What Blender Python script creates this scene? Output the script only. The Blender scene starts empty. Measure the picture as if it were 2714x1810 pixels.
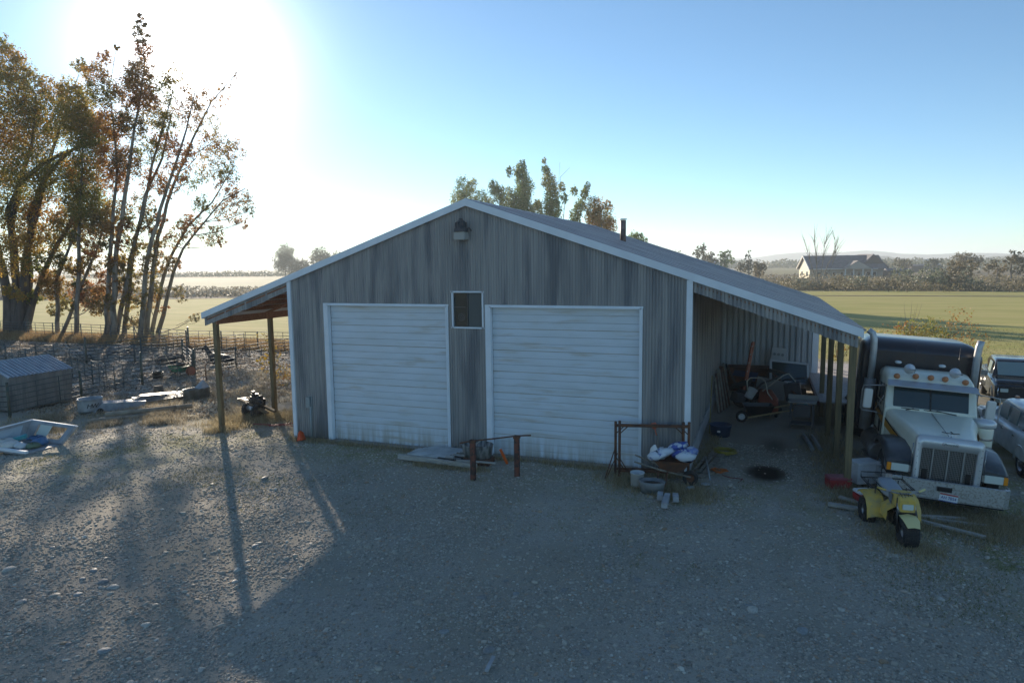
import bpy, bmesh, math, random
import numpy as np
from mathutils import Vector, Matrix
random.seed(7)
PI = math.pi
S = bpy.context.scene
COL = S.collection
SKY_DUST = .12; SKY_AIR = .85; SKY_OZONE = 2.6; SKY_STRENGTH = .112; SUN_STRENGTH = 5.0; EXPOSURE = 0.76
SKY_TINT = (.75, .90, .90)
AUREOLE = ((30, .4), (180, 9.0), (1500, 80))
HAZE = .00042; HAZE_G = .3

# ---------------------------------------------------------------- camera, sky, sun, exposure
YAW, PITCH, ROLL = 0.3602, 0.1137, -0.0115
fw = Vector((-math.sin(YAW)*math.cos(PITCH), math.cos(YAW)*math.cos(PITCH), -math.sin(PITCH)))
rt = Vector((math.cos(YAW), math.sin(YAW), 0)); up = rt.cross(fw)
r2 = rt*math.cos(ROLL)+up*math.sin(ROLL); u2 = up*math.cos(ROLL)-rt*math.sin(ROLL)
cam = bpy.data.cameras.new('camera'); co = bpy.data.objects.new('camera', cam); COL.objects.link(co)
co.matrix_world = Matrix(((r2.x, u2.x, -fw.x, 13.98), (r2.y, u2.y, -fw.y, -17.43), (r2.z, u2.z, -fw.z, 5.45), (0, 0, 0, 1)))
cam.sensor_width = 36; cam.lens = 23.61; cam.clip_end = 20000; cam.clip_start = 0.05
S.camera = co
SUN_ELEV = math.radians(15.4); SUN_AZ = math.radians(-45.3)      # from +Y towards +X
sun_dir = Vector((math.sin(SUN_AZ)*math.cos(SUN_ELEV), math.cos(SUN_AZ)*math.cos(SUN_ELEV), math.sin(SUN_ELEV)))
W_ = bpy.data.worlds.new('World'); S.world = W_; W_.use_nodes = True
nt = W_.node_tree; N = nt.nodes; LK = nt.links
for n in list(N): N.remove(n)
wo = N.new('ShaderNodeOutputWorld'); bg = N.new('ShaderNodeBackground'); sky = N.new('ShaderNodeTexSky')
sky.sky_type = 'NISHITA'; sky.sun_disc = False; sky.sun_elevation = SUN_ELEV; sky.sun_rotation = SUN_AZ
sky.altitude = 700; sky.air_density = SKY_AIR; sky.dust_density = SKY_DUST; sky.ozone_density = SKY_OZONE
bg.inputs['Strength'].default_value = SKY_STRENGTH
# the sun's aureole in the hazy air: forward scattering round the sun's direction
geo = N.new('ShaderNodeTexCoord'); dot = N.new('ShaderNodeVectorMath'); dot.operation = 'DOT_PRODUCT'
nrm = N.new('ShaderNodeVectorMath'); nrm.operation = 'NORMALIZE'
LK.new(geo.outputs['Generated'], nrm.inputs[0]); LK.new(nrm.outputs[0], dot.inputs[0]); dot.inputs[1].default_value = sun_dir
def mth(op, a, b=None, clamp=False):
    m = N.new('ShaderNodeMath'); m.operation = op; m.use_clamp = clamp
    for i, v in enumerate((a, b)):
        if v is None: continue
        if isinstance(v, (int, float)): m.inputs[i].default_value = v
        else: LK.new(v, m.inputs[i])
    return m.outputs[0]
cpos = mth('MAXIMUM', dot.outputs['Value'], 0.0)
glow = None
for pw, am in AUREOLE:
    g = mth('MULTIPLY', mth('POWER', cpos, pw), am)
    glow = g if glow is None else mth('ADD', glow, g)
gc = N.new('ShaderNodeMix'); gc.data_type = 'RGBA'; gc.blend_type = 'ADD'; gc.inputs['Factor'].default_value = 1
sc = N.new('ShaderNodeVectorMath'); sc.operation = 'SCALE'; sc.inputs[0].default_value = (1.0, 0.97, 0.92)
LK.new(glow, sc.inputs['Scale'])
wb = N.new('ShaderNodeVectorMath'); wb.operation = 'MULTIPLY'; wb.inputs[1].default_value = SKY_TINT; LK.new(sky.outputs[0], wb.inputs[0])
LK.new(wb.outputs[0], gc.inputs['A']); LK.new(sc.outputs[0], gc.inputs['B'])
LK.new(gc.outputs['Result'], bg.inputs['Color']); LK.new(bg.outputs[0], wo.inputs['Surface'])
sl = bpy.data.lights.new('sun', 'SUN'); sl.energy = SUN_STRENGTH; sl.angle = math.radians(0.53); sl.color = (1.0, 0.86, 0.68)
so = bpy.data.objects.new('sun', sl); COL.objects.link(so)
so.rotation_euler = (-sun_dir).to_track_quat('-Z', 'Y').to_euler(); so.location = (0, 0, 60)
S.view_settings.view_transform = 'Standard'; S.view_settings.look = 'None'
S.view_settings.exposure = EXPOSURE; S.view_settings.gamma = 1.0; S.view_settings.use_curve_mapping = False
S.render.engine = 'CYCLES'
S.cycles.max_bounces = 6; S.cycles.volume_bounces = 1; S.cycles.transparent_max_bounces = 8

# ---------------------------------------------------------------- helpers
def ss(t):
    t = min(1.0, max(0.0, t)); return t*t*(3-2*t)
def ground_z(x, y):
    return -max(.5*ss((-3.6-x)/9.), .22*ss((x-15.6)/2.5), .5*ss((y-16)/12.))
MATS = {}
def mat(name, col, rough=.7, metal=0.0, col2=None, scale=6.0, stretch=(1, 1, 1), amt=1.0, bump=0.0, bscale=40.0, spots=None, spec=.5, rnd=0.0, contrast=(.35, .65), coat=0, splash=None):
    """principled surface: two albedo tones mixed by stretched noise, optional third tone in blotches, fine bump"""
    if name in MATS: return MATS[name]
    m = bpy.data.materials.new(name); m.use_nodes = True; t = m.node_tree; n = t.nodes; l = t.links
    b = n['Principled BSDF']; b.inputs['Roughness'].default_value = rough; b.inputs['Metallic'].default_value = metal
    b.inputs['Specular IOR Level'].default_value = spec
    b.inputs['Base Color'].default_value = (*col, 1)
    if coat: b.inputs['Coat Weight'].default_value = coat
    g = n.new('ShaderNodeNewGeometry')
    def noise(sc_, st=(1, 1, 1), det=5, off=0):
        mp = n.new('ShaderNodeMapping'); mp.inputs['Scale'].default_value = st; mp.inputs['Location'].default_value = (off, off*1.7, off*.3)
        l.new(g.outputs['Position'], mp.inputs['Vector'])
        z = n.new('ShaderNodeTexNoise'); z.inputs['Scale'].default_value = sc_; z.inputs['Detail'].default_value = det
        l.new(mp.outputs[0], z.inputs['Vector']); return z.outputs['Fac']
    def ramp(src, a, b_):
        r = n.new('ShaderNodeMapRange'); r.inputs['From Min'].default_value = a; r.inputs['From Max'].default_value = b_; l.new(src, r.inputs['Value']); return r.outputs[0]
    def mix(fac, A, B, f=None):
        x = n.new('ShaderNodeMix'); x.data_type = 'RGBA'
        if fac is not None: l.new(fac, x.inputs['Factor'])
        else: x.inputs['Factor'].default_value = f
        for k, v in (('A', A), ('B', B)):
            if isinstance(v, tuple): x.inputs[k].default_value = (*v, 1)
            else: l.new(v, x.inputs[k])
        return x.outputs['Result']
    c = col
    if col2 is not None:
        f_ = ramp(noise(scale, stretch), *contrast)
        mm = n.new('ShaderNodeMath'); mm.operation = 'MULTIPLY'; mm.inputs[1].default_value = amt; l.new(f_, mm.inputs[0])
        c = mix(mm.outputs[0], col, col2)
    if spots is not None:
        scol, ssc, sst, lo, hi = spots
        c = mix(ramp(noise(ssc, sst, 6, 13), lo, hi), c, scol)
    if splash is not None:      # dirt splashed up the foot of the wall
        sx = n.new('ShaderNodeSeparateXYZ'); l.new(g.outputs['Position'], sx.inputs[0])
        hz_ = ramp(sx.outputs['Z'], .75, .0); ns = ramp(noise(1.4, (5, 5, .5), 5, 31), .38, .62)
        mu = n.new('ShaderNodeMath'); mu.operation = 'MULTIPLY'; l.new(hz_, mu.inputs[0]); l.new(ns, mu.inputs[1]); c = mix(mu.outputs[0], c, splash)
    if rnd:
        oi = n.new('ShaderNodeObjectInfo'); r = n.new('ShaderNodeMapRange'); r.inputs['To Min'].default_value = 1-rnd; r.inputs['To Max'].default_value = 1+rnd
        l.new(oi.outputs['Random'], r.inputs['Value'])
        vs = n.new('ShaderNodeVectorMath'); vs.operation = 'SCALE'; l.new(r.outputs[0], vs.inputs['Scale'])
        if isinstance(c, tuple): vs.inputs[0].default_value = c
        else: l.new(c, vs.inputs[0])
        c = vs.outputs[0]
    if not isinstance(c, tuple): l.new(c, b.inputs['Base Color'])
    if bump:
        bp = n.new('ShaderNodeBump'); bp.inputs['Strength'].default_value = bump; bp.inputs['Distance'].default_value = .02
        l.new(noise(bscale, stretch if bscale < 0 else (1, 1, 1), 6), bp.inputs['Height']); l.new(bp.outputs[0], b.inputs['Normal'])
    MATS[name] = m; return m
def leaf_mat(name, cols, trans=.5, rough=.55):
    """leaf: albedo varies per leaf by the 'tint' attribute; part of the light passes through"""
    if name in MATS: return MATS[name]
    m = bpy.data.materials.new(name); m.use_nodes = True; t = m.node_tree; n = t.nodes; l = t.links
    b = n['Principled BSDF']; b.inputs['Roughness'].default_value = rough; b.inputs['Specular IOR Level'].default_value = .35
    a = n.new('ShaderNodeAttribute'); a.attribute_name = 'tint'
    r = n.new('ShaderNodeValToRGB'); e = r.color_ramp.elements
    for i, c in enumerate(cols):
        p = i/(len(cols)-1)
        if i == 0: e[0].position = 0; e[0].color = (*c, 1)
        elif i == len(cols)-1: e[-1].position = 1; e[-1].color = (*c, 1)
        else:
            q = e.new(p); q.color = (*c, 1)
    l.new(a.outputs['Fac'], r.inputs[0]); l.new(r.outputs[0], b.inputs['Base Color'])
    tr = n.new('ShaderNodeBsdfTranslucent'); l.new(r.outputs[0], tr.inputs['Color'])
    mx = n.new('ShaderNodeMixShader'); mx.inputs[0].default_value = trans
    l.new(b.outputs[0], mx.inputs[1]); l.new(tr.outputs[0], mx.inputs[2]); l.new(mx.outputs[0], n['Material Output'].inputs['Surface'])
    MATS[name] = m; return m

def npmesh(name, V, F, m=None, tint=None, smooth=False):
    """mesh from numpy arrays; all faces have the same number of corners"""
    V = np.asarray(V, np.float32); F = np.asarray(F, np.int32)
    me = bpy.data.meshes.new(name); nf, k = F.shape
    me.vertices.add(len(V)); me.vertices.foreach_set('co', V.ravel())
    me.loops.add(nf*k); me.loops.foreach_set('vertex_index', F.ravel())
    me.polygons.add(nf); me.polygons.foreach_set('loop_start', np.arange(0, nf*k, k, dtype=np.int32))
    me.polygons.foreach_set('use_smooth', np.full(nf, smooth))
    me.update(calc_edges=True)
    if tint is not None:
        a = me.attributes.new('tint', 'FLOAT', 'POINT'); a.data.foreach_set('value', np.asarray(tint, np.float32))
    if m: me.materials.append(m)
    return me
def ob(name, data, parent=None, loc=None, rot=None):
    o = bpy.data.objects.new(name, data); COL.objects.link(o)
    if parent is not None: o.parent = parent
    if loc is not None: o.location = loc
    if rot is not None: o.rotation_euler = rot
    return o
def tag(o, label=None, cat=None, group=None, kind=None):
    if label: o['label'] = label
    if cat: o['category'] = cat
    if group: o['group'] = group
    if kind: o['kind'] = kind
    return o
def thing(name, label, cat, loc=(0, 0, 0), rz=0, group=None, rot=None):
    o = ob(name, None, None, loc, rot or (0, 0, rz)); o.empty_display_size = .3
    return tag(o, label, cat, group)
def copy_tree(o, parent=None):
    c = o.copy(); COL.objects.link(c)
    if parent is not None: c.parent = parent
    for ch in list(o.children): copy_tree(ch, c)
    return c

class MB:
    """collects shapes, then links them as one mesh object"""
    def __init__(s): s.V = []; s.F = []; s.mi = []; s.sm = []
    def add(s, vs, fs, mi=0, smooth=False):
        b = len(s.V); s.V += [tuple(v) for v in vs]; s.F += [tuple(b+i for i in f) for f in fs]
        s.mi += [mi]*len(fs); s.sm += [smooth]*len(fs); return s
    def box(s, c, d, rz=0, M=None, mi=0, taper=1.0):
        vs = []
        for z in (-.5, .5):
            k = taper if z > 0 else 1
            for x, y in ((-.5, -.5), (.5, -.5), (.5, .5), (-.5, .5)): vs.append(Vector((x*d[0]*k, y*d[1]*k, z*d[2])))
        R = M if M is not None else Matrix.Rotation(rz, 3, 'Z')
        vs = [R @ v + Vector(c) for v in vs]
        return s.add(vs, [(0, 3, 2, 1), (4, 5, 6, 7), (0, 1, 5, 4), (1, 2, 6, 5), (2, 3, 7, 6), (3, 0, 4, 7)], mi)
    def bar(s, p, q, w, h, mi=0):
        p = Vector(p); q = Vector(q); d = q-p
        z = d.normalized(); x = Vector((0, 0, 1)).cross(z)
        if x.length < 1e-3: x = Vector((1, 0, 0))
        x.normalize(); y = z.cross(x)
        M = Matrix((x, y, z)).transposed()
        return s.box((p+q)/2, (w, h, d.length), M=M, mi=mi)
    def tube(s, pts, r, n=8, mi=0, caps=True, smooth=True):
        pts = [Vector(p) for p in pts]; rs = r if isinstance(r, (list, tuple)) else [r]*len(pts)
        vs = []; ref = None
        for i, p in enumerate(pts):
            d = (pts[min(i+1, len(pts)-1)]-pts[max(i-1, 0)]).normalized()
            if ref is None:
                ref = Vector((0, 0, 1)).cross(d)
                if ref.length < 1e-3: ref = Vector((1, 0, 0))
            x = (ref - d*ref.dot(d)).normalized(); y = d.cross(x); ref = x
            for k in range(n):
                a = 2*PI*k/n; vs.append(p+(x*math.cos(a)+y*math.sin(a))*rs[i])
        fs = [(i*n+k, i*n+(k+1) % n, (i+1)*n+(k+1) % n, (i+1)*n+k) for i in range(len(pts)-1) for k in range(n)]
        s.add(vs, fs, mi, smooth)
        if caps:
            s.add(vs[:n], [tuple(range(n-1, -1, -1))], mi); s.add(vs[-n:], [tuple(range(n))], mi)
        return s
    def lathe(s, prof, c=(0, 0, 0), n=24, mi=0, M=None, smooth=True, sx=1, sy=1):
        vs = []; M = M or Matrix.Identity(3)
        for (r, z) in prof:
            for k in range(n):
                a = 2*PI*k/n; vs.append(M @ Vector((r*math.cos(a)*sx, r*math.sin(a)*sy, z))+Vector(c))
        fs = [(i*n+k, i*n+(k+1) % n, (i+1)*n+(k+1) % n, (i+1)*n+k) for i in range(len(prof)-1) for k in range(n)]
        return s.add(vs, fs, mi, smooth)
    def prism(s, poly, y0, y1, ax='y', mi=0):
        n = len(poly)
        f = {'y': lambda a, b, t: (a, t, b), 'x': lambda a, b, t: (t, a, b), 'z': lambda a, b, t: (a, b, t)}[ax]
        vs = [f(a, b, y0) for a, b in poly]+[f(a, b, y1) for a, b in poly]
        return s.add(vs, [tuple(range(n)), tuple(range(2*n-1, n-1, -1))]+[(i, i+n, (i+1) % n+n, (i+1) % n) for i in range(n)], mi)
    def loft(s, rings, closed=True, mi=0, caps=False, smooth=True):
        n = len(rings[0]); vs = [p for r in rings for p in r]; m = n if closed else n-1
        fs = [(i*n+k, i*n+(k+1) % n, (i+1)*n+(k+1) % n, (i+1)*n+k) for i in range(len(rings)-1) for k in range(m)]
        s.add(vs, fs, mi, smooth)
        if caps:
            s.add(rings[0], [tuple(range(n-1, -1, -1))], mi); s.add(rings[-1], [tuple(range(n))], mi)
        return s
    def quad(s, a, b, c, d, mi=0): return s.add([a, b, c, d], [(0, 1, 2, 3)], mi)
    def sphere(s, c, r, n=12, sc=(1, 1, 1), mi=0):
        prof = [(max(1e-4, math.sin(PI*i/(n//2))), -math.cos(PI*i/(n//2))) for i in range(n//2+1)]
        vs = []
        for (a, z) in prof:
            for k in range(n):
                t = 2*PI*k/n; vs.append((c[0]+a*math.cos(t)*r*sc[0], c[1]+a*math.sin(t)*r*sc[1], c[2]+z*r*sc[2]))
        fs = [(i*n+k, i*n+(k+1) % n, (i+1)*n+(k+1) % n, (i+1)*n+k) for i in range(len(prof)-1) for k in range(n)]
        return s.add(vs, fs, mi, True)
    def mesh(s, name, mats, bevel=0, fixn=True):
        me = bpy.data.meshes.new(name); me.from_pydata(s.V, [], s.F)
        for m in (mats if isinstance(mats, (list, tuple)) else [mats]): me.materials.append(m)
        me.polygons.foreach_set('material_index', s.mi); me.polygons.foreach_set('use_smooth', s.sm)
        if bevel or fixn:
            bm = bmesh.new(); bm.from_mesh(me)
            if fixn: bmesh.ops.remove_doubles(bm, verts=bm.verts, dist=1e-5)
            if fixn: bmesh.ops.recalc_face_normals(bm, faces=bm.faces)
            if bevel: bmesh.ops.bevel(bm, geom=[e for e in bm.edges if len(e.link_faces) == 2 and e.calc_face_angle(0) > .5], offset=bevel, segments=2, affect='EDGES')
            bm.to_mesh(me); bm.free()
        me.update(); return me
    def build(s, name, mats, parent=None, loc=None, rot=None, bevel=0, fixn=True):
        return ob(name, s.mesh(name, mats, bevel, fixn), parent, loc, rot)

def text_obj(name, txt, size, m, parent, loc, rot, ext=.004, sx=1.0, shear=0):
    cu = bpy.data.curves.new(name, 'FONT'); cu.body = txt; cu.size = size; cu.extrude = ext; cu.align_x = 'CENTER'; cu.align_y = 'CENTER'; cu.shear = shear
    t = bpy.data.objects.new(name, cu); COL.objects.link(t)
    dg = bpy.context.evaluated_depsgraph_get(); me = bpy.data.meshes.new_from_object(t.evaluated_get(dg))
    bpy.data.objects.remove(t); me.materials.clear(); me.materials.append(m)
    o = ob(name, me, parent, loc, rot); o.scale = (sx, 1, 1); return o

def ribbed(mb, o, u, v, nrm, width, spans, pitch=.076, depth=.012, edge=.02, breaks=(), mi=0):
    """sheet with raised ribs: u across, v along the ribs; spans(t) -> [(v0, v1)...] at position t"""
    o = Vector(o); u = Vector(u); v = Vector(v); nrm = Vector(nrm)
    pts = []; k = int(round(width/pitch)); p = width/k
    for i in range(k):
        b = i*p; pts += [(b, 0), (b+.22*p, 0), (b+.26*p, depth*1.5), (b+.80*p, depth*1.5), (b+.96*p, 0)]
    pts.append((width, 0))
    if edge: pts = [(a, d+(edge if (a < .05) else 0)) for a, d in pts]
    def dep(a):
        for (a0, d0), (a1, d1) in zip(pts, pts[1:]):
            if a0 <= a <= a1+1e-9: return d0+(d1-d0)*(a-a0)/max(1e-9, a1-a0)
        return 0
    for b in breaks:
        if 0 < b < width: pts.append((b, dep(b)))
    pts.sort()
    for (a0, d0), (a1, d1) in zip(pts, pts[1:]):
        if a1-a0 < 1e-5: continue
        for (s0, e0), (s1, e1) in zip(spans(a0+1e-5), spans(a1-1e-5)):
            mb.add([o+u*a0+v*s0+nrm*d0, o+u*a1+v*s1+nrm*d1, o+u*a1+v*e1+nrm*d1, o+u*a0+v*e0+nrm*d0], [(0, 1, 2, 3)], mi)
    return mb
RNG = np.random.RandomState(11)
def leaf_cloud(centres, radii, counts, size, flat=1.0, rng=RNG, tint=(0, 1), clump=0):
    """many small four-cornered leaves spread through ellipsoids; returns V, F, tint"""
    Cs = []; T = []
    for c, r, k in zip(centres, radii, counts):
        k = int(k)
        if k < 1: continue
        if clump:
            m = max(3, k//clump); q = rng.normal(size=(m, 3)); q /= np.linalg.norm(q, axis=1)[:, None]
            q *= (rng.uniform(.15, 1, size=(m, 1))**.5)*r
            q = q[rng.randint(0, m, k)]+rng.normal(size=(k, 3))*r*.11
            tt = np.repeat(rng.uniform(*tint), k)+rng.normal(size=k)*.2
        else:
            q = rng.normal(size=(k, 3)); q /= np.linalg.norm(q, axis=1)[:, None]; q *= (rng.uniform(0, 1, size=(k, 1))**.5)*r
            tt = rng.uniform(tint[0], tint[1], k)
        q[:, 2] *= flat
        Cs.append(q+np.array(c)); T.append(tt)
    P = np.concatenate(Cs); T = np.clip(np.concatenate(T), 0, 1); n = len(P)
    a = rng.normal(size=(n, 3)); a /= np.linalg.norm(a, axis=1)[:, None]
    b = np.cross(a, rng.normal(size=(n, 3))); b /= np.linalg.norm(b, axis=1)[:, None]
    s = rng.uniform(.6, 1.3, size=(n, 1))*size/2
    V = np.stack([P-a*s, P+b*s*.8, P+a*s*1.1, P-b*s*.8], 1).reshape(-1, 3)
    F = np.arange(4*n).reshape(n, 4)
    return V, F, np.repeat(T, 4)
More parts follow.
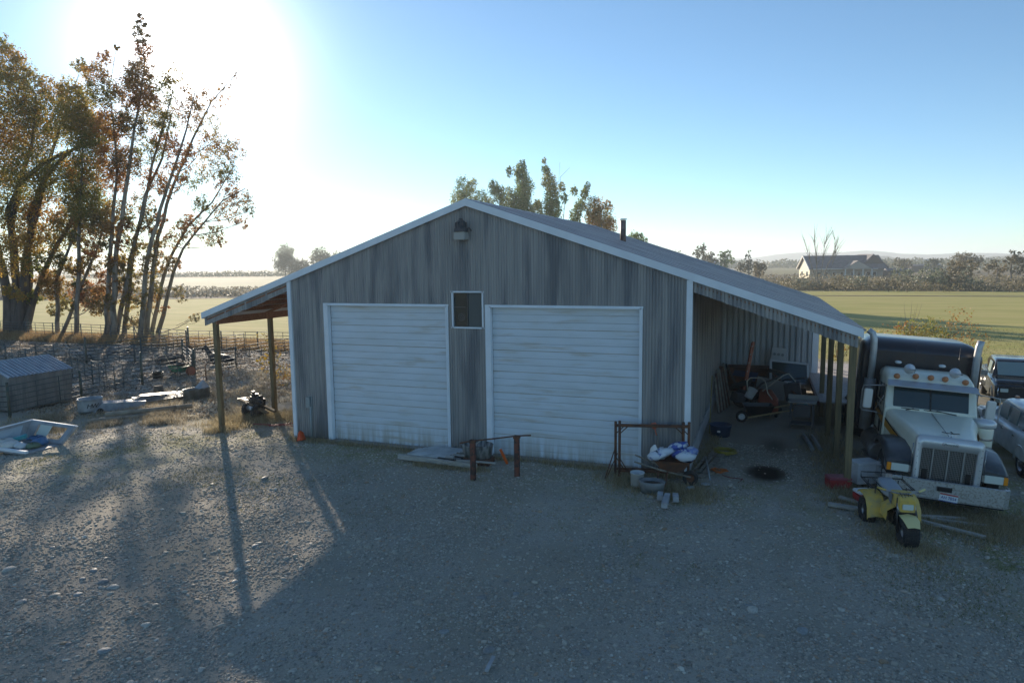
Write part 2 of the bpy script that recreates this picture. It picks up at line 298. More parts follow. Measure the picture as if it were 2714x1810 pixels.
#DATA
TREES = {
 'cottonwood': ([[(-52.06,24.72,-0.55,0.95),(-52.29,24.88,1.48,0.7),(-52.69,25.03,3.94,0.55),(-53.65,25.19,8.17,0.45),(-54.78,25.36,13.11,0.3),(-55.95,25.65,19.09,0.12)],[(-51.73,24.84,-0.55,0.8),(-51.76,25.21,2.53,0.55),(-51.99,25.55,6.04,0.45),(-52.36,25.84,9.56,0.38),(-51.82,26.56,13.77,0.3),(-50.77,27.38,17.27,0.2),(-50.57,28.02,21.84,0.06)],[(-51.4,24.97,-0.55,0.7),(-51.12,25.54,3.22,0.5),(-51.1,25.89,6.03,0.42),(-50.54,26.53,9.54,0.35),(-49.95,27.05,11.99,0.3),(-49.22,27.75,15.5,0.22),(-48.33,28.51,19.0,0.14),(-47.43,29.24,22.15,0.05)],[(-51.0,25.12,-0.55,0.55),(-50.32,25.71,2.16,0.38),(-49.26,26.51,5.48,0.32),(-48.33,27.14,7.76,0.28),(-47.07,27.87,9.85,0.24),(-46.29,28.36,11.42,0.1)],[(-51.99,25.55,-0.55,0.3),(-52.73,25.87,10.97,0.34),(-51.49,26.68,13.77,0.32),(-49.72,27.55,15.43,0.28),(-47.99,28.31,16.33,0.22),(-46.48,28.95,16.87,0.16),(-44.22,29.88,17.51,0.07)],[(-51.2,25.85,-0.55,0.3),(-50.83,26.53,10.46,0.28),(-49.83,27.27,13.4,0.25),(-48.46,28.03,15.42,0.2),(-44.75,29.83,18.71,0.12),(-42.74,30.65,19.25,0.05)]],
   [(-53.33,27.26,21.94,3.2),(-52.73,28.01,19.27,3.24),(-53.09,25.28,16.43,3.48),(-50.07,28.01,19.74,2.48),(-51.23,29.99,22.7,1.28),(-49.35,30.64,22.14,1.83),(-51.15,26.1,24.45,1.55),(-50.58,26.6,23.19,1.73),(-44.84,27.36,18.5,2.22),(-45.05,29.33,18.2,1.94),(-48.12,25.51,14.46,2.73),(-52.55,25.88,12.35,2.82),(-48.93,28.5,14.18,2.15),(-45.0,28.04,14.59,1.91),(-50.31,27.74,11.01,2.15),(-51.82,26.45,8.87,2.14),(-50.1,23.79,6.7,1.87),(-47.99,27.71,8.82,1.6),(-48.72,25.49,6.01,1.22),(-45.4,28.25,11.55,1.93),(-52.36,26.7,26.08,0.87),(-47.6,30.5,24.54,0.9),(-49.7,26.35,8.11,1.76),(-50.06,24.14,3.63,1.03),(-50.41,26.0,2.85,0.89)]),
 'a1': ([[(-46.51,25.19,-0.55,0.27),(-46.76,25.73,4.54,0.22),(-46.16,26.17,6.32,0.18),(-45.54,26.63,8.13,0.14),(-44.84,27.21,10.76,0.06)]],
   [(-46.26,27.24,9.44,1.57),(-46.6,25.21,3.94,1.1),(-45.5,25.66,5.97,0.96),(-44.6,27.09,11.42,1.38),(-47.71,26.16,1.81,0.77),(-48.88,26.17,4.61,0.88)]),
 'a2': ([[(-45.73,24.95,-0.55,0.24),(-44.66,25.72,2.46,0.2),(-43.87,26.31,4.76,0.17),(-42.97,26.93,7.1,0.12),(-42.4,27.42,9.34,0.05)]],
   [(-43.81,26.92,5.95,1.04),(-43.45,28.07,9.4,1.57),(-44.44,26.79,3.2,1.32),(-42.34,26.29,2.55,1.16),(-41.2,26.24,4.58,0.84)]),
 'b': ([[(-43.65,24.89,-0.55,0.3),(-43.65,25.41,3.77,0.24),(-43.71,26.05,9.24,0.2),(-43.66,26.49,12.67,0.15),(-43.62,27.0,16.7,0.06)]],
   [(-43.71,26.95,13.38,1.7),(-43.41,27.14,16.05,1.69),(-43.5,26.88,18.31,1.51),(-43.71,26.64,19.9,1.34),(-42.59,26.4,10.62,1.52)]),
 'c1': ([[(-39.98,24.87,-0.55,0.36),(-39.91,25.36,3.28,0.28),(-39.84,25.86,7.22,0.23),(-39.72,26.31,10.51,0.19),(-39.52,26.83,14.12,0.14),(-39.94,27.15,18.07,0.09),(-40.35,27.4,21.36,0.04)]],
   [(-40.18,26.98,18.05,1.49),(-40.43,26.67,20.56,1.38),(-41.0,26.74,22.38,1.05),(-39.76,26.74,15.09,1.49),(-40.19,27.07,10.58,1.21),(-39.99,26.76,13.16,1.2),(-39.42,27.59,24.63,0.36),(-40.24,27.15,23.66,0.59)]),
 'c2': ([[(-39.04,24.69,-0.55,0.4),(-38.95,25.53,6.19,0.28),(-38.49,26.21,10.32,0.24),(-38.13,26.76,13.71,0.2),(-37.9,27.15,16.21,0.17),(-37.47,27.7,19.34,0.12),(-37.09,28.3,23.08,0.07),(-37.44,28.61,26.73,0.03)]],
   [(-37.33,28.48,26.3,0.56),(-36.86,28.08,26.86,0.39),(-36.71,27.93,25.18,0.65),(-37.31,28.4,24.3,0.85),(-36.45,27.37,22.21,1.1),(-37.99,27.61,20.54,1.38),(-36.65,27.75,20.13,1.17),(-38.55,27.67,18.05,1.49),(-38.84,27.26,14.78,1.39),(-38.16,28.25,21.98,1.16)]),
 'd': ([[(-39.5,25.43,-0.55,0.3),(-38.5,26.57,6.19,0.24),(-37.61,27.35,9.84,0.2),(-36.93,28.16,14.46,0.15),(-36.41,28.62,16.6,0.12),(-35.36,29.57,21.14,0.04)]],
   [(-36.9,29.24,19.18,1.41),(-36.0,28.98,20.98,1.19),(-36.2,29.33,18.16,1.21),(-36.7,27.99,15.71,1.19),(-35.51,29.86,22.42,1.0)]),
 'e': ([[(-39.25,26.01,-0.55,0.3),(-38.88,26.7,4.06,0.26),(-38.5,27.36,8.29,0.22),(-37.82,28.05,11.88,0.18),(-36.51,28.95,15.19,0.13),(-35.84,29.69,19.18,0.05)]],
   [(-36.72,28.17,13.14,1.13),(-36.12,29.12,16.49,1.2),(-36.68,27.02,9.14,0.86),(-37.98,26.35,3.91,0.66),(-38.94,28.78,11.32,0.96)]),
 'f': ([[(-35.83,24.71,-0.55,0.33),(-35.58,25.37,4.1,0.27),(-35.3,25.82,6.95,0.24),(-34.53,26.53,10.42,0.2),(-33.57,27.3,13.76,0.15),(-32.62,28.08,17.21,0.1),(-32.02,28.71,20.49,0.04)]],
   [(-31.95,27.79,18.46,1.21),(-32.29,29.08,20.32,1.1),(-33.28,28.01,15.48,1.1),(-34.55,27.33,12.3,0.91),(-33.19,27.39,13.82,1.09)]),
 'g': ([[(-38.05,27.32,-0.55,0.33),(-37.74,27.99,4.02,0.27),(-37.36,28.65,8.3,0.23),(-36.28,29.58,12.61,0.18),(-34.69,30.72,16.98,0.13),(-33.19,31.69,20.33,0.08),(-30.89,32.9,23.18,0.02)]],
   [(-33.95,31.41,18.37,1.3),(-31.77,31.12,20.4,0.87),(-33.5,29.83,15.12,1.14),(-32.52,30.69,16.49,1.14),(-31.33,31.63,21.45,0.47),(-34.12,29.43,13.14,1.14),(-30.53,31.99,22.42,0.3),(-37.39,28.73,7.9,0.68)]),
 'h': ([[(-40.34,29.88,-0.55,0.28),(-39.72,30.6,3.37,0.23),(-39.03,31.21,6.2,0.2),(-37.42,32.21,9.45,0.16),(-35.38,33.24,11.59,0.1),(-33.5,34.37,15.05,0.04)]],
   [(-33.98,33.54,16.36,1.34),(-34.35,35.41,16.66,1.09),(-35.84,33.92,14.79,1.23),(-33.89,34.24,14.36,1.22),(-36.47,33.36,11.58,1.15),(-37.56,31.54,9.39,0.64)]),
 'i': ([[(-38.96,29.33,-0.55,0.3),(-38.24,30.02,2.83,0.24),(-37.77,30.47,5.07,0.2),(-36.98,31.04,7.29,0.16),(-35.18,32.01,9.72,0.12),(-33.65,32.83,11.7,0.08),(-31.71,33.69,12.79,0.03)]],
   [(-34.06,33.66,10.8,1.22),(-32.6,34.11,11.83,1.0),(-31.71,34.03,10.73,0.64),(-33.32,33.04,12.81,1.06),(-35.19,32.76,8.67,1.14),(-32.37,33.7,9.69,0.64),(-33.83,32.71,7.93,0.57),(-37.83,31.26,3.03,0.72),(-37.7,30.94,5.87,0.5),(-35.39,30.52,0.97,0.56)]),
 'p1': ([[(-39.82,100.0,-0.55,0.2),(-39.9,100.84,12.82,0.15),(-39.61,102.0,21.38,0.03)]],
   [(-40.62,101.54,19.98,1.3),(-39.3,101.15,17.76,1.58),(-41.18,100.44,17.79,1.29),(-38.93,102.56,20.7,0.94)]),
 'p2': ([[(-36.46,101.26,-0.55,0.2),(-36.8,102.0,12.78,0.14),(-37.13,102.67,19.21,0.03)]],
   [(-37.32,102.87,17.47,1.44),(-36.27,103.5,16.76,1.3)]),
 'p3': ([[(-27.06,101.56,-0.55,0.4),(-27.81,102.47,15.3,0.3),(-28.74,102.73,20.26,0.16),(-29.05,103.07,24.03,0.03)],[(-27.49,101.83,-0.55,0.2),(-30.32,101.61,16.03,0.14),(-33.2,101.0,19.9,0.04)]],
   [(-29.03,103.65,23.76,0.71),(-29.49,102.81,22.65,0.98),(-30.94,101.47,22.5,0.63),(-28.83,102.79,21.24,1.19),(-28.49,103.47,19.57,1.41),(-34.03,101.17,19.75,0.92),(-32.89,100.93,18.5,1.12),(-31.33,101.33,17.43,1.54),(-28.89,101.79,17.02,1.75),(-28.81,101.54,15.27,1.96),(-26.13,102.32,14.88,1.4),(-26.26,103.86,16.38,0.71)]),
 'p4': ([[(-22.22,100.15,-0.55,0.4),(-22.61,101.06,14.13,0.28),(-23.13,101.44,18.83,0.15),(-24.32,101.67,24.43,0.02)],[(-22.57,101.18,-0.55,0.12),(-20.33,102.32,17.37,0.07),(-18.45,103.23,19.05,0.02)],[(-22.78,101.44,-0.55,0.1),(-21.4,102.37,21.12,0.05),(-19.85,103.16,22.81,0.02)],[(-22.82,101.59,-0.55,0.07),(-21.55,102.65,23.85,0.02)]],
   [(-24.31,101.87,24.05,0.41),(-23.77,101.03,22.44,0.68),(-23.39,101.39,20.45,1.1),(-22.41,100.96,19.02,0.95),(-22.62,100.91,17.01,1.37),(-22.61,101.57,15.04,1.51),(-21.1,102.52,19.31,0.62),(-18.95,102.96,18.71,0.62),(-20.55,101.84,17.34,0.68),(-23.16,100.98,12.99,1.51)]),
 'p5': ([[(-18.43,100.5,-0.55,0.25),(-18.05,101.71,14.21,0.12),(-16.43,103.0,19.72,0.02)]],
   [(-16.67,103.65,19.4,0.55),(-16.86,102.5,17.9,0.82),(-17.41,101.41,15.83,0.95),(-18.11,100.88,13.82,1.01),(-18.45,100.6,12.15,1.08)]),
 'p6': ([[(-12.66,99.44,-0.55,0.25),(-13.16,100.05,11.97,0.15),(-13.94,100.4,17.24,0.02)]],
   [(-14.97,100.49,14.68,1.47),(-12.91,100.38,13.28,1.59),(-14.02,100.76,15.64,1.0),(-12.1,100.32,15.53,0.66),(-11.65,100.21,11.93,1.06),(-13.54,100.21,11.66,1.73),(-14.58,100.29,12.68,1.47)]),
 'p7': ([[(-8.3,108.51,-0.55,0.2),(-8.41,108.9,8.09,0.15),(-8.63,109.2,11.23,0.02)]],
   [(-9.08,108.64,10.32,0.84),(-8.01,108.54,10.01,0.7),(-7.43,110.07,9.49,0.63)]),
 'h1': ([[(-213.29,261.92,-0.55,0.4),(-213.92,262.84,8.98,0.3),(-213.58,263.78,15.62,0.05)]],
   [(-213.12,262.71,12.75,3.81),(-215.47,263.3,9.0,4.21),(-211.17,262.17,7.06,3.8),(-216.15,262.5,6.16,2.68)]),
 'h2': ([[(-199.14,256.51,-0.55,0.4),(-199.3,257.12,5.1,0.3),(-199.41,257.53,8.78,0.05)]],
   [(-201.08,258.03,6.03,3.35),(-198.47,258.3,4.16,3.72),(-201.51,255.57,4.21,3.33)]),
 'h3': ([[(-196.66,268.16,-0.55,0.4),(-196.94,269.21,8.78,0.3),(-197.1,269.85,14.47,0.05)]],
   [(-197.96,270.22,12.21,3.06),(-194.62,268.53,8.74,3.8),(-198.62,267.78,8.79,3.05),(-196.65,268.63,5.93,3.82),(-194.28,271.83,8.75,2.69)]),
 'h4': ([[(-188.61,271.18,-0.55,0.4),(-188.83,272.02,6.78,0.3),(-189.33,272.41,11.53,0.05)]],
   [(-188.48,271.13,10.56,2.28),(-187.95,273.99,6.76,3.84)]),
 'r1': ([[(-8.77,253.03,-0.55,0.4),(-8.94,253.68,6.3,0.3),(-8.01,254.73,12.09,0.05)]],
   [(-10.11,254.97,9.96,1.76),(-8.43,256.52,11.42,1.32),(-11.29,252.55,8.94,1.31),(-9.15,252.51,7.75,2.04),(-7.07,253.26,6.28,2.04)]),
 'r2': ([[(-4.74,243.82,-0.55,0.4),(-4.86,244.28,4.84,0.2),(-4.99,244.78,9.3,0.05)]],
   [(-5.07,246.09,8.76,1.13),(-5.33,246.36,6.94,1.7),(-4.41,245.39,5.53,1.69)]),
 'r3': ([[(-0.0,245.59,-0.55,0.4),(-0.13,246.06,4.78,0.3),(-0.24,246.49,8.69,0.05)]],
   [(-1.54,245.88,8.28,1.26),(0.85,246.01,8.94,1.26),(-0.53,247.6,6.88,1.98),(1.47,248.43,6.16,1.7),(-0.95,243.99,4.8,1.95)]),
 'conifer': ([[(8.74,227.38,-0.55,0.4),(8.62,227.84,4.74,0.3),(8.47,228.4,9.87,0.05)]],
   [(8.51,227.7,8.97,0.64),(8.4,228.81,7.57,1.04),(8.45,228.68,6.03,1.43),(8.52,227.37,4.49,1.68),(8.57,227.12,2.95,1.81)]),
 'r4': ([[(12.29,196.44,-0.55,0.3),(12.11,196.68,3.13,0.2),(12.06,196.87,4.8,0.05)]],
   [(12.06,196.72,4.8,1.35),(11.46,196.57,3.47,1.57),(13.04,196.23,3.68,1.34),(12.23,197.36,2.33,1.58)]),
 'r5': ([[(6.61,210.44,-0.55,0.2),(6.54,210.71,3.02,0.15),(6.49,210.91,4.82,0.05)]],
   [(6.16,210.79,4.22,1.21),(7.08,211.54,3.37,1.45)]),
 'q1': ([[(-19.36,291.98,-0.55,0.3),(-19.4,292.78,6.52,0.15),(-19.6,293.53,13.22,0.03)]],
   [(-22.29,291.57,10.23,0.84),(-24.07,292.57,10.94,0.68)]),
 's1': ([[(55.15,158.87,-0.55,0.3),(55.1,159.06,2.77,0.2),(55.06,159.25,4.44,0.05)]],
   [(55.33,160.43,4.44,1.36),(53.34,157.81,3.47,1.68),(57.17,161.86,3.56,1.71),(54.94,159.81,2.34,2.03),(51.5,159.15,2.62,1.02)]),
 's2': ([[(71.0,326.04,-0.55,0.4),(70.89,326.45,3.74,0.3),(70.85,326.6,5.08,0.05)]],
   [(69.75,324.11,4.1,2.35),(72.12,325.0,3.74,2.35)]),
 's3': ([[(85.2,331.37,-0.55,0.4),(85.09,331.78,3.57,0.3),(85.04,331.96,5.25,0.05)]],
   [(83.71,332.41,4.42,2.03),(85.67,331.22,4.07,2.02)]),
 's4': ([[(68.68,185.45,-0.55,0.3),(69.07,185.83,2.78,0.2),(68.55,185.93,5.16,0.05)]],
   [(68.15,185.73,4.22,1.24),(66.39,183.41,3.3,1.33),(70.14,188.29,2.75,1.55)]),
 's5': ([[(70.71,180.85,-0.55,0.35),(70.46,181.09,3.74,0.25),(71.23,181.78,6.96,0.05)]],
   [(70.83,181.53,6.04,1.39),(72.62,183.49,5.1,1.4),(69.42,178.96,4.5,1.28),(72.96,182.22,6.01,1.39),(71.59,179.56,3.1,1.47)]),
 's6': ([[(86.64,288.97,-0.55,0.35),(86.57,289.24,2.96,0.25),(86.5,289.48,5.14,0.05)]],
   [(84.18,290.26,5.17,2.64),(87.11,289.55,5.71,2.63),(90.11,288.91,4.52,2.32)]),
 'bare': ([[(24.6,138.74,-0.55,0.22),(24.15,138.91,3.66,0.14),(23.91,139.2,6.83,0.08),(23.44,139.39,9.85,0.02)],[(24.6,138.74,-0.55,0.15),(22.99,138.62,4.86,0.08),(21.76,138.64,8.84,0.02)],[(24.75,138.79,-0.55,0.15),(26.35,139.88,4.82,0.1),(27.77,140.75,7.58,0.06),(27.54,141.0,10.35,0.02)],[(24.6,138.74,-0.55,0.15),(25.23,139.46,4.83,0.09),(25.49,140.04,8.79,0.05),(25.83,140.31,9.98,0.02)],[(24.75,138.79,-0.55,0.1),(27.11,140.11,4.42,0.05),(28.25,141.07,8.76,0.02)]],
   []),
}
# ---------------------------------------------------------------- materials
siding = mat('weathered_galvanised', (.37, .35, .33), .65, .1, (.265, .26, .255), 1.0, (11, 11, .30), 1, .12, 60, spots=((.17, .175, .185), .9, (3.2, 3.2, .35), .48, .64), rnd=.06, contrast=(.34, .66), splash=(.10, .095, .085))
siding2 = mat('partition_galvanised', (.50, .52, .53), .55, .2, (.33, .35, .36), 1.2, (2, 2, .3), 1, rnd=.06)
roofm = mat('frosted_roof_sheet', (.42, .385, .39), .45, .2, (.25, .235, .24), 1.1, (.8, 4, 1), 1, .1, 30, spots=((.33, .27, .27), .7, (.5, 5, 1), .5, .7), rnd=.07)
white_trim = mat('white_trim', (.78, .82, .86), .5, 0, (.69, .73, .77), 2, (1, 1, 1), .8)
doorw = mat('door_white', (.66, .72, .78), .5, 0, (.60, .65, .68), .9, (1, 1, 3), 1, spots=((.48, .43, .35), 1.1, (.7, .7, 5), .56, .8), splash=(.40, .37, .31))
doorj = mat('door_joint', (.36, .30, .22), .8, 0, (.50, .48, .44), 1.5)
doorc = mat('door_crease', (.40, .42, .43), .8)
dark_gap = mat('dark_gap', (.03, .03, .03), .9)
concrete = mat('concrete', (.30, .29, .27), .9, 0, (.22, .21, .2), 4, bump=.3)
post_wood = mat('treated_post', (.23, .17, .085), .85, 0, (.13, .105, .06), 3, (6, 6, .6), 1, .3, 30)
red_wood = mat('purlin_wood', (.36, .17, .09), .85, 0, (.22, .10, .055), 3, (1, 5, 5))
old_wood = mat('old_grey_board', (.30, .27, .22), .9, 0, (.17, .15, .12), 4, (2, 2, 2), 1, .4, 30)
board = mat('pale_board', (.46, .44, .40), .85, 0, (.33, .31, .28), 5, (1, 4, 4), 1, .2, 40)
rust = mat('rust', (.16, .065, .03), .85, 0, (.075, .04, .03), 6, (1, 1, 1), 1, .3, 50)
rust_red = mat('rust_red_paint', (.17, .055, .035), .8, 0, (.06, .035, .028), 7, contrast=(.45, .55))
steel_pipe = mat('pipe_steel', (.07, .085, .08), .6, .1, (.12, .09, .07), 5, contrast=(.5, .7))
black_paint = mat('black_paint', (.012, .012, .014), .35)
rubber = mat('rubber', (.018, .018, .019), .8, 0, (.05, .048, .045), 14, amt=.6)
chrome = mat('chrome', (.6, .61, .63), .14, 1.0)
dull_chrome = mat('dull_chrome', (.42, .43, .45), .34, .9, (.28, .27, .27), 8)
galv = mat('galvanised', (.42, .44, .45), .45, .5, (.30, .32, .33), 5)
cream = mat('cream_paint', (.80, .78, .64), .32, 0, (.74, .73, .61), 3, coat=.4)
white_paint = mat('white_paint', (.82, .84, .85), .3, 0, (.64, .66, .66), 3, coat=.3)
white_plastic = mat('white_plastic', (.70, .71, .72), .5, 0, (.55, .55, .54), 8, amt=.6)
yellow_p = mat('yellow_plastic', (.66, .43, .07), .5, 0, (.50, .36, .12), 7, spots=((.35, .28, .15), 5, (1, 1, 1), .55, .7))
yellow_pale = mat('faded_yellow_plastic', (.70, .60, .27), .5)
red_p = mat('red_plastic', (.42, .03, .025), .45, 0, (.30, .03, .03), 6)
teal_p = mat('teal_plastic', (.05, .33, .36), .5)
blue_p = mat('dark_blue_plastic', (.03, .06, .12), .55)
green_p = mat('green_plastic', (.02, .20, .10), .5)
orange_p = mat('orange_plastic', (.75, .13, .02), .5)
amber = mat('amber_lens', (.80, .28, .02), .25)
amber_cap = mat('amber_cap', (.52, .20, .08), .35)
lens = mat('lamp_lens', (.62, .66, .60), .15, spec=.8)
glass = mat('dark_glass', (.02, .035, .035), .08, spec=.7)
glass_pale = mat('pale_dusty_glass', (.22, .29, .28), .25, spec=.6)
engine = mat('engine_metal', (.03, .03, .032), .38, .6, (.10, .10, .10), 22, contrast=(.5, .6))
dirt_dark = mat('dark_mulch', (.035, .028, .02), .95, 0, (.07, .055, .04), 20)
black_cloth = mat('ink', (.01, .01, .012), .7)
plate_w = mat('plate_white', (.72, .74, .76), .4); plate_r = mat('plate_red', (.45, .06, .05), .4); plate_b = mat('plate_blue', (.04, .08, .30), .4)
bark = mat('poplar_bark', (.28, .235, .18), .9, 0, (.11, .09, .07), 1.6, (2, 2, .5), 1, .4, 12)
bark_dark = mat('cottonwood_bark', (.13, .105, .085), .95, 0, (.07, .058, .048), 2, (2, 2, .4), 1, .5, 9)

# ---------------------------------------------------------------- ground
def axis(lo, hi, step, far0, far1, n):
    a = list(np.arange(lo, hi+1e-6, step)); k = np.linspace(0, 1, n+1)[1:]
    return np.array(list((lo-(abs(far0-lo))*(k**3.2))[::-1])+a+list(hi+(far1-hi)*(k**3.2)))
xs = axis(-16, 26, .16, -3300, 3300, 60); ys = axis(-16, 16, .16, -260, 4200, 70)
GX, GY = np.meshgrid(xs, ys)
def vss(t): t = np.clip(t, 0, 1); return t*t*(3-2*t)
GZ = -np.maximum(np.maximum(.5*vss((-3.6-GX)/9), .22*vss((GX-15.6)/2.5)), .5*vss((GY-16)/12))
def vnoise(X, Y, f, seed):
    r = np.random.RandomState(seed); g = r.rand(256, 256); x = X*f; y = Y*f
    xi = np.floor(x).astype(int); yi = np.floor(y).astype(int); u = vss(x-xi); v = vss(y-yi)
    q = lambda a, b: g[a % 256, b % 256]
    return (q(xi, yi)*(1-u)+q(xi+1, yi)*u)*(1-v)+(q(xi, yi+1)*(1-u)+q(xi+1, yi+1)*u)*v
near = np.exp(-np.maximum(0, np.hypot(GX-8, GY)-24)/10)
inb = vss((GX+.6)/.5)*vss((16.6-GX)/.6)*vss((GY+.5)/.5)       # level pad under the barn
bmp = (vnoise(GX, GY, .35, 1)-.5)*.14+(vnoise(GX, GY, 1.1, 2)-.5)*.06+(vnoise(GX, GY, 3.1, 3)-.5)*.022
corr = vss((-7-GX)/4)
rut = np.zeros_like(GX)
for (x0, y0, dx, dy, cv) in ((11.6, -14, -.10, 1, .012), (5.4, -14, -.32, 1, .02), (15.0, -12, .04, 1, .0)):
    v_ = (GY-y0); c_ = x0+dx*v_+cv*v_*v_*.5
    for o_ in (-.8, .8): rut = np.maximum(rut, np.exp(-((GX-c_-o_)/.20)**2)*vss((-1.2-GY)/2+1))
GZ = GZ+near*bmp*(1-inb*.8)*(1+1.3*corr)-.012
V = np.stack([GX, GY, GZ], -1).reshape(-1, 3); nx = len(xs); ny = len(ys)
I = (np.arange(ny-1)[:, None]*nx+np.arange(nx-1)[None, :]).ravel()
F = np.stack([I, I+1, I+nx+1, I+nx], 1)
gm = bpy.data.materials.new('yard_earth'); gm.use_nodes = True
def ground_material(m):
    t = m.node_tree; n = t.nodes; l = t.links; b = n['Principled BSDF']; b.inputs['Roughness'].default_value = .9; b.inputs['Specular IOR Level'].default_value = .1
    g = n.new('ShaderNodeNewGeometry')
    def tex(kind, sc_, det=6, **kw):
        z = n.new(kind); z.inputs['Scale'].default_value = sc_
        if 'Detail' in z.inputs: z.inputs['Detail'].default_value = det
        l.new(g.outputs['Position'], z.inputs['Vector']); return z
    def rng(src, a, b_, c=0, d=1):
        r = n.new('ShaderNodeMapRange'); r.inputs['From Min'].default_value = a; r.inputs['From Max'].default_value = b_; r.inputs['To Min'].default_value = c; r.inputs['To Max'].default_value = d; l.new(src, r.inputs['Value']); return r.outputs[0]
    def mix(f, A, B, bt='MIX'):
        x = n.new('ShaderNodeMix'); x.data_type = 'RGBA'; x.blend_type = bt; l.new(f, x.inputs['Factor'])
        for k, v in (('A', A), ('B', B)):
            if isinstance(v, tuple): x.inputs[k].default_value = (*v, 1)
            else: l.new(v, x.inputs[k])
        return x.outputs['Result']
    def attr(nm):
        a = n.new('ShaderNodeAttribute'); a.attribute_name = nm; return a.outputs['Fac']
    peb = tex('ShaderNodeTexVoronoi', 26); peb2 = tex('ShaderNodeTexVoronoi', 60)
    fine = tex('ShaderNodeTexNoise', 45, 8).outputs['Fac']; med = tex('ShaderNodeTexNoise', 1.3, 7).outputs['Fac']; big = tex('ShaderNodeTexNoise', .33, 5).outputs['Fac']
    sep = n.new('ShaderNodeSeparateColor'); l.new(peb.outputs['Color'], sep.inputs[0])
    sep2 = n.new('ShaderNodeSeparateColor'); l.new(peb2.outputs['Color'], sep2.inputs[0])
    grav = mix(rng(sep.outputs[0], 0, 1), (.22, .20, .17), (.54, .49, .42))
    grav = mix(rng(sep2.outputs[1], .2, 1, 0, .55), grav, (.27, .255, .225))
    earth = mix(rng(fine, .3, .7), (.35, .31, .25), (.48, .43, .35))
    yard = mix(rng(med, .40, .62, 0, .85), grav, earth)
    yard = mix(rng(big, .42, .7, 0, .45), yard, (.19, .185, .14))
    yard = mix(attr('packed'), yard, mix(rng(fine, .3, .7), (.27, .23, .17), (.36, .31, .235)))
    litter = mix(rng(fine, .35, .68), (.15, .125, .095), (.44, .385, .32))
    litter = mix(rng(med, .45, .62, 0, .7), litter, (.42, .41, .37))
    c = mix(attr('litter'), yard, litter)
    dry = mix(rng(fine, .3, .7), (.20, .16, .095), (.32, .27, .17))
    dry = mix(rng(med, .4, .6, 0, .6), dry, (.15, .15, .07))
    c = mix(attr('dry'), c, dry)
    moss = mix(rng(fine, .3, .7), (.17, .18, .07), (.34, .32, .16))
    mf = n.new('ShaderNodeMath'); mf.operation = 'MULTIPLY'; l.new(attr('green'), mf.inputs[0]); l.new(rng(med, .35, .6, 0, 1), mf.inputs[1])
    c = mix(mf.outputs[0], c, moss)
    c = mix(attr('oil'), c, (.022, .018, .015))
    l.new(c, b.inputs['Base Color'])
    h = n.new('ShaderNodeMath'); h.operation = 'ADD'; l.new(rng(peb.outputs['Distance'], 0, .6, 1, 0), h.inputs[0]); l.new(fine, h.inputs[1])
    bp = n.new('ShaderNodeBump'); bp.inputs['Strength'].default_value = .85; bp.inputs['Distance'].default_value = .02; l.new(h.outputs[0], bp.inputs['Height']); l.new(bp.outputs[0], b.inputs['Normal'])
ground_material(gm)
me = npmesh('ground', V, F, gm, smooth=True)
r0 = np.hypot(GX-8, GY)
lit = vss((-6.5-GX)/3)*vss((GY-1.5+.0*GX)/2.5)*vss((70+GX)/10)
dry = np.maximum(vss((r0-40)/15)*(1-lit), .0)
dry = np.maximum(dry, .8*np.exp(-(((GX+5.5)/3.2)**2+((GY-2.2)/1.5)**2)))
dry = np.maximum(dry, .7*np.exp(-(((GX+9)/4)**2+((GY-4)/3)**2)))
grn = .75*np.exp(-(((GX-18)/3.5)**2+((GY+1)/2.6)**2))+.8*np.exp(-(((GX-3)/3.)**2+((GY+.8)/1.1)**2))+.7*np.exp(-(((GX+3.0)/2.2)**2+((GY+1.5)/2.2)**2))+.7*np.exp(-(((GX-11.5)/2.2)**2+((GY+1.6)/1.2)**2))+.5*np.exp(-(((GX+4.5)/3)**2+((GY+5)/2.5)**2))+.6*vss((GX-17)/2)
oil = np.exp(-(((GX-14.15)/.52)**2+((GY-.75)/.72)**2)**2)*1.2+.6*np.exp(-(((GX-14.4)/.35)**2+((GY-3.6)/.8)**2))
rut = np.maximum(rut*.25*(GY < 1), .4*vss((vnoise(GX, GY, .28, 21)-.52)/.2)*(r0 < 30))
for nm, a in (('packed', rut), ('litter', lit), ('dry', np.clip(dry, 0, 1)), ('green', np.clip(grn, 0, 1)), ('oil', np.clip(oil, 0, 1))):
    at = me.attributes.new(nm, 'FLOAT', 'POINT'); at.data.foreach_set('value', a.reshape(-1).astype(np.float32))
tag(ob('ground', me), 'grey brown gravel and dirt yard running out to dry fields', kind='structure')

def sheet(name, poly, z, m, label, kind='structure'):
    b = MB(); b.add([(x, y, z) for x, y in poly], [tuple(range(len(poly)))]); return tag(b.build(name, m), label, kind=kind)
hay = mat('hay_field_grass', (.32, .315, .10), .95, 0, (.43, .38, .15), .5, (.25, 1, 1), 1, .6, 6, spots=((.44, .36, .17), 1.1, (.22, 1.4, 1), .5, .72), spec=.05)
pale = mat('pale_stubble', (.38, .38, .24), .9, 0, (.34, .32, .22), .06, (1, 1, 1), 1, spec=.05)
roadm = mat('dirt_track', (.17, .15, .125), .9, 0, (.10, .085, .07), .4, spec=.05)
brownf = mat('brown_weeds', (.20, .16, .105), .95, 0, (.13, .115, .075), .15, spots=((.28, .235, .165), .3, (1, 1, 1), .5, .7), spec=.05)
sheet('hay_field', [(-150, 20), (-75, 20.2), (-52, 25.2), (-38, 25.6), (-27, 23.5), (-20, 24.5), (-14, 25.5), (-3, 25), (14, 22.8), (19, 22.2), (24, 22.6), (40, 14), (150, 10), (160, 118), (36, 131), (-30, 118), (-91, 83), (-160, 62)], -.475, hay, 'green hay field behind the barn and corral')
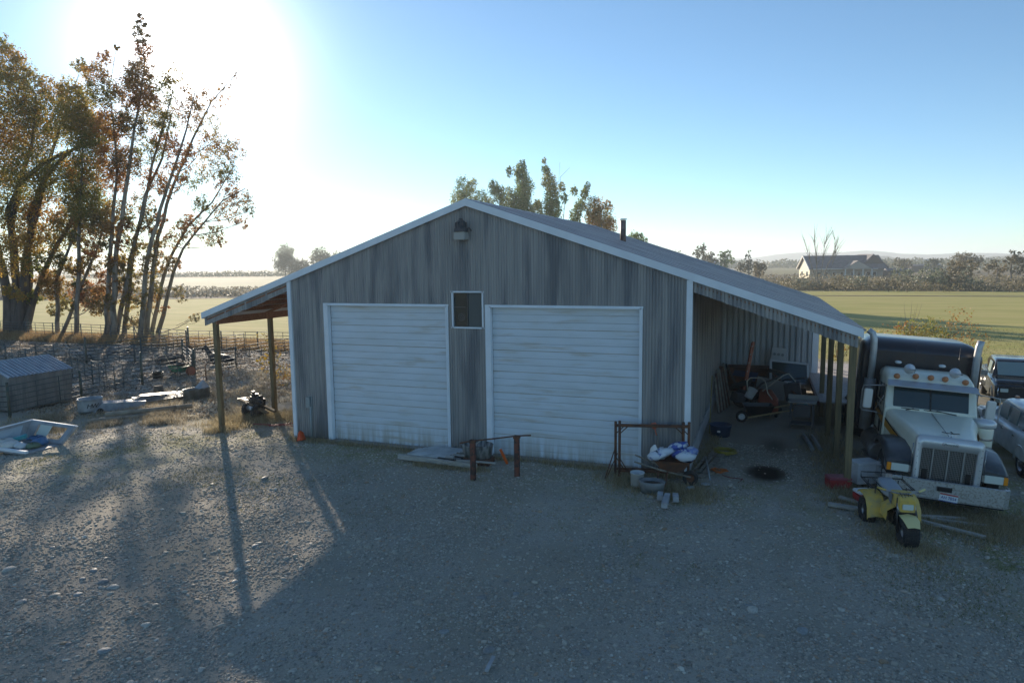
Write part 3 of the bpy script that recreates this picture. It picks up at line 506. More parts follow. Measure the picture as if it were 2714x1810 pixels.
sheet('dirt_road', [(-160, 63), (-91, 84), (-30, 119), (20, 129), (20, 133), (-30, 126), (-96, 92), (-165, 72)], -.45, roadm, 'grey dirt track crossing beyond the left field')
sheet('ditch', [(-10, 107.2), (36, 109.6), (100, 109), (160, 104), (160, 105.5), (100, 110.8), (36, 111.6), (-10, 109)], -.44, roadm, 'dark ditch line across the far end of the green field')
sheet('brown_field', [(20, 134), (36, 133), (160, 122), (800, 60), (900, 420), (80, 420), (10, 300), (-10, 200)], -.46, brownf, 'brown weedy pasture around the ranch house')
sheet('pale_field', [(-420, 70), (-109, 102), (-60, 160), (-60, 420), (-298, 282), (-800, 260)], -.46, pale, 'pale stubble field in the hazy distance')
# low hills at the horizon
hm = mat('sage_hills', (.15, .14, .10), .95, 0, (.09, .10, .07), .01, (1, 1, 1), 1)
def hills(name, pts, base_r, label, depth=500):
    rings = []
    for (az, h) in pts:
        d = (math.sin(az), math.cos(az)); r = base_r
        prof = [(r-depth, -2), (r-depth*.6, h*.35), (r-depth*.25, h*.8), (r, h), (r+depth*.5, h*.6), (r+depth, -2)]
        rings.append([(14+d[0]*q, -17+d[1]*q, z) for q, z in prof])
    b = MB(); b.loft(rings, closed=False); tag(b.build(name, hm), label, kind='structure')
rr = random.Random(4)
hp = []
for i in range(160):
    az = -1.25+i*.014
    h = 22+8*math.sin(az*9+1)+5*math.sin(az*23)+3*math.sin(az*61)+rr.uniform(-1.2, 1.2)
    k = ss((az-(-.25))/.5); hp.append((az, h*(.55+.75*k)))
hills('hills', hp, 2600, 'low blue hazy hills along the horizon')
hp = []
for i in range(100):
    az = .10+i*.008; hp.append((az, 9+5*math.sin(az*19)+3*math.sin(az*47+2)+rr.uniform(-.8, .8)+10*math.exp(-((az-.33)/.06)**2)))
hills('hill_slope', hp, 1300, 'nearer low slope with scrub below the horizon on the right', 260)

# ---------------------------------------------------------------- barn
BW, BL, XC, HR, SL, XL, XR = 12.23, 15.27, 6.115, 7.09, .34, -3.62, 16.14
zr = lambda x: HR-SL*abs(x-XC)
DOORS = ((1.34, 5.43), (6.77, 11.0)); DT = 4.27
WIN = (5.62, 6.56, 3.68, 4.70)
barn = thing('barn', 'weathered grey metal barn with two white overhead doors and a lean-to roof on each side', 'barn', (XC, 0, 0))
off = (-XC, 0, 0)
# front wall sheets
pw = BW/13
for i in range(13):
    x0 = i*pw; b = MB()
    def spans(t, x0=x0):
        x = x0+t; top = zr(x)+.02; holes = []
        for a, c in DOORS:
            if a <= x <= c: holes.append((0.0, DT))
        if WIN[0] <= x <= WIN[1]: holes.append((WIN[2], WIN[3]))
        o = []; z = .03
        for a, c in sorted(holes):
            if a > z: o.append((z, a))
            z = c
        o.append((z, top)); return o
    ribbed(b, (x0, 0, 0), (1, 0, 0), (0, 0, 1), (0, -1, 0), pw, spans, breaks=[v-x0 for v in (*DOORS[0], *DOORS[1], WIN[0], WIN[1], XC)])
    b.build('wall_panel', siding, barn, off, fixn=False)
# side walls, rear wall
nside = 17; sw = BL/nside
for i in range(nside):
    b = MB(); ribbed(b, (BW, i*sw, 0), (0, 1, 0), (0, 0, 1), (1, 0, 0), sw, lambda t: [(.5, zr(BW)+.0)]); b.build('wall_panel', siding, barn, off, fixn=False)
    b = MB(); ribbed(b, (0, i*sw, 0), (0, 1, 0), (0, 0, 1), (-1, 0, 0), sw, lambda t: [(.03, zr(0)+.0)], pitch=.15); b.build('wall_panel', siding, barn, off, fixn=False)
for i in range(13):
    b = MB(); ribbed(b, (i*pw, BL, 0), (1, 0, 0), (0, 0, 1), (0, 1, 0), pw, lambda t, x0=i*pw: [(.03, zr(x0+t))], pitch=.15, breaks=[XC-i*pw]); b.build('wall_panel', siding, barn, off, fixn=False)
MB().box((BW+.03, BL/2, .26), (.05, BL-.1, .50)).build('skirt_board', mat('skirt_metal', (.48, .50, .52), .6, .1, (.36, .38, .4), 2), barn, off)
# partition closing the back of the right lean-to: broad ribs
np_ = 4; ppw = (XR-.22-BW-.02)/np_
for i in range(np_):
    b = MB(); x0 = BW+.02+i*ppw
    ribbed(b, (x0, 13.0, 0), (1, 0, 0), (0, 0, 1), (0, -1, 0), ppw, lambda t, x0=x0: [(.05, zr(x0+t)-.05)], pitch=.235, depth=.045, edge=0); b.build('partition_panel', siding2, barn, off, fixn=False)
MB().box((XR-.12, 12.97, 1.88), (.24, .1, 3.66)).build('corner_trim', white_trim, barn, off)
MB().box((-.045, -.03, 2.52), (.13, .12, 5.03)).build('corner_trim', white_trim, barn, off, bevel=.006)
MB().box((BW-.01, -.03, 2.52), (.15, .12, 5.0)).build('corner_trim', white_trim, barn, off, bevel=.006)
# short siding strips hanging below the roof edge over the lean-to openings
for a, c, k in ((XL+.05, -.14, 4), (BW+.08, XR-.08, 5)):
    w_ = (c-a)/k
    for i in range(k):
        x0 = a+i*w_; dz = .27+.03*((i*7) % 3)/2
        b = MB(); ribbed(b, (x0, -.02, 0), (1, 0, 0), (0, 0, 1), (0, -1, 0), w_, lambda t, x0=x0, dz=dz: [(zr(x0+t)-dz, zr(x0+t)+.02)], pitch=.1); b.build('gable_strip', siding, barn, off, fixn=False)
# rake fascia (white), left and right
FH = .175; YF = -.13
for a, c in ((XL, XC), (XC, XR)):
    b = MB(); b.prism([(a, zr(a)), (c, zr(c)), (c, zr(c)+FH), (a, zr(a)+FH)], YF, YF+.05); b.build('rake_trim', white_trim, barn, off)
    b = MB(); b.prism([(a, zr(a)+FH), (c, zr(c)+FH), (c, zr(c)+FH+.022), (a, zr(a)+FH+.022)], YF+.0, YF+.17); b.build('rake_cap', white_trim, barn, off)
    e = a if c == XC else c
    MB().box((e, BL/2, zr(e)+FH/2-.01), (.04, BL+.2, FH)).build('eave_trim', white_trim, barn, off)
    b = MB(); b.prism([(a, zr(a)), (c, zr(c)), (c, zr(c)+FH), (a, zr(a)+FH)], BL+.1, BL+.14); b.build('rake_trim', white_trim, barn, off)
# roof sheets, ribs running down the slope
nr = 17; rw = (BL+.22)/nr; ln = math.hypot(1, SL)
for side in (-1, 1):
    xe = XL-.06 if side < 0 else XR+.06; run = abs(xe-XC)*ln
    for i in range(nr):
        b = MB()
        v = Vector((side/ln, 0, -SL/ln)); o = Vector((XC, -.10+i*rw, HR+FH-.02)); nn = Vector((side*SL/ln, 0, 1/ln))
        ribbed(b, o, (0, 1, 0), v, nn, rw, lambda t: [(0, run)], pitch=.19, depth=.03, edge=.012); b.build('roof_panel', roofm, barn, off, fixn=False)
b = MB(); b.prism([(XC-.22, HR+FH-.055), (XC, HR+FH+.03), (XC+.22, HR+FH-.055), (XC, HR+FH+.005)], -.12, BL+.12); b.build('ridge_cap', white_trim, barn, off)
# purlins, rafters, posts
for x in (-3.3, -2.65, -2.0, -1.35, -.7):
    MB().box((x, BL/2, zr(x)+.10), (.05, BL, .14)).build('purlin', red_wood, barn, off)
for x in (12.9, 13.7, 14.5, 15.3):
    MB().box((x, BL/2, zr(x)+.10), (.05, BL, .14)).build('purlin', red_wood, barn, off)
for y in (.06, 2.71, 5.42, 8.1, 10.8, 13.5):
    MB().bar((XL+.15, y, zr(XL+.15)-.09), (-.02, y, zr(-.02)-.09), .2, .05).build('rafter', red_wood, barn, off)
    h = zr(-3.22)-.1; MB().box((-3.22, y+.02, h/2-.25), (.15, .15, h+.5)).build('post', post_wood, barn, off, bevel=.006)
MB().box((-3.22+.1, BL/2, zr(-3.2)-.22), (.04, BL, .24)).build('header_beam', red_wood, barn, off)
for y in (.08, 2.75, 5.5, 8.3, 14.9):
    MB().bar((BW+.02, y, zr(BW+.02)-.09), (XR-.15, y, zr(XR-.15)-.09), .2, .05).build('rafter', red_wood, barn, off)
    h = zr(15.97)-.06; MB().box((15.97, y, h/2-.15), (.15, .15, h+.3)).build('post', post_wood, barn, off, bevel=.006)
# overhead doors: seven sections each, three ribs to a section
for (a, c) in DOORS:
    fr = MB(); fr.box((a+.015, .01, DT/2+.03), (.03, .16, DT)); fr.box((c-.015, .01, DT/2+.03), (.03, .16, DT)); fr.box(((a+c)/2, .01, DT+.015), (c-a+.0, .16, .035))
    fr.box((a-.07, -.035, DT/2+.02), (.14, .03, DT)); fr.box((c+.02, -.035, DT/2+.02), (.05, .03, DT)); fr.box(((a+c)/2-.04, -.035, DT+.045), (c-a+.20, .032, .05))
    df = fr.build('door_frame', white_trim, barn, off)
    door = MB().box(((a+c)/2, .16, DT/2), (c-a, .02, DT)).build('garage_door', dark_gap, barn, off)
    sec = MB(); w_ = c-a-.06; sh = (DT-.02)/7; k = 3; rh = sh/k
    prof = []
    for q in range(k):
        z0 = q*rh; g0 = .008 if q == 0 else .0045; g1 = .008 if q == k-1 else .0045
        prof += [(z0, .0), (z0+g0, .0), (z0+g0+.004, -.014), (z0+rh*.5, -.017), (z0+rh-g1-.004, -.014), (z0+rh-g1, .0), (z0+rh, .0)]
    for n_i, ((z0, d0), (z1, d1)) in enumerate(zip(prof, prof[1:])):
        if z1-z0 < 1e-6: continue
        flat = abs(d0) < 1e-6 and abs(d1) < 1e-6
        g_ = (1 if (z0 < .012 or z1 > sh-.012) else 2) if flat else 0
        sec.quad((-w_/2, d0, z0), (w_/2, d0, z0), (w_/2, d1, z1), (-w_/2, d1, z1), g_)
    sme = sec.mesh('door_section', [doorw, doorj, doorc], fixn=False)
    for q in range(7): ob('door_section', sme, door, ((a+c)/2, .12, .02+q*sh))
    MB().box(((a+c)/2, -.02, .0), (c-a+.1, .36, .09)).build('door_sill', concrete, barn, off)
# window with two panes
wx0, wx1, wz0, wz1 = WIN
b = MB()
for (cx, cz, w_, h_) in (((wx0+wx1)/2, wz0, wx1-wx0+.09, .045), ((wx0+wx1)/2, wz1, wx1-wx0+.09, .045), (wx0, (wz0+wz1)/2, .045, wz1-wz0+.04), (wx1, (wz0+wz1)/2, .045, wz1-wz0+.04)): b.box((cx, -.02, cz), (w_, .07, h_))
wn = b.build('window', white_trim, barn, off)
MB().box((wx0+.23, .05, (wz0+wz1)/2), (.42, .015, wz1-wz0-.06)).build('pane', glass, wn)
MB().box((wx1-.24, .035, (wz0+wz1)/2), (.45, .015, wz1-wz0-.06)).build('pane', mat('dusty_screen', (.07, .085, .085), .5), wn)
MB().box(((wx0+wx1)/2-.02, .028, (wz0+wz1)/2), (.035, .03, wz1-wz0-.05)).build('mullion', mat('bronze_alu', (.06, .065, .065), .5, .3), wn)
b = MB()
for r_ in (.045, .10): b.tube([(wx0+.25+r_*math.cos(t*PI/8), .037, wz0+.30+r_*math.sin(t*PI/8)) for t in range(17)], .008, 5, caps=False)
b.box((wx0+.2, .037, wz0+.58), (.36, .006, .012)); b.build('fan_grille', mat('dim_grey', (.16, .17, .17), .6), wn)
# conduit box at the left and the flue on the roof
b = MB(); b.tube([(.56, -.05, 0), (.56, -.05, 1.05)], .035, 8); b.box((.50, -.06, 1.18), (.13, .09, .34)); b.tube([(.62, -.05, .55), (.62, -.05, 1.38), (.5, -.05, 1.4)], .012, 6); b.build('conduit', mat('grey_pvc', (.30, .33, .33), .6), barn, off)
b = MB(); b.tube([(9.17, 6.75, 5.9), (9.17, 6.75, 6.98)], .105, 14, caps=True); fl = b.build('flue_pipe', mat('flue_rust', (.30, .22, .19), .6, .4, (.09, .06, .05), 3, contrast=(.4, .6)), barn, off)
MB().tube([(9.17, 6.75, 7.0), (9.17, 6.75, 7.03)], .135, 14).build('pipe_cap', galv, fl)
# yard light on the gable
t = thing('yard_light', 'old grey yard light mounted under the peak of the front gable', 'light', (6.02, -.02, 6.38))
MB().box((0, -.2, -.12), (.34, .30, .22), taper=.96).build('lens', mat('lamp_diffuser', (.36, .36, .34), .6), t, bevel=.015)
MB().lathe([(.21, 0), (.2, .06), (.15, .12), (.13, .26), (.06, .32), (.05, .36), (0.001, .37)], (0, -.2, 0), 14).build('housing', mat('dark_housing', (.05, .055, .06), .6, .3, (.09, .09, .09), 9), t)
b = MB()
for k in range(8):
    a = k*PI/4; b.box((.14*math.cos(a), -.2+.14*math.sin(a), .17), (.06, .012, .16), rz=a)
b.build('cooling_fin', MATS['dark_housing'], t); MB().tube([(.12, -.2, .05), (.22, -.12, .10), (.22, .02, .02)], .018, 6).build('bracket', MATS['dark_housing'], t)
# ---------------------------------------------------------------- semi truck
def rrect(hw, z0, z1, rad, y, n=5, x=0):
    """open arch: up one side, over rounded shoulders, down the other"""
    p = [(x-hw, y, z0)]
    for k in range(n+1):
        a = PI-k*PI/2/n; p.append((x-hw+rad+rad*math.cos(a), y, z1-rad+rad*math.sin(a)))
    for k in range(n+1):
        a = PI/2-k*PI/2/n; p.append((x+hw-rad+rad*math.cos(a), y, z1-rad+rad*math.sin(a)))
    p.append((x+hw, y, z0)); return p
def ring(hx, y, z0, z1, rad, x=0, n=4):
    """closed rounded rectangle at one y"""
    p = []
    for (cx, cz, a0) in ((x+hx-rad, z1-rad, 0), (x-hx+rad, z1-rad, PI/2), (x-hx+rad, z0+rad, PI), (x+hx-rad, z0+rad, 1.5*PI)):
        for k in range(n+1):
            a = a0+k*PI/2/n; p.append((cx+rad*math.cos(a), y, cz+rad*math.sin(a)))
    return p
def wheel(parent, c, r, w, rim_r, rimmat, ang=0, name='wheel', hubcap=.05, lugs=0, side=-1, tread=24):
    """a tyre with a rim, axle along local x; part with sub-parts"""
    M = Matrix.Rotation(ang, 3, 'Z') @ Matrix.Rotation(PI/2, 3, 'Y')
    b = MB(); h = w/2
    b.lathe([(rim_r, -h*.8), (rim_r+.02, -h), (r*.86, -h), (r*.97, -h*.72), (r, -h*.35), (r, h*.35), (r*.97, h*.72), (r*.86, h), (rim_r+.02, h), (rim_r, h*.8)], (0, 0, 0), 28, M=M)
    for k in range(tread):
        a = 2*PI*k/tread; q = M @ Vector((math.cos(a)*r, math.sin(a)*r, 0)); R = M @ Matrix.Rotation(a, 3, 'Z')
        b.box(q, (.012*2, r*.16, w*.78), M=R)
    t = b.build('tyre', rubber, parent, c)
    m = MB(); s = side*h
    m.lathe([(rim_r, s), (rim_r*.93, s*.75), (rim_r*.86, s*.45), (rim_r*.5, s*.45-side*0), (rim_r*.38, s*(1+hubcap*4)), (.001, s*(1+hubcap*4))], (0, 0, 0), 24, M=M)
    m.lathe([(rim_r, -s), (rim_r*.8, -s*.5), (.001, -s*.5)], (0, 0, 0), 20, M=M)
    for k in range(lugs):
        a = 2*PI*k/lugs; q = M @ Vector((math.cos(a)*rim_r*.62, math.sin(a)*rim_r*.62, s*.62)); m.tube([q, q+M @ Vector((0, 0, side*.05))], .018, 6)
    m.build('rim', rimmat, t)
    return t
TX, TY, TZ, TR = 17.82, -.70, -.17, .005
tk = thing('semi_truck', 'cream semi truck with black sleeper and chrome grille beside the lean-to posts', 'semi truck', (TX, TY, TZ), TR)
tk.rotation_euler = (0, .065, TR)
MB().loft([rrect(.62, .95, 1.62, .14, .34), rrect(.65, .92, 1.68, .15, .9), rrect(.76, .92, 1.74, .16, 1.9), rrect(.93, .95, 1.82, .16, 2.8), rrect(.98, .95, 1.86, .16, 3.25)], closed=False).build('hood', cream, tk)
MB().box((0, 3.27, 1.4), (1.98, .06, .9)).build('cowl', cream, tk)
# grille shell: a chromed surround with rounded shoulders
b = MB(); o = ring(.65, .20, .50, 1.72, .13); i_ = ring(.54, .19, .60, 1.43, .03)
b.loft([ring(.64, .40, .50, 1.69, .13), o, i_, ring(.54, .30, .60, 1.43, .03)])
b.build('grille_shell', mat('brushed_chrome', (.64, .65, .66), .38, .45), tk)
MB().box((0, .31, 1.01), (1.08, .02, .84)).build('radiator', mat('radiator', (.06, .06, .06), .6, .5), tk)
b = MB()
for k in range(36): b.box((-.52+k*1.04/35, .265, 1.01), (.008, .02, .83))
for k in range(20): b.box((0, .272, .61+k*.043), (1.06, .01, .007))
b.build('grille_mesh', mat('grille_steel', (.33, .33, .34), .4, .8), tk)
for x in (-.30, 0, .30): MB().box((x, .25, 1.02), (.035, .03, .85)).build('grille_bar', mat('grille_steel', (.33, .33, .34), .4, .8), tk)
em = MB().lathe([(.001, -.012), (.155, -.012), (.16, 0), (.155, .004)], (0, 0, 0), 24, M=Matrix.Rotation(PI/2, 3, 'X'), sy=.42).build('emblem', mat('emblem_red', (.30, .02, .04), .3), tk, (0, .19, 1.56))
text_obj('lettering', 'Peterbilt', .075, mat('chrome', ()), em, (0, -.016, 0), (PI/2, 0, 0), .003, shear=.3)
b = MB(); b.tube([(0, .26, 1.70), (0, .24, 1.80)], .012, 6); b.box((-.09, .30, 1.80), (.17, .05, .012), rz=-.35); b.box((.09, .30, 1.80), (.17, .05, .012), rz=.35); b.box((0, .26, 1.82), (.03, .16, .03)); b.build('hood_ornament', chrome, tk)
# bumper and plate
b = MB(); pts = [(-1.22, .42), (-1.20, .12), (-1.08, .02), (1.08, .02), (1.20, .12), (1.22, .42)]
b.loft([[(x, y, .33) for x, y in pts], [(x*.995, y-.01, .36) for x, y in pts], [(x, y, .74) for x, y in pts], [(x*.98, y+.05, .755) for x, y in pts]], closed=False, smooth=False)
b.build('bumper', mat('spotted_chrome', (.50, .51, .52), .34, .6, (.34, .32, .30), 30, contrast=(.5, .62)), tk)
MB().box((0, .3, .45), (2.2, .5, .3)).build('bumper_backing', black_paint, tk)
lp = MB().box((0, 0, 0), (.36, .012, .18)).build('license_plate', plate_w, tk, (.05, .0, .42), (0, .06, 0))
MB().box((0, -.008, .072), (.35, .004, .03)).build('plate_band', plate_r, lp); MB().box((0, -.008, -.080), (.35, .004, .016)).build('plate_band', plate_b, lp)
text_obj('plate_number', 'AH 7854', .095, mat('plate_blue', ()), lp, (0, -.009, -.008), (PI/2, 0, 0), .002, .85)
MB().box((-.05, -.01, .60), (.28, .05, .10)).build('tow_bracket', black_paint, tk)
# fenders
fm = mat('black_fender', (.035, .038, .045), .3, 0, (.06, .065, .07), 5, coat=.3)
for s in (-1, 1):
    rings = []
    for (y, zt, xo) in ((.30, 1.00, 1.17), (.34, 1.08, 1.18), (.7, 1.20, 1.2), (1.05, 1.32, 1.2), (1.5, 1.34, 1.2), (1.9, 1.24, 1.19), (2.2, 1.02, 1.17), (2.38, .75, 1.15)):
        zi = zt+.06; r_ = [(s*.66, y, zi), (s*.85, y, zt+.03), (s*(xo-.07), y, zt-.01), (s*xo, y, zt-.07), (s*xo, y, zt-.16)]
        rings.append(r_)
    f_ = MB(); f_.loft(rings, closed=False); f_.quad((s*.66, .30, .78), (s*1.17, .30, .78), (s*1.17, .30, 1.0), (s*.66, .30, 1.06))
    f_.quad((s*1.17, .30, .78), (s*1.17, .62, .82), (s*1.19, .62, 1.05), (s*1.17, .30, .95))
    fo = f_.build('fender', fm, tk)
    hl = MB().box((s*.91, .27, .89), (.36, .05, .17)).build('headlight', lens, tk, bevel=.01)
    MB().box((s*1.125, .275, .89), (.09, .06, .17)).build('turn_signal', amber, hl, bevel=.01)
    MB().box((s*.72, .28, .89), (.06, .03, .14)).build('lamp_bezel', mat('dull_chrome', ()), hl)
    wheel(tk, (s*1.02, 1.15, .52), .52, .28, .29, chrome, name='wheel', lugs=10, side=s, hubcap=.12)
    # rear axles
    for y in (6.9, 8.2): wheel(tk, (s*.95, y, .52), .52, .50, .29, dull_chrome, side=s)
# cab
cb = MB(); cb.loft([ring(1.0, 3.22, .95, 1.88, .06), ring(1.01, 3.30, .95, 1.93, .06), ring(.99, 3.52, .95, 2.48, .10), ring(.98, 3.72, .95, 2.68, .18), ring(1.0, 4.2, .95, 2.76, .18), ring(1.0, 4.6, .95, 2.74, .18)], caps=True)
cab = cb.build('cab', cream, tk)
tilt = math.atan2(.22, .56)
for s in (-1, 1):
    MB().box((s*.415, 3.375, 2.14), (.81, .03, .60), M=Matrix.Rotation(-tilt, 3, 'X')).build('windshield', glass, tk, bevel=.008)
    w = MB().box((0, 0, 0), (.025, .62, .42)).build('side_window', glass, tk, (s*1.0, 3.95, 2.16))
    b = MB(); b.tube([(s*.55, 3.17, 1.86), (s*.25-.12, 3.25, 1.90)], .012, 5); b.box((s*.25-.2, 3.22, 1.89), (.40, .012, .022), rz=-.05); b.build('wiper', black_paint, tk)
MB().box((0, 3.36, 2.12), (.035, .05, .62), M=Matrix.Rotation(-tilt, 3, 'X')).build('windshield_divider', mat('rubber', ()), tk)
b = MB(); b.add([(-.97, 3.50, 2.53), (.97, 3.50, 2.53), (.99, 3.24, 2.42), (-.99, 3.24, 2.42), (-.97, 3.50, 2.55), (.97, 3.50, 2.55), (.99, 3.24, 2.44), (-.99, 3.24, 2.44)], [(0, 1, 2, 3), (4, 7, 6, 5), (3, 2, 6, 7), (0, 3, 7, 4), (2, 1, 5, 6), (1, 0, 4, 5)])
b.build('sun_visor', mat('visor_metal', (.45, .46, .48), .35, .6), tk)
for x in (-.72, -.32, 0, .30, .72):
    ml = MB().lathe([(.075, 0), (.07, .03), (.055, .08), (.03, .10), (.001, .105)], (0, 0, 0), 14, M=Matrix.Rotation(1.15, 3, 'X')).build('marker_light', amber_cap, tk, (x*1.05, 3.64, 2.66-.10*abs(x)**3))
for x in (-.50, .50):
    b = MB(); b.lathe([(.02, .6), (.025, .25), (.05, .08), (.13, 0), (.125, -.02), (.001, -.02)], (x, 3.60, 2.84), 16, M=Matrix.Rotation(PI/2-.1, 3, 'X') @ Matrix.Rotation(PI, 3, 'X') @ Matrix.Rotation(PI, 3, 'X')); 
    b.build('air_horn', white_plastic, tk)
    MB().lathe([(.06, 0), (.085, .03), (.06, .06), (.001, .07)], (0, 0, 0), 14).build('horn_cap', white_plastic, tk, (x-.18, 4.1, 2.9))
# door stripes and lettering on the picture-left side
for s in (-1, 1):
    b = MB(); b.add([(s*1.012, 4.58, 1.74), (s*1.012, 3.35, 1.60), (s*1.012, 3.35, 1.42), (s*1.012, 4.58, 1.56)], [(0, 1, 2, 3)]); b.build('door_stripe', mat('stripe_orange', (.50, .24, .03), .4), tk)
    b = MB(); b.add([(s*1.013, 4.58, 1.78), (s*1.013, 3.35, 1.64), (s*1.013, 3.35, 1.60), (s*1.013, 4.58, 1.74)], [(0, 1, 2, 3)]); b.add([(s*1.013, 4.58, 1.56), (s*1.013, 3.35, 1.42), (s*1.013, 3.35, 1.39), (s*1.013, 4.58, 1.53)], [(0, 1, 2, 3)]); b.build('door_stripe', black_paint, tk)
    b = MB(); b.add([(s*.985, 3.2, 1.58), (s*.91, 2.5, 1.46), (s*.745, 1.6, 1.28), (s*.745, 1.6, 1.20), (s*.91, 2.5, 1.31), (s*.985, 3.2, 1.40)], [(0, 1, 4, 5), (1, 2, 3, 4)]); b.build('hood_stripe', mat('stripe_orange', ()), tk)
    b = MB(); b.add([(s*.988, 3.2, 1.62), (s*.913, 2.5, 1.50), (s*.748, 1.6, 1.31), (s*.748, 1.6, 1.28), (s*.913, 2.5, 1.46), (s*.988, 3.2, 1.58)], [(0, 1, 4, 5), (1, 2, 3, 4)]); b.build('hood_stripe', black_paint, tk)
    b = MB(); b.sphere((s*.90, 2.15, 1.16), .09, 12, (.7, 1, 1)); b.build('side_lamp', white_plastic, tk)
rz_ = (PI/2, 0, -PI/2)
text_obj('door_lettering', 'INTERSTATE', .13, black_cloth, tk, (-1.016, 4.1, 1.86), rz_, .003)
text_obj('door_lettering', 'TRUCK', .11, black_cloth, tk, (-1.016, 4.2, 1.66), rz_, .003)
text_obj('door_lettering', 'KW 10001', .10, black_cloth, tk, (-1.016, 4.1, 1.12), rz_, .003)
text_obj('unit_number', '116', .15, black_cloth, tk, (-.665, .95, 1.18), (PI/2, 0, -PI/2-.03), .003, .8)
MB().box((-1.01, 3.75, 1.28), (.03, .12, .34)).build('door_vent', black_paint, tk, bevel=.01)
# stacks, mufflers, air cleaners
for s in (-1, 1):
    st = MB().tube([(s*1.20, 4.66, .95), (s*1.20, 4.66, 2.35)], .145, 18).build('muffler', mat('heat_shield', (.30, .30, .31), .5, .35, (.20, .19, .18), 3), tk)
    MB().tube([(s*1.20, 4.66, 2.35), (s*1.20, 4.66, 3.15), (s*1.22, 4.66, 3.42), (s*1.27, 4.68, 3.58), (s*1.38, 4.7, 3.66)] if s < 0 else [(s*1.20, 4.66, 2.35), (s*1.20, 4.66, 3.2), (s*1.22, 4.68, 3.45), (s*1.25, 4.70, 3.60)], .085, 14).build('exhaust_stack', mat('stack_steel', (.52, .53, .54), .4, .35, (.42, .42, .42), 6), tk)
    if s > 0:
        ac = MB().lathe([(.17, 0), (.20, .03), (.20, .62), (.19, .66)], (s*1.12, 3.05, 1.02), 20).build('air_cleaner', cream, tk)
        MB().lathe([(.19, 0), (.235, .04), (.24, .14), (.2, .19), (.001, .22)], (s*1.12, 3.05, 1.66), 20).build('air_cleaner_lid', mat('brushed_chrome', ()), ac)
        b = MB()
        for z in (1.15, 1.38): b.lathe([(.203, 0), (.205, .01), (.205, .04), (.203, .05)], (s*1.12, 3.05, z), 20)
        b.build('band', dull_chrome, ac)
    # mirror
    mr = MB().box((s*1.36, 3.62, 1.98), (.20, .10, .50), rz=0).build('mirror', mat('brushed_chrome', ()), tk, bevel=.02)
    b = MB(); b.tube([(s*.93, 3.5, 2.38), (s*1.36, 3.55, 2.34), (s*1.50, 3.55, 2.32), (s*1.52, 3.55, 2.2), (s*1.52, 3.55, 1.72), (s*1.46, 3.55, 1.66), (s*1.2, 3.55, 1.66), (s*.93, 3.5, 1.60)], .014, 6); b.tube([(s*.93, 3.5, 2.30), (s*1.18, 3.55, 1.72)], .012, 6); b.tube([(s*1.12, 3.55, 2.33), (s*.95, 3.9, 2.4)], .012, 6)
    b.build('mirror_bracket', dull_chrome, mr)
b = MB(); b.tube([(-.95, 4.9, 1.05), (-.9, 5.2, 1.0), (-.9, 6.5, 1.0)], .3, 18); b.build('fuel_tank', dull_chrome, tk)
MB().tube([(.98, 4.0, .72), (.98, 5.8, .72)], .3, 18).build('fuel_tank', dull_chrome, tk)
MB().tube([(-.98, 2.9, .72), (-.98, 4.6, .72)], .3, 18).build('fuel_tank', dull_chrome, tk)
# sleeper
sm = mat('black_sleeper', (.012, .014, .02), .28, 0, (.02, .022, .03), 2, coat=.25)
MB().loft([ring(1.38, 4.90, .95, 3.12, .16), ring(1.42, 4.98, .92, 3.28, .22), ring(1.42, 5.35, .92, 3.42, .34), ring(1.40, 6.5, .92, 3.44, .36), ring(1.36, 6.62, .95, 3.36, .30)], caps=True).build('sleeper', sm, tk)
b = MB(); b.tube([(-1.435, 5.3, 2.1), (-1.435, 5.3, 2.9)], .012, 6); b.tube([(-1.435, 5.3, 1.2), (-1.435, 5.3, 1.8)], .012, 6); b.build('grab_rail', dull_chrome, tk)
b = MB(); b.box((-.42, 5.5, .8), (.1, 10.5, .28)); b.box((.42, 5.5, .8), (.1, 10.5, .28)); b.build('chassis_frame', black_paint, tk)
for x in (-.32, .62): MB().tube([(x*1.0, 3.9, 2.64), (x*1.04, 4.0, 3.45)], .006, 5).build('antenna', black_paint, tk)
MB().box((-.86, 3.35, 1.93), (.07, .012, .09)).build('sticker', white_plastic, tk)

# front details: hood seam, door seams, vents, cab steps, mud flaps
for s in (-1, 1):
    b = MB(); b.tube([(s*1.008, 3.42, 1.02), (s*1.008, 3.42, 2.42)], .008, 4); b.tube([(s*1.008, 4.5, 1.02), (s*1.008, 4.5, 2.5)], .008, 4); b.tube([(s*1.008, 3.42, 1.02), (s*1.008, 4.5, 1.02)], .008, 4); b.build('door_seam', black_paint, tk)
    MB().box((s*1.02, 4.3, 1.55), (.02, .16, .035)).build('door_handle', chrome, tk)
    MB().box((s*1.12, 3.9, .78), (.28, .7, .04)).build('cab_step', dull_chrome, tk); MB().box((s*1.12, 3.9, .45), (.28, .7, .04)).build('cab_step', dull_chrome, tk)
    MB().tube([(s*.70, .25, 1.0), (s*.70, .25, 1.5)], .012, 6).build('shell_latch', dull_chrome, tk)
MB().tube([(0, .45, 1.70), (0, 1.2, 1.745), (0, 2.2, 1.79), (0, 3.1, 1.86)], .010, 5).build('hood_seam', dull_chrome, tk)
for k in range(7):
    for s in (-1, 1): MB().sphere((s*.61, .185, .62+k*.15), .012, 6).build('rivet', dull_chrome, tk)
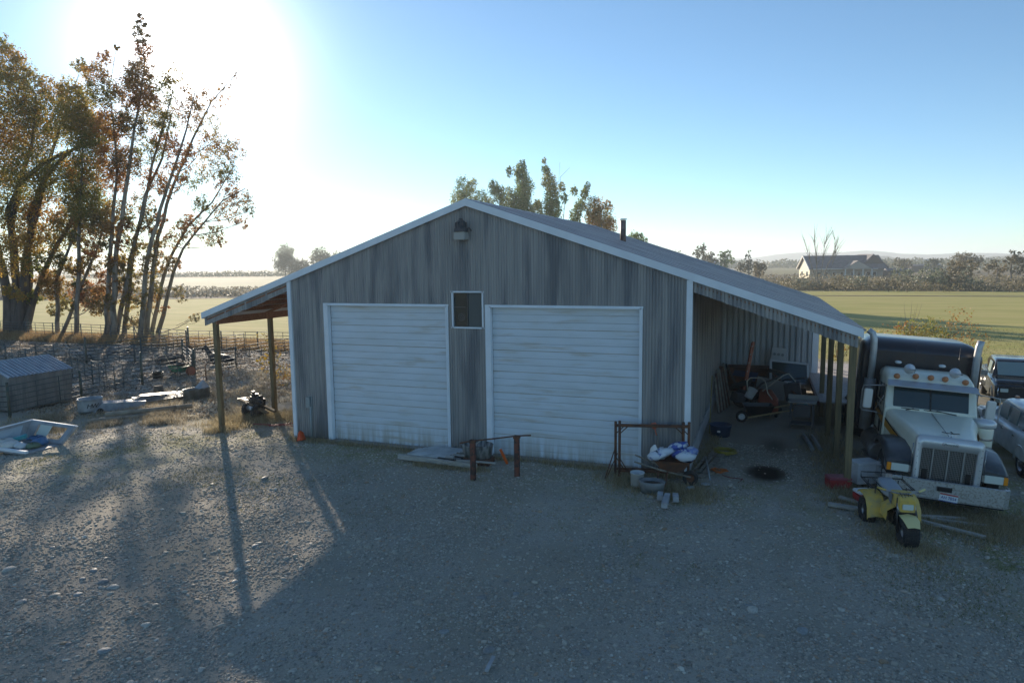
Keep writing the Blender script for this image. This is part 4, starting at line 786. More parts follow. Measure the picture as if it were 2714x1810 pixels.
# the nose is short: draw in the lengthwise stations of hood, cab and sleeper
def fy(y): return y if y < .45 else (.45+(y-.45)*.56 if y < 2.6 else y-.945)
def shorten(o):
    if o.name.split('.')[0] in ('fender', 'tyre', 'bumper', 'license_plate', 'headlight'): return
    if o.location.length > 1e-4: o.location.y = fy(o.location.y); return
    for v_ in o.data.vertices: v_.co.y = fy(v_.co.y)
    for c_ in o.children: shorten(c_)
for c_ in list(tk.children): shorten(c_)

# flatbed trailer behind the posts
fb = thing('flatbed_trailer', 'weathered flatbed trailer with frosty plank deck between the lean-to posts and the black sleeper', 'trailer', (17.0, 6.6, -.3), .0)
dm = mat('deck_plank', (.40, .37, .36), .85, 0, (.27, .25, .24), 5, (5, 1, 1), 1, .3, 20, rnd=.15)
pm = MB().box((0, 0, 0), (.155, 9.4, .045)).mesh('deck_plank', [dm])
for k in range(15): ob('deck_plank', pm, fb, (-1.12+k*.16, 4.8, 1.10))
MB().box((-1.24, 4.8, 1.05), (.06, 9.5, .16)).build('side_rail', mat('rail_red_rust', (.16, .06, .045), .7, 0, (.08, .05, .04), 6), fb); MB().box((1.24, 4.8, 1.05), (.06, 9.5, .16)).build('side_rail', mat('rail_red_rust', ()), fb)
MB().box((-.5, 4.8, .88), (.1, 9.3, .3)).build('frame_beam', black_paint, fb); MB().box((.5, 4.8, .88), (.1, 9.3, .3)).build('frame_beam', black_paint, fb)
for s in (-1, 1):
    for y in (7.4, 8.6): wheel(fb, (s*.95, y, .5), .5, .5, .28, dull_chrome, side=s, tread=0)
b = MB(); b.box((-.6, 7.0, 1.55), (.12, .12, .9)); b.build('stake', old_wood, fb)

# ---------------------------------------------------------------- other vehicles
def pickup(name, label, loc, rz, paint, front, cablen=1.5, crew=False, wheels=True, bed=True):
    t = thing(name, label, 'pickup truck', loc, rz)
    # local frame: nose towards -y
    HWD = .98
    body = MB(); yb = 3.05 if crew else 2.3
    body.loft([ring(HWD-.06, 0, .45, 1.0, .08), ring(HWD-.02, .10, .42, 1.06, .1), ring(HWD, 1.45, .42, 1.12, .1), ring(HWD, yb, .42, 1.12, .1), ring(HWD, 5.2, .45, 1.12, .08)], caps=True)
    body.build('body', paint, t)
    MB().loft([ring(HWD-.1, .12, 1.0, 1.10, .04), ring(HWD-.12, 1.5, 1.0, 1.19, .05)], caps=True).build('hood', paint, t)
    y1 = 1.5+cablen+.9
    c = MB(); c.loft([ring(HWD-.08, 1.50, 1.05, 1.14, .04), ring(HWD-.22, 2.08, 1.05, 1.70, .1), ring(HWD-.22, 2.3, 1.05, 1.75, .12), ring(HWD-.22, y1-.2, 1.05, 1.74, .12), ring(HWD-.18, y1, 1.05, 1.6, .1)], caps=True)
    c.build('cab', paint, t)
    ta = math.atan2(.56, .56)
    MB().box((0, 1.765, 1.43), (1.42, .02, .62), M=Matrix.Rotation(-ta+.06, 3, 'X')).build('windshield', glass_pale, t)
    for s in (-1, 1):
        M = Matrix.Rotation(-s*.17, 3, 'Y')
        if crew:
            MB().box((s*.845, 2.45, 1.42), (.03, .62, .42), M=M).build('side_window', glass_pale, t, bevel=.01)
            MB().box((s*.845, 3.25, 1.42), (.03, .58, .42), M=M).build('side_window', glass_pale, t, bevel=.01)
        else:
            MB().box((s*.845, 2.5, 1.42), (.03, .72, .42), M=M).build('side_window', glass_pale, t, bevel=.01)
        for y in (2.0, 2.9) if crew else (2.0,):
            MB().box((s*(HWD+.005), y+.75, .98), (.025, .14, .035)).build('door_handle', chrome, t)
        MB().box((s*(HWD+.14), 1.85, 1.22), (.24, .08, .2)).build('mirror', mat('dull_chrome', ()), t, bevel=.02)
        if wheels:
            for y in (.85, 4.2): wheel(t, (s*(HWD-.14), y, .37), .37, .24, .2, dull_chrome, side=s, tread=18)
            for y in (.85, 4.2):
                b = MB(); b.tube([(s*(HWD-.01), y+.44*math.cos(a*PI/8), .40+.44*math.sin(a*PI/8)) for a in range(9)], .03, 6); b.build('wheel_arch', paint, t)
    if bed: MB().box((0, 4.35, 1.10), (1.55, 1.5, .1)).build('truck_bed', black_paint, t)
    if front == 'open':
        MB().box((0, -.005, .78), (1.68, .03, .38)).build('grille_opening', dark_gap, t)
        for s in (-1, 1): MB().box((s*.68, -.04, .86), (.24, .05, .13)).build('headlight', lens, t, bevel=.01)
        b = MB(); b.box((0, -.05, .56), (1.75, .04, .03)); b.box((0, -.04, .98), (1.75, .04, .04)); b.box((.1, .02, .72), (.7, .05, .25)); b.build('front_panel', engine, t)
        for s in (-1, 1): MB().tube([(s*.84, -.02, .60), (s*.88, -.04, .80), (s*.84, -.02, 1.0)], .02, 6).build('fender_lip', chrome, t)
    else:
        MB().box((0, -.02, .80), (1.5, .04, .34)).build('grille', dull_chrome, t)
        for s in (-1, 1): MB().box((s*.80, -.03, .84), (.22, .05, .18)).build('headlight', lens, t, bevel=.01)
    MB().box((0, -.10, .5), (1.9, .14, .16)).build('bumper', chrome, t, bevel=.02)
    return t
blk = mat('black_glossy_paint', (.015, .017, .02), .22, 0, coat=.5)
pickup('black_pickup', 'black old pickup with its grille missing and frosted hood, parked beyond the semi truck', (23.0, 11.6, -.2), -.15, blk, 'open')
wp = pickup('white_pickup', 'white crew cab pickup cut off by the right edge, parked beside the semi truck', (21.28, 7.3, -.2), PI, white_paint, 'plain', cablen=2.2, crew=True)
for x in (-.5, -.25, 0, .25, .5): MB().box((x, 2.15, 1.77), (.09, .14, .05)).build('marker_light', amber_cap, wp, bevel=.01)
# pale van roof seen over the sleeper
v = thing('white_van', 'frosted white van whose rounded roof shows above the black sleeper', 'van', (19.0, 10.0, -.2), -.12)
MB().loft([ring(.9, 0, .45, 1.15, .12), ring(.95, .8, .42, 1.3, .14), ring(.95, 1.5, .42, 2.0, .3), ring(.95, 2.0, .42, 2.2, .32), ring(.95, 4.8, .42, 2.22, .32), ring(.9, 5.0, .45, 2.05, .28)], caps=True).build('body', white_paint, v)
MB().box((0, 1.12, 1.70), (1.5, .03, .72), M=Matrix.Rotation(-math.atan2(.7, .7), 3, 'X')).build('windshield', glass, v)
for s in (-1, 1):
    MB().box((s*.952, 2.2, 1.62), (.02, .8, .42)).build('side_window', glass, v)
    for y in (.9, 4.0): wheel(v, (s*.83, y, .36), .36, .22, .2, dull_chrome, side=s, tread=0)

# ---------------------------------------------------------------- yellow three-wheeler
q = thing('three_wheeler', 'yellow three-wheeled off-road trike with a fat knobby front tyre in front of the truck', 'three-wheeler', (16.72, -2.98, -.10), 0)
q.scale = (.98, .98, .98)
q.rotation_euler = (0, 0, .14)
# local: front towards -y, front wheel at the origin
def fat_tyre(parent, c, r, w, rr_, knobs=(22, 5)):
    M = Matrix.Rotation(PI/2, 3, 'Y'); b = MB(); h = w/2
    prof = [(rr_, -h*.62), (rr_+.03, -h*.85), (r*.75, -h), (r*.9, -h*.86), (r*.98, -h*.5), (r, 0), (r*.98, h*.5), (r*.9, h*.86), (r*.75, h), (rr_+.03, h*.85), (rr_, h*.62)]
    b.lathe(prof, (0, 0, 0), 26, M=M)
    n1, n2 = knobs
    for i in range(n1):
        for j in range(n2):
            a = 2*PI*(i+(j % 2)*.5)/n1; z = -h*.72+j*h*1.44/(n2-1); rad = r*(1-.14*(abs(z)/h)**2.5)
            R = M @ Matrix.Rotation(a, 3, 'Z'); b.box(R @ Vector((rad+.004, 0, z)), (.026, r*.20, w*.13), M=R)
    t = b.build('tyre', rubber, parent, c)
    MB().lathe([(rr_, -h*.6), (rr_*.8, -h*.2), (rr_*.3, -h*.1), (.001, -h*.1)], (0, 0, 0), 18, M=M).lathe([(rr_, h*.6), (rr_*.8, h*.2), (rr_*.3, h*.1), (.001, h*.1)], (0, 0, 0), 18, M=M).build('rim', mat('dull_chrome', ()), t)
fat_tyre(q, (0, 0, .30), .30, .30, .11, (22, 6))
for s in (-1, 1): fat_tyre(q, (s*.40, 1.25, .28), .28, .26, .11, (18, 5))
b = MB()
for s in (-1, 1): b.tube([(s*.185, 0, .28), (s*.17, .10, .62), (s*.13, .22, .92)], [.028, .028, .026], 8)
b.box((0, .12, .64), (.36, .05, .05)); b.build('front_fork', mat('black_paint', ()), q)
b = MB()
for s in (-1, 1): b.tube([(s*.148, .11, .66), (s*.137, .18, .82)], .036, 8)
b.build('fork_sleeve', mat('dull_chrome', ()), q)
MB().loft([[(-.11, -.33, .50), (0, -.34, .52), (.11, -.33, .50)], [(-.15, -.16, .60), (0, -.18, .63), (.15, -.16, .60)], [(-.16, .06, .62), (0, .06, .66), (.16, .06, .62)], [(-.13, .2, .58), (0, .2, .60), (.13, .2, .58)]], closed=False).build('front_fender', yellow_pale, q)
cw = MB(); cw.loft([ring(.14, .07, .68, .92, .03), ring(.16, .15, .68, .97, .04), ring(.12, .27, .72, .98, .03)], caps=True); cwl = cw.build('headlight_cowl', yellow_p, q)
MB().box((0, .055, .79), (.20, .03, .11)).build('headlight', lens, cwl, bevel=.008)
b = MB(); b.tube([(-.40, .48, 1.02), (-.28, .40, 1.00), (-.1, .28, .99), (.1, .28, .99), (.28, .40, 1.00), (.40, .48, 1.02)], .014, 7); hb = b.build('handlebar', mat('dull_chrome', ()), q)
for s in (-1, 1):
    MB().tube([(s*.30, .415, 1.0), (s*.44, .51, 1.03)], .024, 8).build('grip', yellow_pale if s > 0 else yellow_p, hb)
    MB().tube([(s*.26, .37, .99), (s*.40, .40, .97)], .008, 5).build('brake_lever', mat('dull_chrome', ()), hb)
b = MB()
for k in range(4): b.tube([(-.05+k*.03, .30, 1.0), (-.12+k*.08, .2, 1.04-.02*k), (-.06+k*.05, .1, .92), (0, .14, .84)], .006, 5)
b.build('cables', black_paint, q)
tankm = MB(); tankm.loft([ring(.09, .30, .70, .86, .05), ring(.16, .42, .66, .96, .07), ring(.17, .62, .66, .96, .07), ring(.11, .80, .66, .88, .05)], caps=True); tkk = tankm.build('fuel_tank', yellow_p, q)
for s in (-1, 1): MB().add([(s*.178, .40, .92), (s*.178, .68, .92), (s*.178, .60, .72), (s*.178, .48, .70)], [(0, 1, 2, 3)]).build('tank_decal', mat('decal_grey', (.20, .20, .22), .5), tkk)
MB().loft([ring(.13, .74, .72, .90, .05), ring(.18, .95, .72, .90, .05), ring(.19, 1.35, .72, .93, .06), ring(.15, 1.5, .72, .95, .06)], caps=True).build('seat', mat('seat_grey', (.32, .34, .36), .6), q)
for s in (-1, 1):
    MB().loft([[(s*.18, y, z+.02), (s*.32, y, z+.03), (s*.50, y, z), (s*.52, y, z-.05)] for y, z in ((.80, .26), (.84, .50), (.98, .66), (1.2, .70), (1.42, .68), (1.62, .60))], closed=False).build('rear_fender', yellow_p, q)
    MB().loft([[(s*.10, y, z+.1), (s*.26, y, z), (s*.28, y, z-.22)] for y, z in ((.40, .58), (.6, .62), (.82, .6))], closed=False).build('side_panel', yellow_p, q)
MB().box((0, .62, .42), (.26, .36, .34)).build('engine', engine, q, bevel=.03)
b = MB(); b.tube([(.0, .3, .9), (.1, .38, .55), (.12, .7, .28), (.12, 1.2, .3)], .02, 6); b.tube([(.0, .3, .9), (-.1, .38, .55), (-.12, .7, .28), (-.12, 1.2, .3)], .02, 6); b.tube([(-.4, 1.25, .28), (.4, 1.25, .28)], .03, 6); b.build('frame', black_paint, q)
MB().tube([(.2, .5, .4), (.22, .9, .42), (.22, 1.5, .46)], .035, 8).build('exhaust', dull_chrome, q)
b = MB()
for x in (-.38, -.2, 0, .2, .38): b.tube([(x, .98, .86), (x, 1.72, .86)], .011, 5)
b.tube([(-.42, .98, .86), (.42, .98, .86), (.42, 1.72, .86), (-.42, 1.72, .86), (-.42, .98, .86)], .014, 6); b.tube([(-.42, 1.72, .86), (-.42, 1.74, .98), (.42, 1.74, .98), (.42, 1.72, .86)], .012, 6)
for s in (-1, 1): b.tube([(s*.3, 1.1, .86), (s*.3, 1.1, .64)], .012, 5); b.tube([(s*.3, 1.6, .86), (s*.3, 1.6, .6)], .012, 5)
b.build('rear_rack', black_paint, q)
# coolers by the post
def cooler(name, label, loc, rz, body, lid, d=(.62, .38, .36)):
    t = thing(name, label, 'cooler', loc, rz)
    MB().box((0, 0, d[2]/2), d, taper=1.04).build('box', body, t, bevel=.02); MB().box((0, 0, d[2]+.035), (d[0]*1.06, d[1]*1.06, .07)).build('lid', lid, t, bevel=.02)
    MB().tube([(-.1, -d[1]/2-.01, d[2]*.72), (-.1, -d[1]/2-.03, d[2]*.5), (.1, -d[1]/2-.03, d[2]*.5), (.1, -d[1]/2-.01, d[2]*.72)], .01, 6).build('handle', lid, t)
    return t
cooler('white_cooler', 'white lidded cooler standing behind the trike beside the first lean-to post', (16.38, .58, .06), .55, white_plastic, white_plastic, (.62, .42, .46))
cooler('red_cooler', 'red cooler on the ground at the foot of the first lean-to post', (15.78, .12, -.01), .25, red_p, mat('faded_red', (.30, .07, .09), .5), (.50, .34, .22))
cooler('small_red_cooler', 'small white lidded red cooler just behind the rack of the trike', (16.25, -.75, -.06), .4, red_p, white_plastic, (.40, .3, .26))
# loose boards by the trike
def plank(label, p, q_, w=.14, h=.045, m=board, group=None, name='plank'):
    z = lambda a: Vector((a[0], a[1], a[2] if len(a) > 2 else ground_z(a[0], a[1])+h/2+.02))
    A = z(p); B = z(q_); L_ = (B-A).length
    o = MB().box((L_/2, 0, 0), (L_, w, h)).build(name, m, None, bevel=.004)
    o.location = A; o.rotation_euler = (B-A).to_track_quat('X', 'Z').to_euler(); return tag(o, label, 'board', group)
plank('grey board lying under the left side of the trike', (15.45, -1.35), (16.6, -1.35), .16, .06)
plank('board end poking out behind the trike beside the red cooler', (15.72, -.75), (16.5, -1.1), .14, .05)
plank('long pale board on the grass below the truck bumper plate', (16.9, -1.2), (18.25, -.72), .10, .05)
plank('front board angled away from the trike towards the camera', (17.1, -1.3), (18.35, -1.75), .11, .05)
plank('short board half hidden in grass under the right of the bumper', (17.5, -1.05), (18.6, -1.05), .10, .05)
# ---------------------------------------------------------------- things in front of the barn
def gz(x, y): return ground_z(x, y)
# hitch rack: two rusty posts with a bar
t = thing('hitching_rail', 'two rusty square posts joined by a thin iron bar between the garage doors', 'rail', (7.66, -1.97, 0))
rm = rust_red
for (x, y, h) in ((7.15, -2.21, 1.0), (8.17, -1.74, 1.08)):
    MB().box((x-7.66, y+1.97, h/2-.15), (.12, .12, h+.3)).build('post', rm, t, bevel=.006); MB().box((x-7.66, y+1.97, h+.01), (.15, .15, .07)).build('post_cap', rust, t)
MB().tube([(-.80, -.40, .98), (-.51, -.27, 1.03), (.0, -.02, 1.07), (.51, .23, 1.12), (.85, .36, 1.13)], .02, 8).build('bar', rust, t)
# sheet of grey roofing laid down as a platform, with a tub and boards on it
t = thing('pallet_platform', 'grey ribbed panel lying flat on a plank edge below the left garage door', 'platform', (5.5, -.75, 0), -.05)
b = MB(); ribbed(b, (-.75, -.45, .16), (0, 1, 0), (1, 0, 0), (0, 0, 1), 1.05, lambda s_: [(max(-.35, -.75+.75*s_)+.25, 1.55)], pitch=.13, depth=.018, edge=0); b.build('ribbed_panel', siding2, t, fixn=False)
MB().box((.15, -.52, .09), (2.5, .1, .13), rz=-.02).build('edge_plank', board, t, bevel=.006); MB().box((.3, .5, .05), (2.0, .1, .1)).build('edge_plank', old_wood, t)
t = thing('tub', 'weathered grey half tub with scrap wood sticking out, against the wall between the doors', 'tub', (6.62, -.72, .16))
MB().lathe([(.001, 0), (.40, 0), (.46, .34), (.47, .36), (.44, .36), (.39, .04), (.001, .04)], (0, 0, 0), 26, sy=.75).build('shell', mat('old_tub', (.28, .29, .28), .8, 0, (.07, .07, .07), 4, (3, 3, .6), contrast=(.4, .6)), t)
MB().lathe([(.001, .2), (.40, .2)], (0, 0, 0), 20, sy=.75).build('contents', dirt_dark, t)
plank('pale lath leaning out of the grey half tub', (6.45, -.9, .38), (6.95, -1.05, .78), .05, .02)
t = thing('wooden_crate', 'low dark wooden crate under the half tub', 'crate', (6.6, -.9, .0), .04)
MB().box((0, .1, .08), (.95, .5, .15)).build('slat_box', rust, t)
for k, (dx, dy, l_) in enumerate(((-.35, -.32, .5), (.3, -.36, .9), (.1, -.42, .4))): MB().box((dx, dy, .17+.012*k), (l_, .08, .03), rz=.06*k-.05).build('board', board, t)
for k, (x, y, l_) in enumerate(((5.98, -1.15, .42), (6.02, -1.0, .36), (6.05, -.85, .36), (6.1, -.72, .34), (5.75, -1.42, .55))):
    plank(['black offcut lying front most on the ribbed panel', 'grey offcut beside the crate corner', 'second grey offcut on the ribbed panel', 'third offcut stacked near the tub', 'thin dark bar lying along the plank edge'][k], (x, y, .24), (x+l_, y-.05, .235), .07, .03, [black_paint, board, old_wood, board, black_paint][k], 'offcuts on the ribbed panel')
for k, (x, y) in enumerate(((6.05, -1.32), (6.12, -1.50))):
    o = MB().box((0, 0, 0), (.24, .14, .04)).build('wood_block', board, None, (x, y, .25-.05*k), (0.1, 0, .1+.2*k)); tag(o, ['small pale wood block on the plank edge', 'pale wood block tipped over the front of the plank edge'][k], 'wood block')
o = MB().box((0, 0, 0), (.06, .05, .46)).build('orange_stick', orange_p, None, (7.42, -.75, .24), (.25, -.35, 0)); tag(o, 'short orange stick leaning beside the half tub', 'stick')
o = MB().lathe([(.001, 0), (.17, 0), (.17, .02), (.10, .24), (.02, .30), (.001, .30)], (0, 0, 0), 3).build('warning_triangle', mat('orange_reflector', (.75, .09, .02), .5), None, (.35, -.35, .02), (0, 0, .5)); tag(o, 'bright orange triangle standing at the left corner of the barn wall', 'triangle')
# rusty trestle racks
def trestle(label, p, q_, h, z0=0):
    t = thing('trestle', label, 'trestle', (p[0], p[1], z0)); P = Vector((0, 0, 0)); Q = Vector((q_[0]-p[0], q_[1]-p[1], 0)); Z = Vector((0, 0, h)); n_ = Vector((-Q.y, Q.x, 0)).normalized()
    MB().bar(P+Z*.96, Q+Z*.96, .06, .07).build('top_bar', rust, t); MB().bar(P+Z*.12, Q+Z*.12, .045, .045).build('lower_bar', rust, t)
    for e, sg in ((P, 1), (Q, -1)):
        d = Q.normalized()*sg
        MB().tube([e, e+Z*1.04], .035, 8).build('leg', rust, t)
        MB().tube([e+Z*.8, e+d*.22+Z*.95], .014, 6).build('brace', rust, t); MB().tube([e+Z*.36, e+d*.2+Z*.13], .014, 6).build('brace', rust, t)
    return t
trestle('rusty steel trestle in front of the barn corner, nearer the right garage door', (10.62, -.80), (12.30, -.42), 1.42)
trestle('second rusty trestle leaning just behind the first one at the barn corner', (10.48, -.62), (12.14, -.20), 1.36)
o = MB().tube([(10.30, -1.05, 0), (10.48, -.66, .72)], .015, 6).tube([(10.33, -1.0, 0), (10.55, -.7, .60)], .012, 6).build('steel_prop', rust); tag(o, 'thin rusty prop rods leaning on the left end of the trestles', 'rod')
# wheelbarrow with bags at the corner
t = thing('wheelbarrow', 'rusty wheelbarrow piled with blue and white sacks at the right barn corner', 'wheelbarrow', (11.95, -.95, 0), .15)
wb_ = MB(); wb_.loft([[(x*k, y*k*.8, z) for x, y in ((-.30, -.26), (.30, -.30), (.40, 0), (.30, .30), (-.30, .26), (-.36, 0))] for k, z in ((.75, .38), (1.0, .50), (1.38, .66), (1.44, .66))], smooth=False); wb_.box((0, 0, .38), (.5, .36, .02)); wb_.build('tray', rust, t)
MB().tube([(-.9, -.30, .62), (-.3, -.2, .42), (.45, -.04, .22)], .022, 6).tube([(-.9, .30, .62), (-.3, .2, .42), (.45, .04, .22)], .022, 6).build('handles', old_wood, t); wheel(t, (.45, 0, .19), .19, .09, .1, rust, ang=PI/2, tread=0, name='wheel')
b = MB()
for s in (-1, 1): b.tube([(-.3, s*.2, .4), (-.35, s*.22, 0), (-.15, s*.22, 0), (-.1, s*.18, .38)], .015, 6)
b.build('legs', rust, t)
bagm = [mat('sack_blue', (.05, .09, .34), .45, 0, (.5, .55, .62), 9, contrast=(.52, .6)), mat('sack_white', (.58, .62, .68), .45, 0, (.10, .15, .36), 7, contrast=(.58, .66)), mat('sack_blue_light', (.16, .22, .46), .5, 0, (.45, .5, .6), 8, contrast=(.5, .6))]
for k, (x, y, z, a, c_) in enumerate(((11.75, -.95, .80, .3, 1), (12.15, -.92, .78, -.4, 0), (12.38, -.82, .82, .9, 2), (12.05, -.72, .90, .1, 0), (11.62, -1.05, .74, .0, 1), (12.3, -1.05, .76, .5, 1))):
    b = MB(); b.sphere((0, 0, 0), .24, 10, (1.1, .7, .5)); me_ = b.mesh('sack', [bagm[c_]])
    for v_ in me_.vertices: v_.co += Vector((random.uniform(-1, 1), random.uniform(-1, 1), random.uniform(-1, 1)))*.03
    o = ob('sack', me_, None, (x, y, z), (random.uniform(-.4, .4), random.uniform(-.4, .4), a)); tag(o, ['pale crumpled sack on the left of the wheelbarrow load', 'blue and white sack in the middle of the wheelbarrow', 'light blue sack at the right end of the wheelbarrow', 'blue sack on top of the wheelbarrow pile', 'white sack hanging over the left rim of the wheelbarrow', 'white sack at the front right of the wheelbarrow'][k], 'sack', 'sacks in the wheelbarrow')
o = MB().lathe([(.001, 0), (.07, 0), (.09, .03), (.09, .20), (.04, .27), (.03, .30), (.001, .30)], (0, 0, 0), 12, sy=.6).build('jug', white_plastic, None, (11.50, -1.0, .70), (.2, .1, .3)); tag(o, 'white plastic jug standing at the left of the wheelbarrow sacks', 'jug')
o = MB().lathe([(.001, 0), (.015, 0), (.015, .16), (.06, .2), (.085, .27), (.06, .33), (.001, .34)], (0, 0, 0), 12).build('orange_marker', mat('faded_orange', (.62, .16, .09), .6), None, (11.45, -.12, 1.0), (.0, -.25, 0)); tag(o, 'faded orange scoop leaning up against the barn wall behind the wheelbarrow', 'scoop')
MB().tube([(11.55, -.1, 0), (11.48, -.12, 1.02)], .012, 6).build('handle', old_wood, o).matrix_parent_inverse = o.matrix_basis.inverted()
# pails and planter tyre
def pail(name, label, loc, r, h, m, fill=None, taper=.85, n=20, rot=(0, 0, 0)):
    t = thing(name, label, 'bucket', loc); t.rotation_euler = rot
    MB().lathe([(.001, 0), (r*taper, 0), (r, h), (r*1.04, h), (r*1.04, h-.02), (r*.95, h-.01), (r*taper*.93, .02), (.001, .02)], (0, 0, 0), n).build('shell', m, t)
    MB().tube([(r*math.cos(a), -.02+r*.25*math.sin(a)-.02, h-.02-.5*r*math.sin(a)) for a in [k*PI/8 for k in range(9)]], .006, 5).build('handle', dull_chrome, t)
    if fill: MB().lathe([(.001, h*.75), (r*.93, h*.75)], (0, 0, 0), n).build('contents', fill, t)
    return t
pail('white_pail', 'white plastic pail standing left of the sunken planter in front of the wheelbarrow', (11.17, -1.30, 0), .17, .34, white_plastic, dirt_dark, .95)
t = thing('feed_tub', 'grey rubber feed tub half full of dark soil beside the white pail', 'tub', (11.58, -1.62, 0))
MB().lathe([(.001, 0), (.27, 0), (.30, .2), (.32, .26), (.28, .27), (.25, .16), (.001, .14)], (0, 0, 0), 26, sy=.8).build('shell', mat('grey_rubber', (.15, .16, .165), .6, 0, (.22, .23, .23), 8), t); MB().lathe([(.001, .18), (.27, .19)], (0, 0, 0), 20, sy=.8).build('soil', dirt_dark, t)
for k, (p, q_) in enumerate((((11.83, -1.95), (11.86, -2.25)), ((12.0, -2.02), (12.02, -2.72)), ((12.17, -1.95), (12.22, -2.25)))):
    plank(['left short grey timber block in front of the wheelbarrow', 'middle long grey timber reaching towards the camera', 'right short grey timber block in front of the wheelbarrow'][k], p, q_, .13, .12, mat('grey_timber', (.40, .41, .42), .8, 0, (.30, .30, .31), 6), 'grey timbers in front of the wheelbarrow', 'timber')
for k, (p, q_) in enumerate((((12.5, .1), (12.75, 2.2)), ((12.66, .0), (12.98, 2.0)), ((12.45, .3), (12.6, 1.6)), ((12.85, .2), (13.0, 1.2)), ((12.55, -.3), (13.0, .5)))):
    plank('old grey plank lying along the right barn wall, number %s out from it' % ['two', 'four', 'one', 'five', 'three'][k], p, q_, .14, .05, old_wood, 'planks along the right barn wall')
o = MB().tube([(12.62, .9, .25), (12.75, .0, .20), (12.83, -.35, .02)], .02, 6).build('pipe', galv); tag(o, 'thin bent grey pipe leaning over the planks by the barn corner', 'pipe')
def coil(name, label, c, r, turns, m, tr=.014, jit=.05, cat='hose', z=.04):
    b = MB(); pts = []
    for k in range(turns*14):
        a = k*2*PI/14; q_ = r*(1+random.uniform(-jit, jit)*2-.15*math.sin(k*.31)); pts.append((q_*math.cos(a), q_*math.sin(a), z+.012*(k/14)+random.uniform(0, .02)))
    b.tube(pts, tr, 5); o = b.build(name, m, None, c); return tag(o, label, cat)
coil('yellow_hose', 'tangled coil of yellow cord on the ground beside the right barn wall', (13.05, 2.25, 0), .27, 6, mat('yellow_cord', (.32, .25, .03), .7), .013)
coil('orange_twine', 'small heap of orange cord at the end of the planks by the barn corner', (13.0, .35, 0), .16, 4, mat('orange_cord', (.55, .15, .03), .7), .011, .3, 'cord')
o = MB().tube([(13.1, .1, .03), (13.3, -.1, .05), (13.6, -.05, .03), (13.5, -.4, .03)], .012, 5).build('red_strap', mat('dull_red', (.22, .05, .04), .7)); tag(o, 'dull red strap curling over the dirt near the orange cord', 'strap')
o = MB().sphere((0, 0, .03), .09, 10, (1.3, 1, .35)).build('tin_plate', galv, None, (12.75, -.75, 0)); tag(o, 'flattened pale tin on the ground right of the wheelbarrow', 'tin')
o = MB().tube([(0, 0, .05), (.2, .05, .04)], .05, 10).build('tin_can', galv, None, (12.35, -1.3, 0), (0, 0, .5)); tag(o, 'dented can lying just right of the wheelbarrow wheel', 'can')
o = MB().box((0, 0, 0), (.05, .34, .03)).build('wood_scrap', mat('grey_timber', ()), None, (10.6, -9.45, .02), (0, 0, .1)); tag(o, 'small grey wood scrap alone on the gravel at the bottom of the picture', 'wood scrap')
# red hose at the left corner
o = MB().tube([(-.25, 1.6, .03), (-.6, 1.35, .10), (-1.1, 1.15, .12), (-1.5, 1.2, .04), (-1.9, 1.0, .03), (-2.6, .9, .03)], .022, 6).tube([(-.2, 1.3, .03), (-.8, 1.0, .05), (-1.3, 1.05, .05), (-1.9, .85, .03)], .018, 6).build('red_hose', mat('red_hose', (.30, .07, .05), .6)); tag(o, 'faded red hose lying on the ground at the left corner of the barn', 'hose')

# ---------------------------------------------------------------- junk under the right lean-to
t = thing('blue_tub', 'dark blue plastic muck tub by the right barn wall', 'tub', (12.80, 4.35, 0))
MB().lathe([(.001, 0), (.27, 0), (.33, .34), (.35, .35), (.35, .37), (.31, .37), (.26, .03), (.001, .03)], (0, 0, 0), 24).build('shell', blue_p, t); MB().box((-.04, -.315, .2), (.09, .01, .05)).build('label', white_plastic, t)
b = MB(); b.tube([(12.45, 4.5, .0), (12.44, 5.3, 1.75)], .016, 6); o = b.build('long_pole', mat('yellow_pole', (.30, .24, .07), .6)); tag(o, 'long pole leaning on the right barn wall behind the blue tub', 'pole')
t = thing('ladder', 'red and orange step ladder leaning among the junk against the back partition', 'ladder', (13.25, 9.6, 0), .25)
for s in (0, .38): MB().bar((s*.35, s, 0), (s*.35+.42, s+.25, 2.35), .05, .10).build('rail', mat('ladder_red', (.30, .07, .03), .6, 0, (.25, .07, .04), 5), t)
for k in range(7): MB().bar((.06*k+.03, .03*k, .3+k*.32), (.06*k+.17, .38+.03*k, .3+k*.32), .03, .05).build('rung', galv, t)
t = thing('wooden_crates', 'stack of long reddish brown wooden boxes against the partition', 'boxes', (13.4, 12.3, 0), 0)
for k in range(3): MB().box((.3, 0, .25+k*.34), (2.2, .8, .30)).build('box', mat('brown_crate', (.13, .055, .03), .8, 0, (.07, .035, .025), 5), t)
for k in range(9):
    o = MB().bar((12.55+.04*k, 7.6+.22*k, 0), (12.35+.02*k, 8.0+.3*k, 1.25+.1*(k % 3)), .07, .07).build('wood_post', rust if k % 2 else old_wood); tag(o, 'dark post leaning on the right barn wall in the row behind the blue tub', 'post', 'posts leaning on the barn wall')
t = thing('garden_cart', 'dark wheelbarrow with long pale handles lying in the middle of the lean-to junk', 'wheelbarrow', (13.9, 6.6, 0), .18)
cm = MB(); cm.loft([[(x*k, y*k, z) for x, y in ((-.5, -.32), (.45, -.32), (.45, .32), (-.5, .32))] for k, z in ((.7, .25), (1.0, .62), (1.03, .62))], smooth=False); cm.box((0, 0, .25), (.6, .4, .02)); cm.build('tray', black_paint, t)
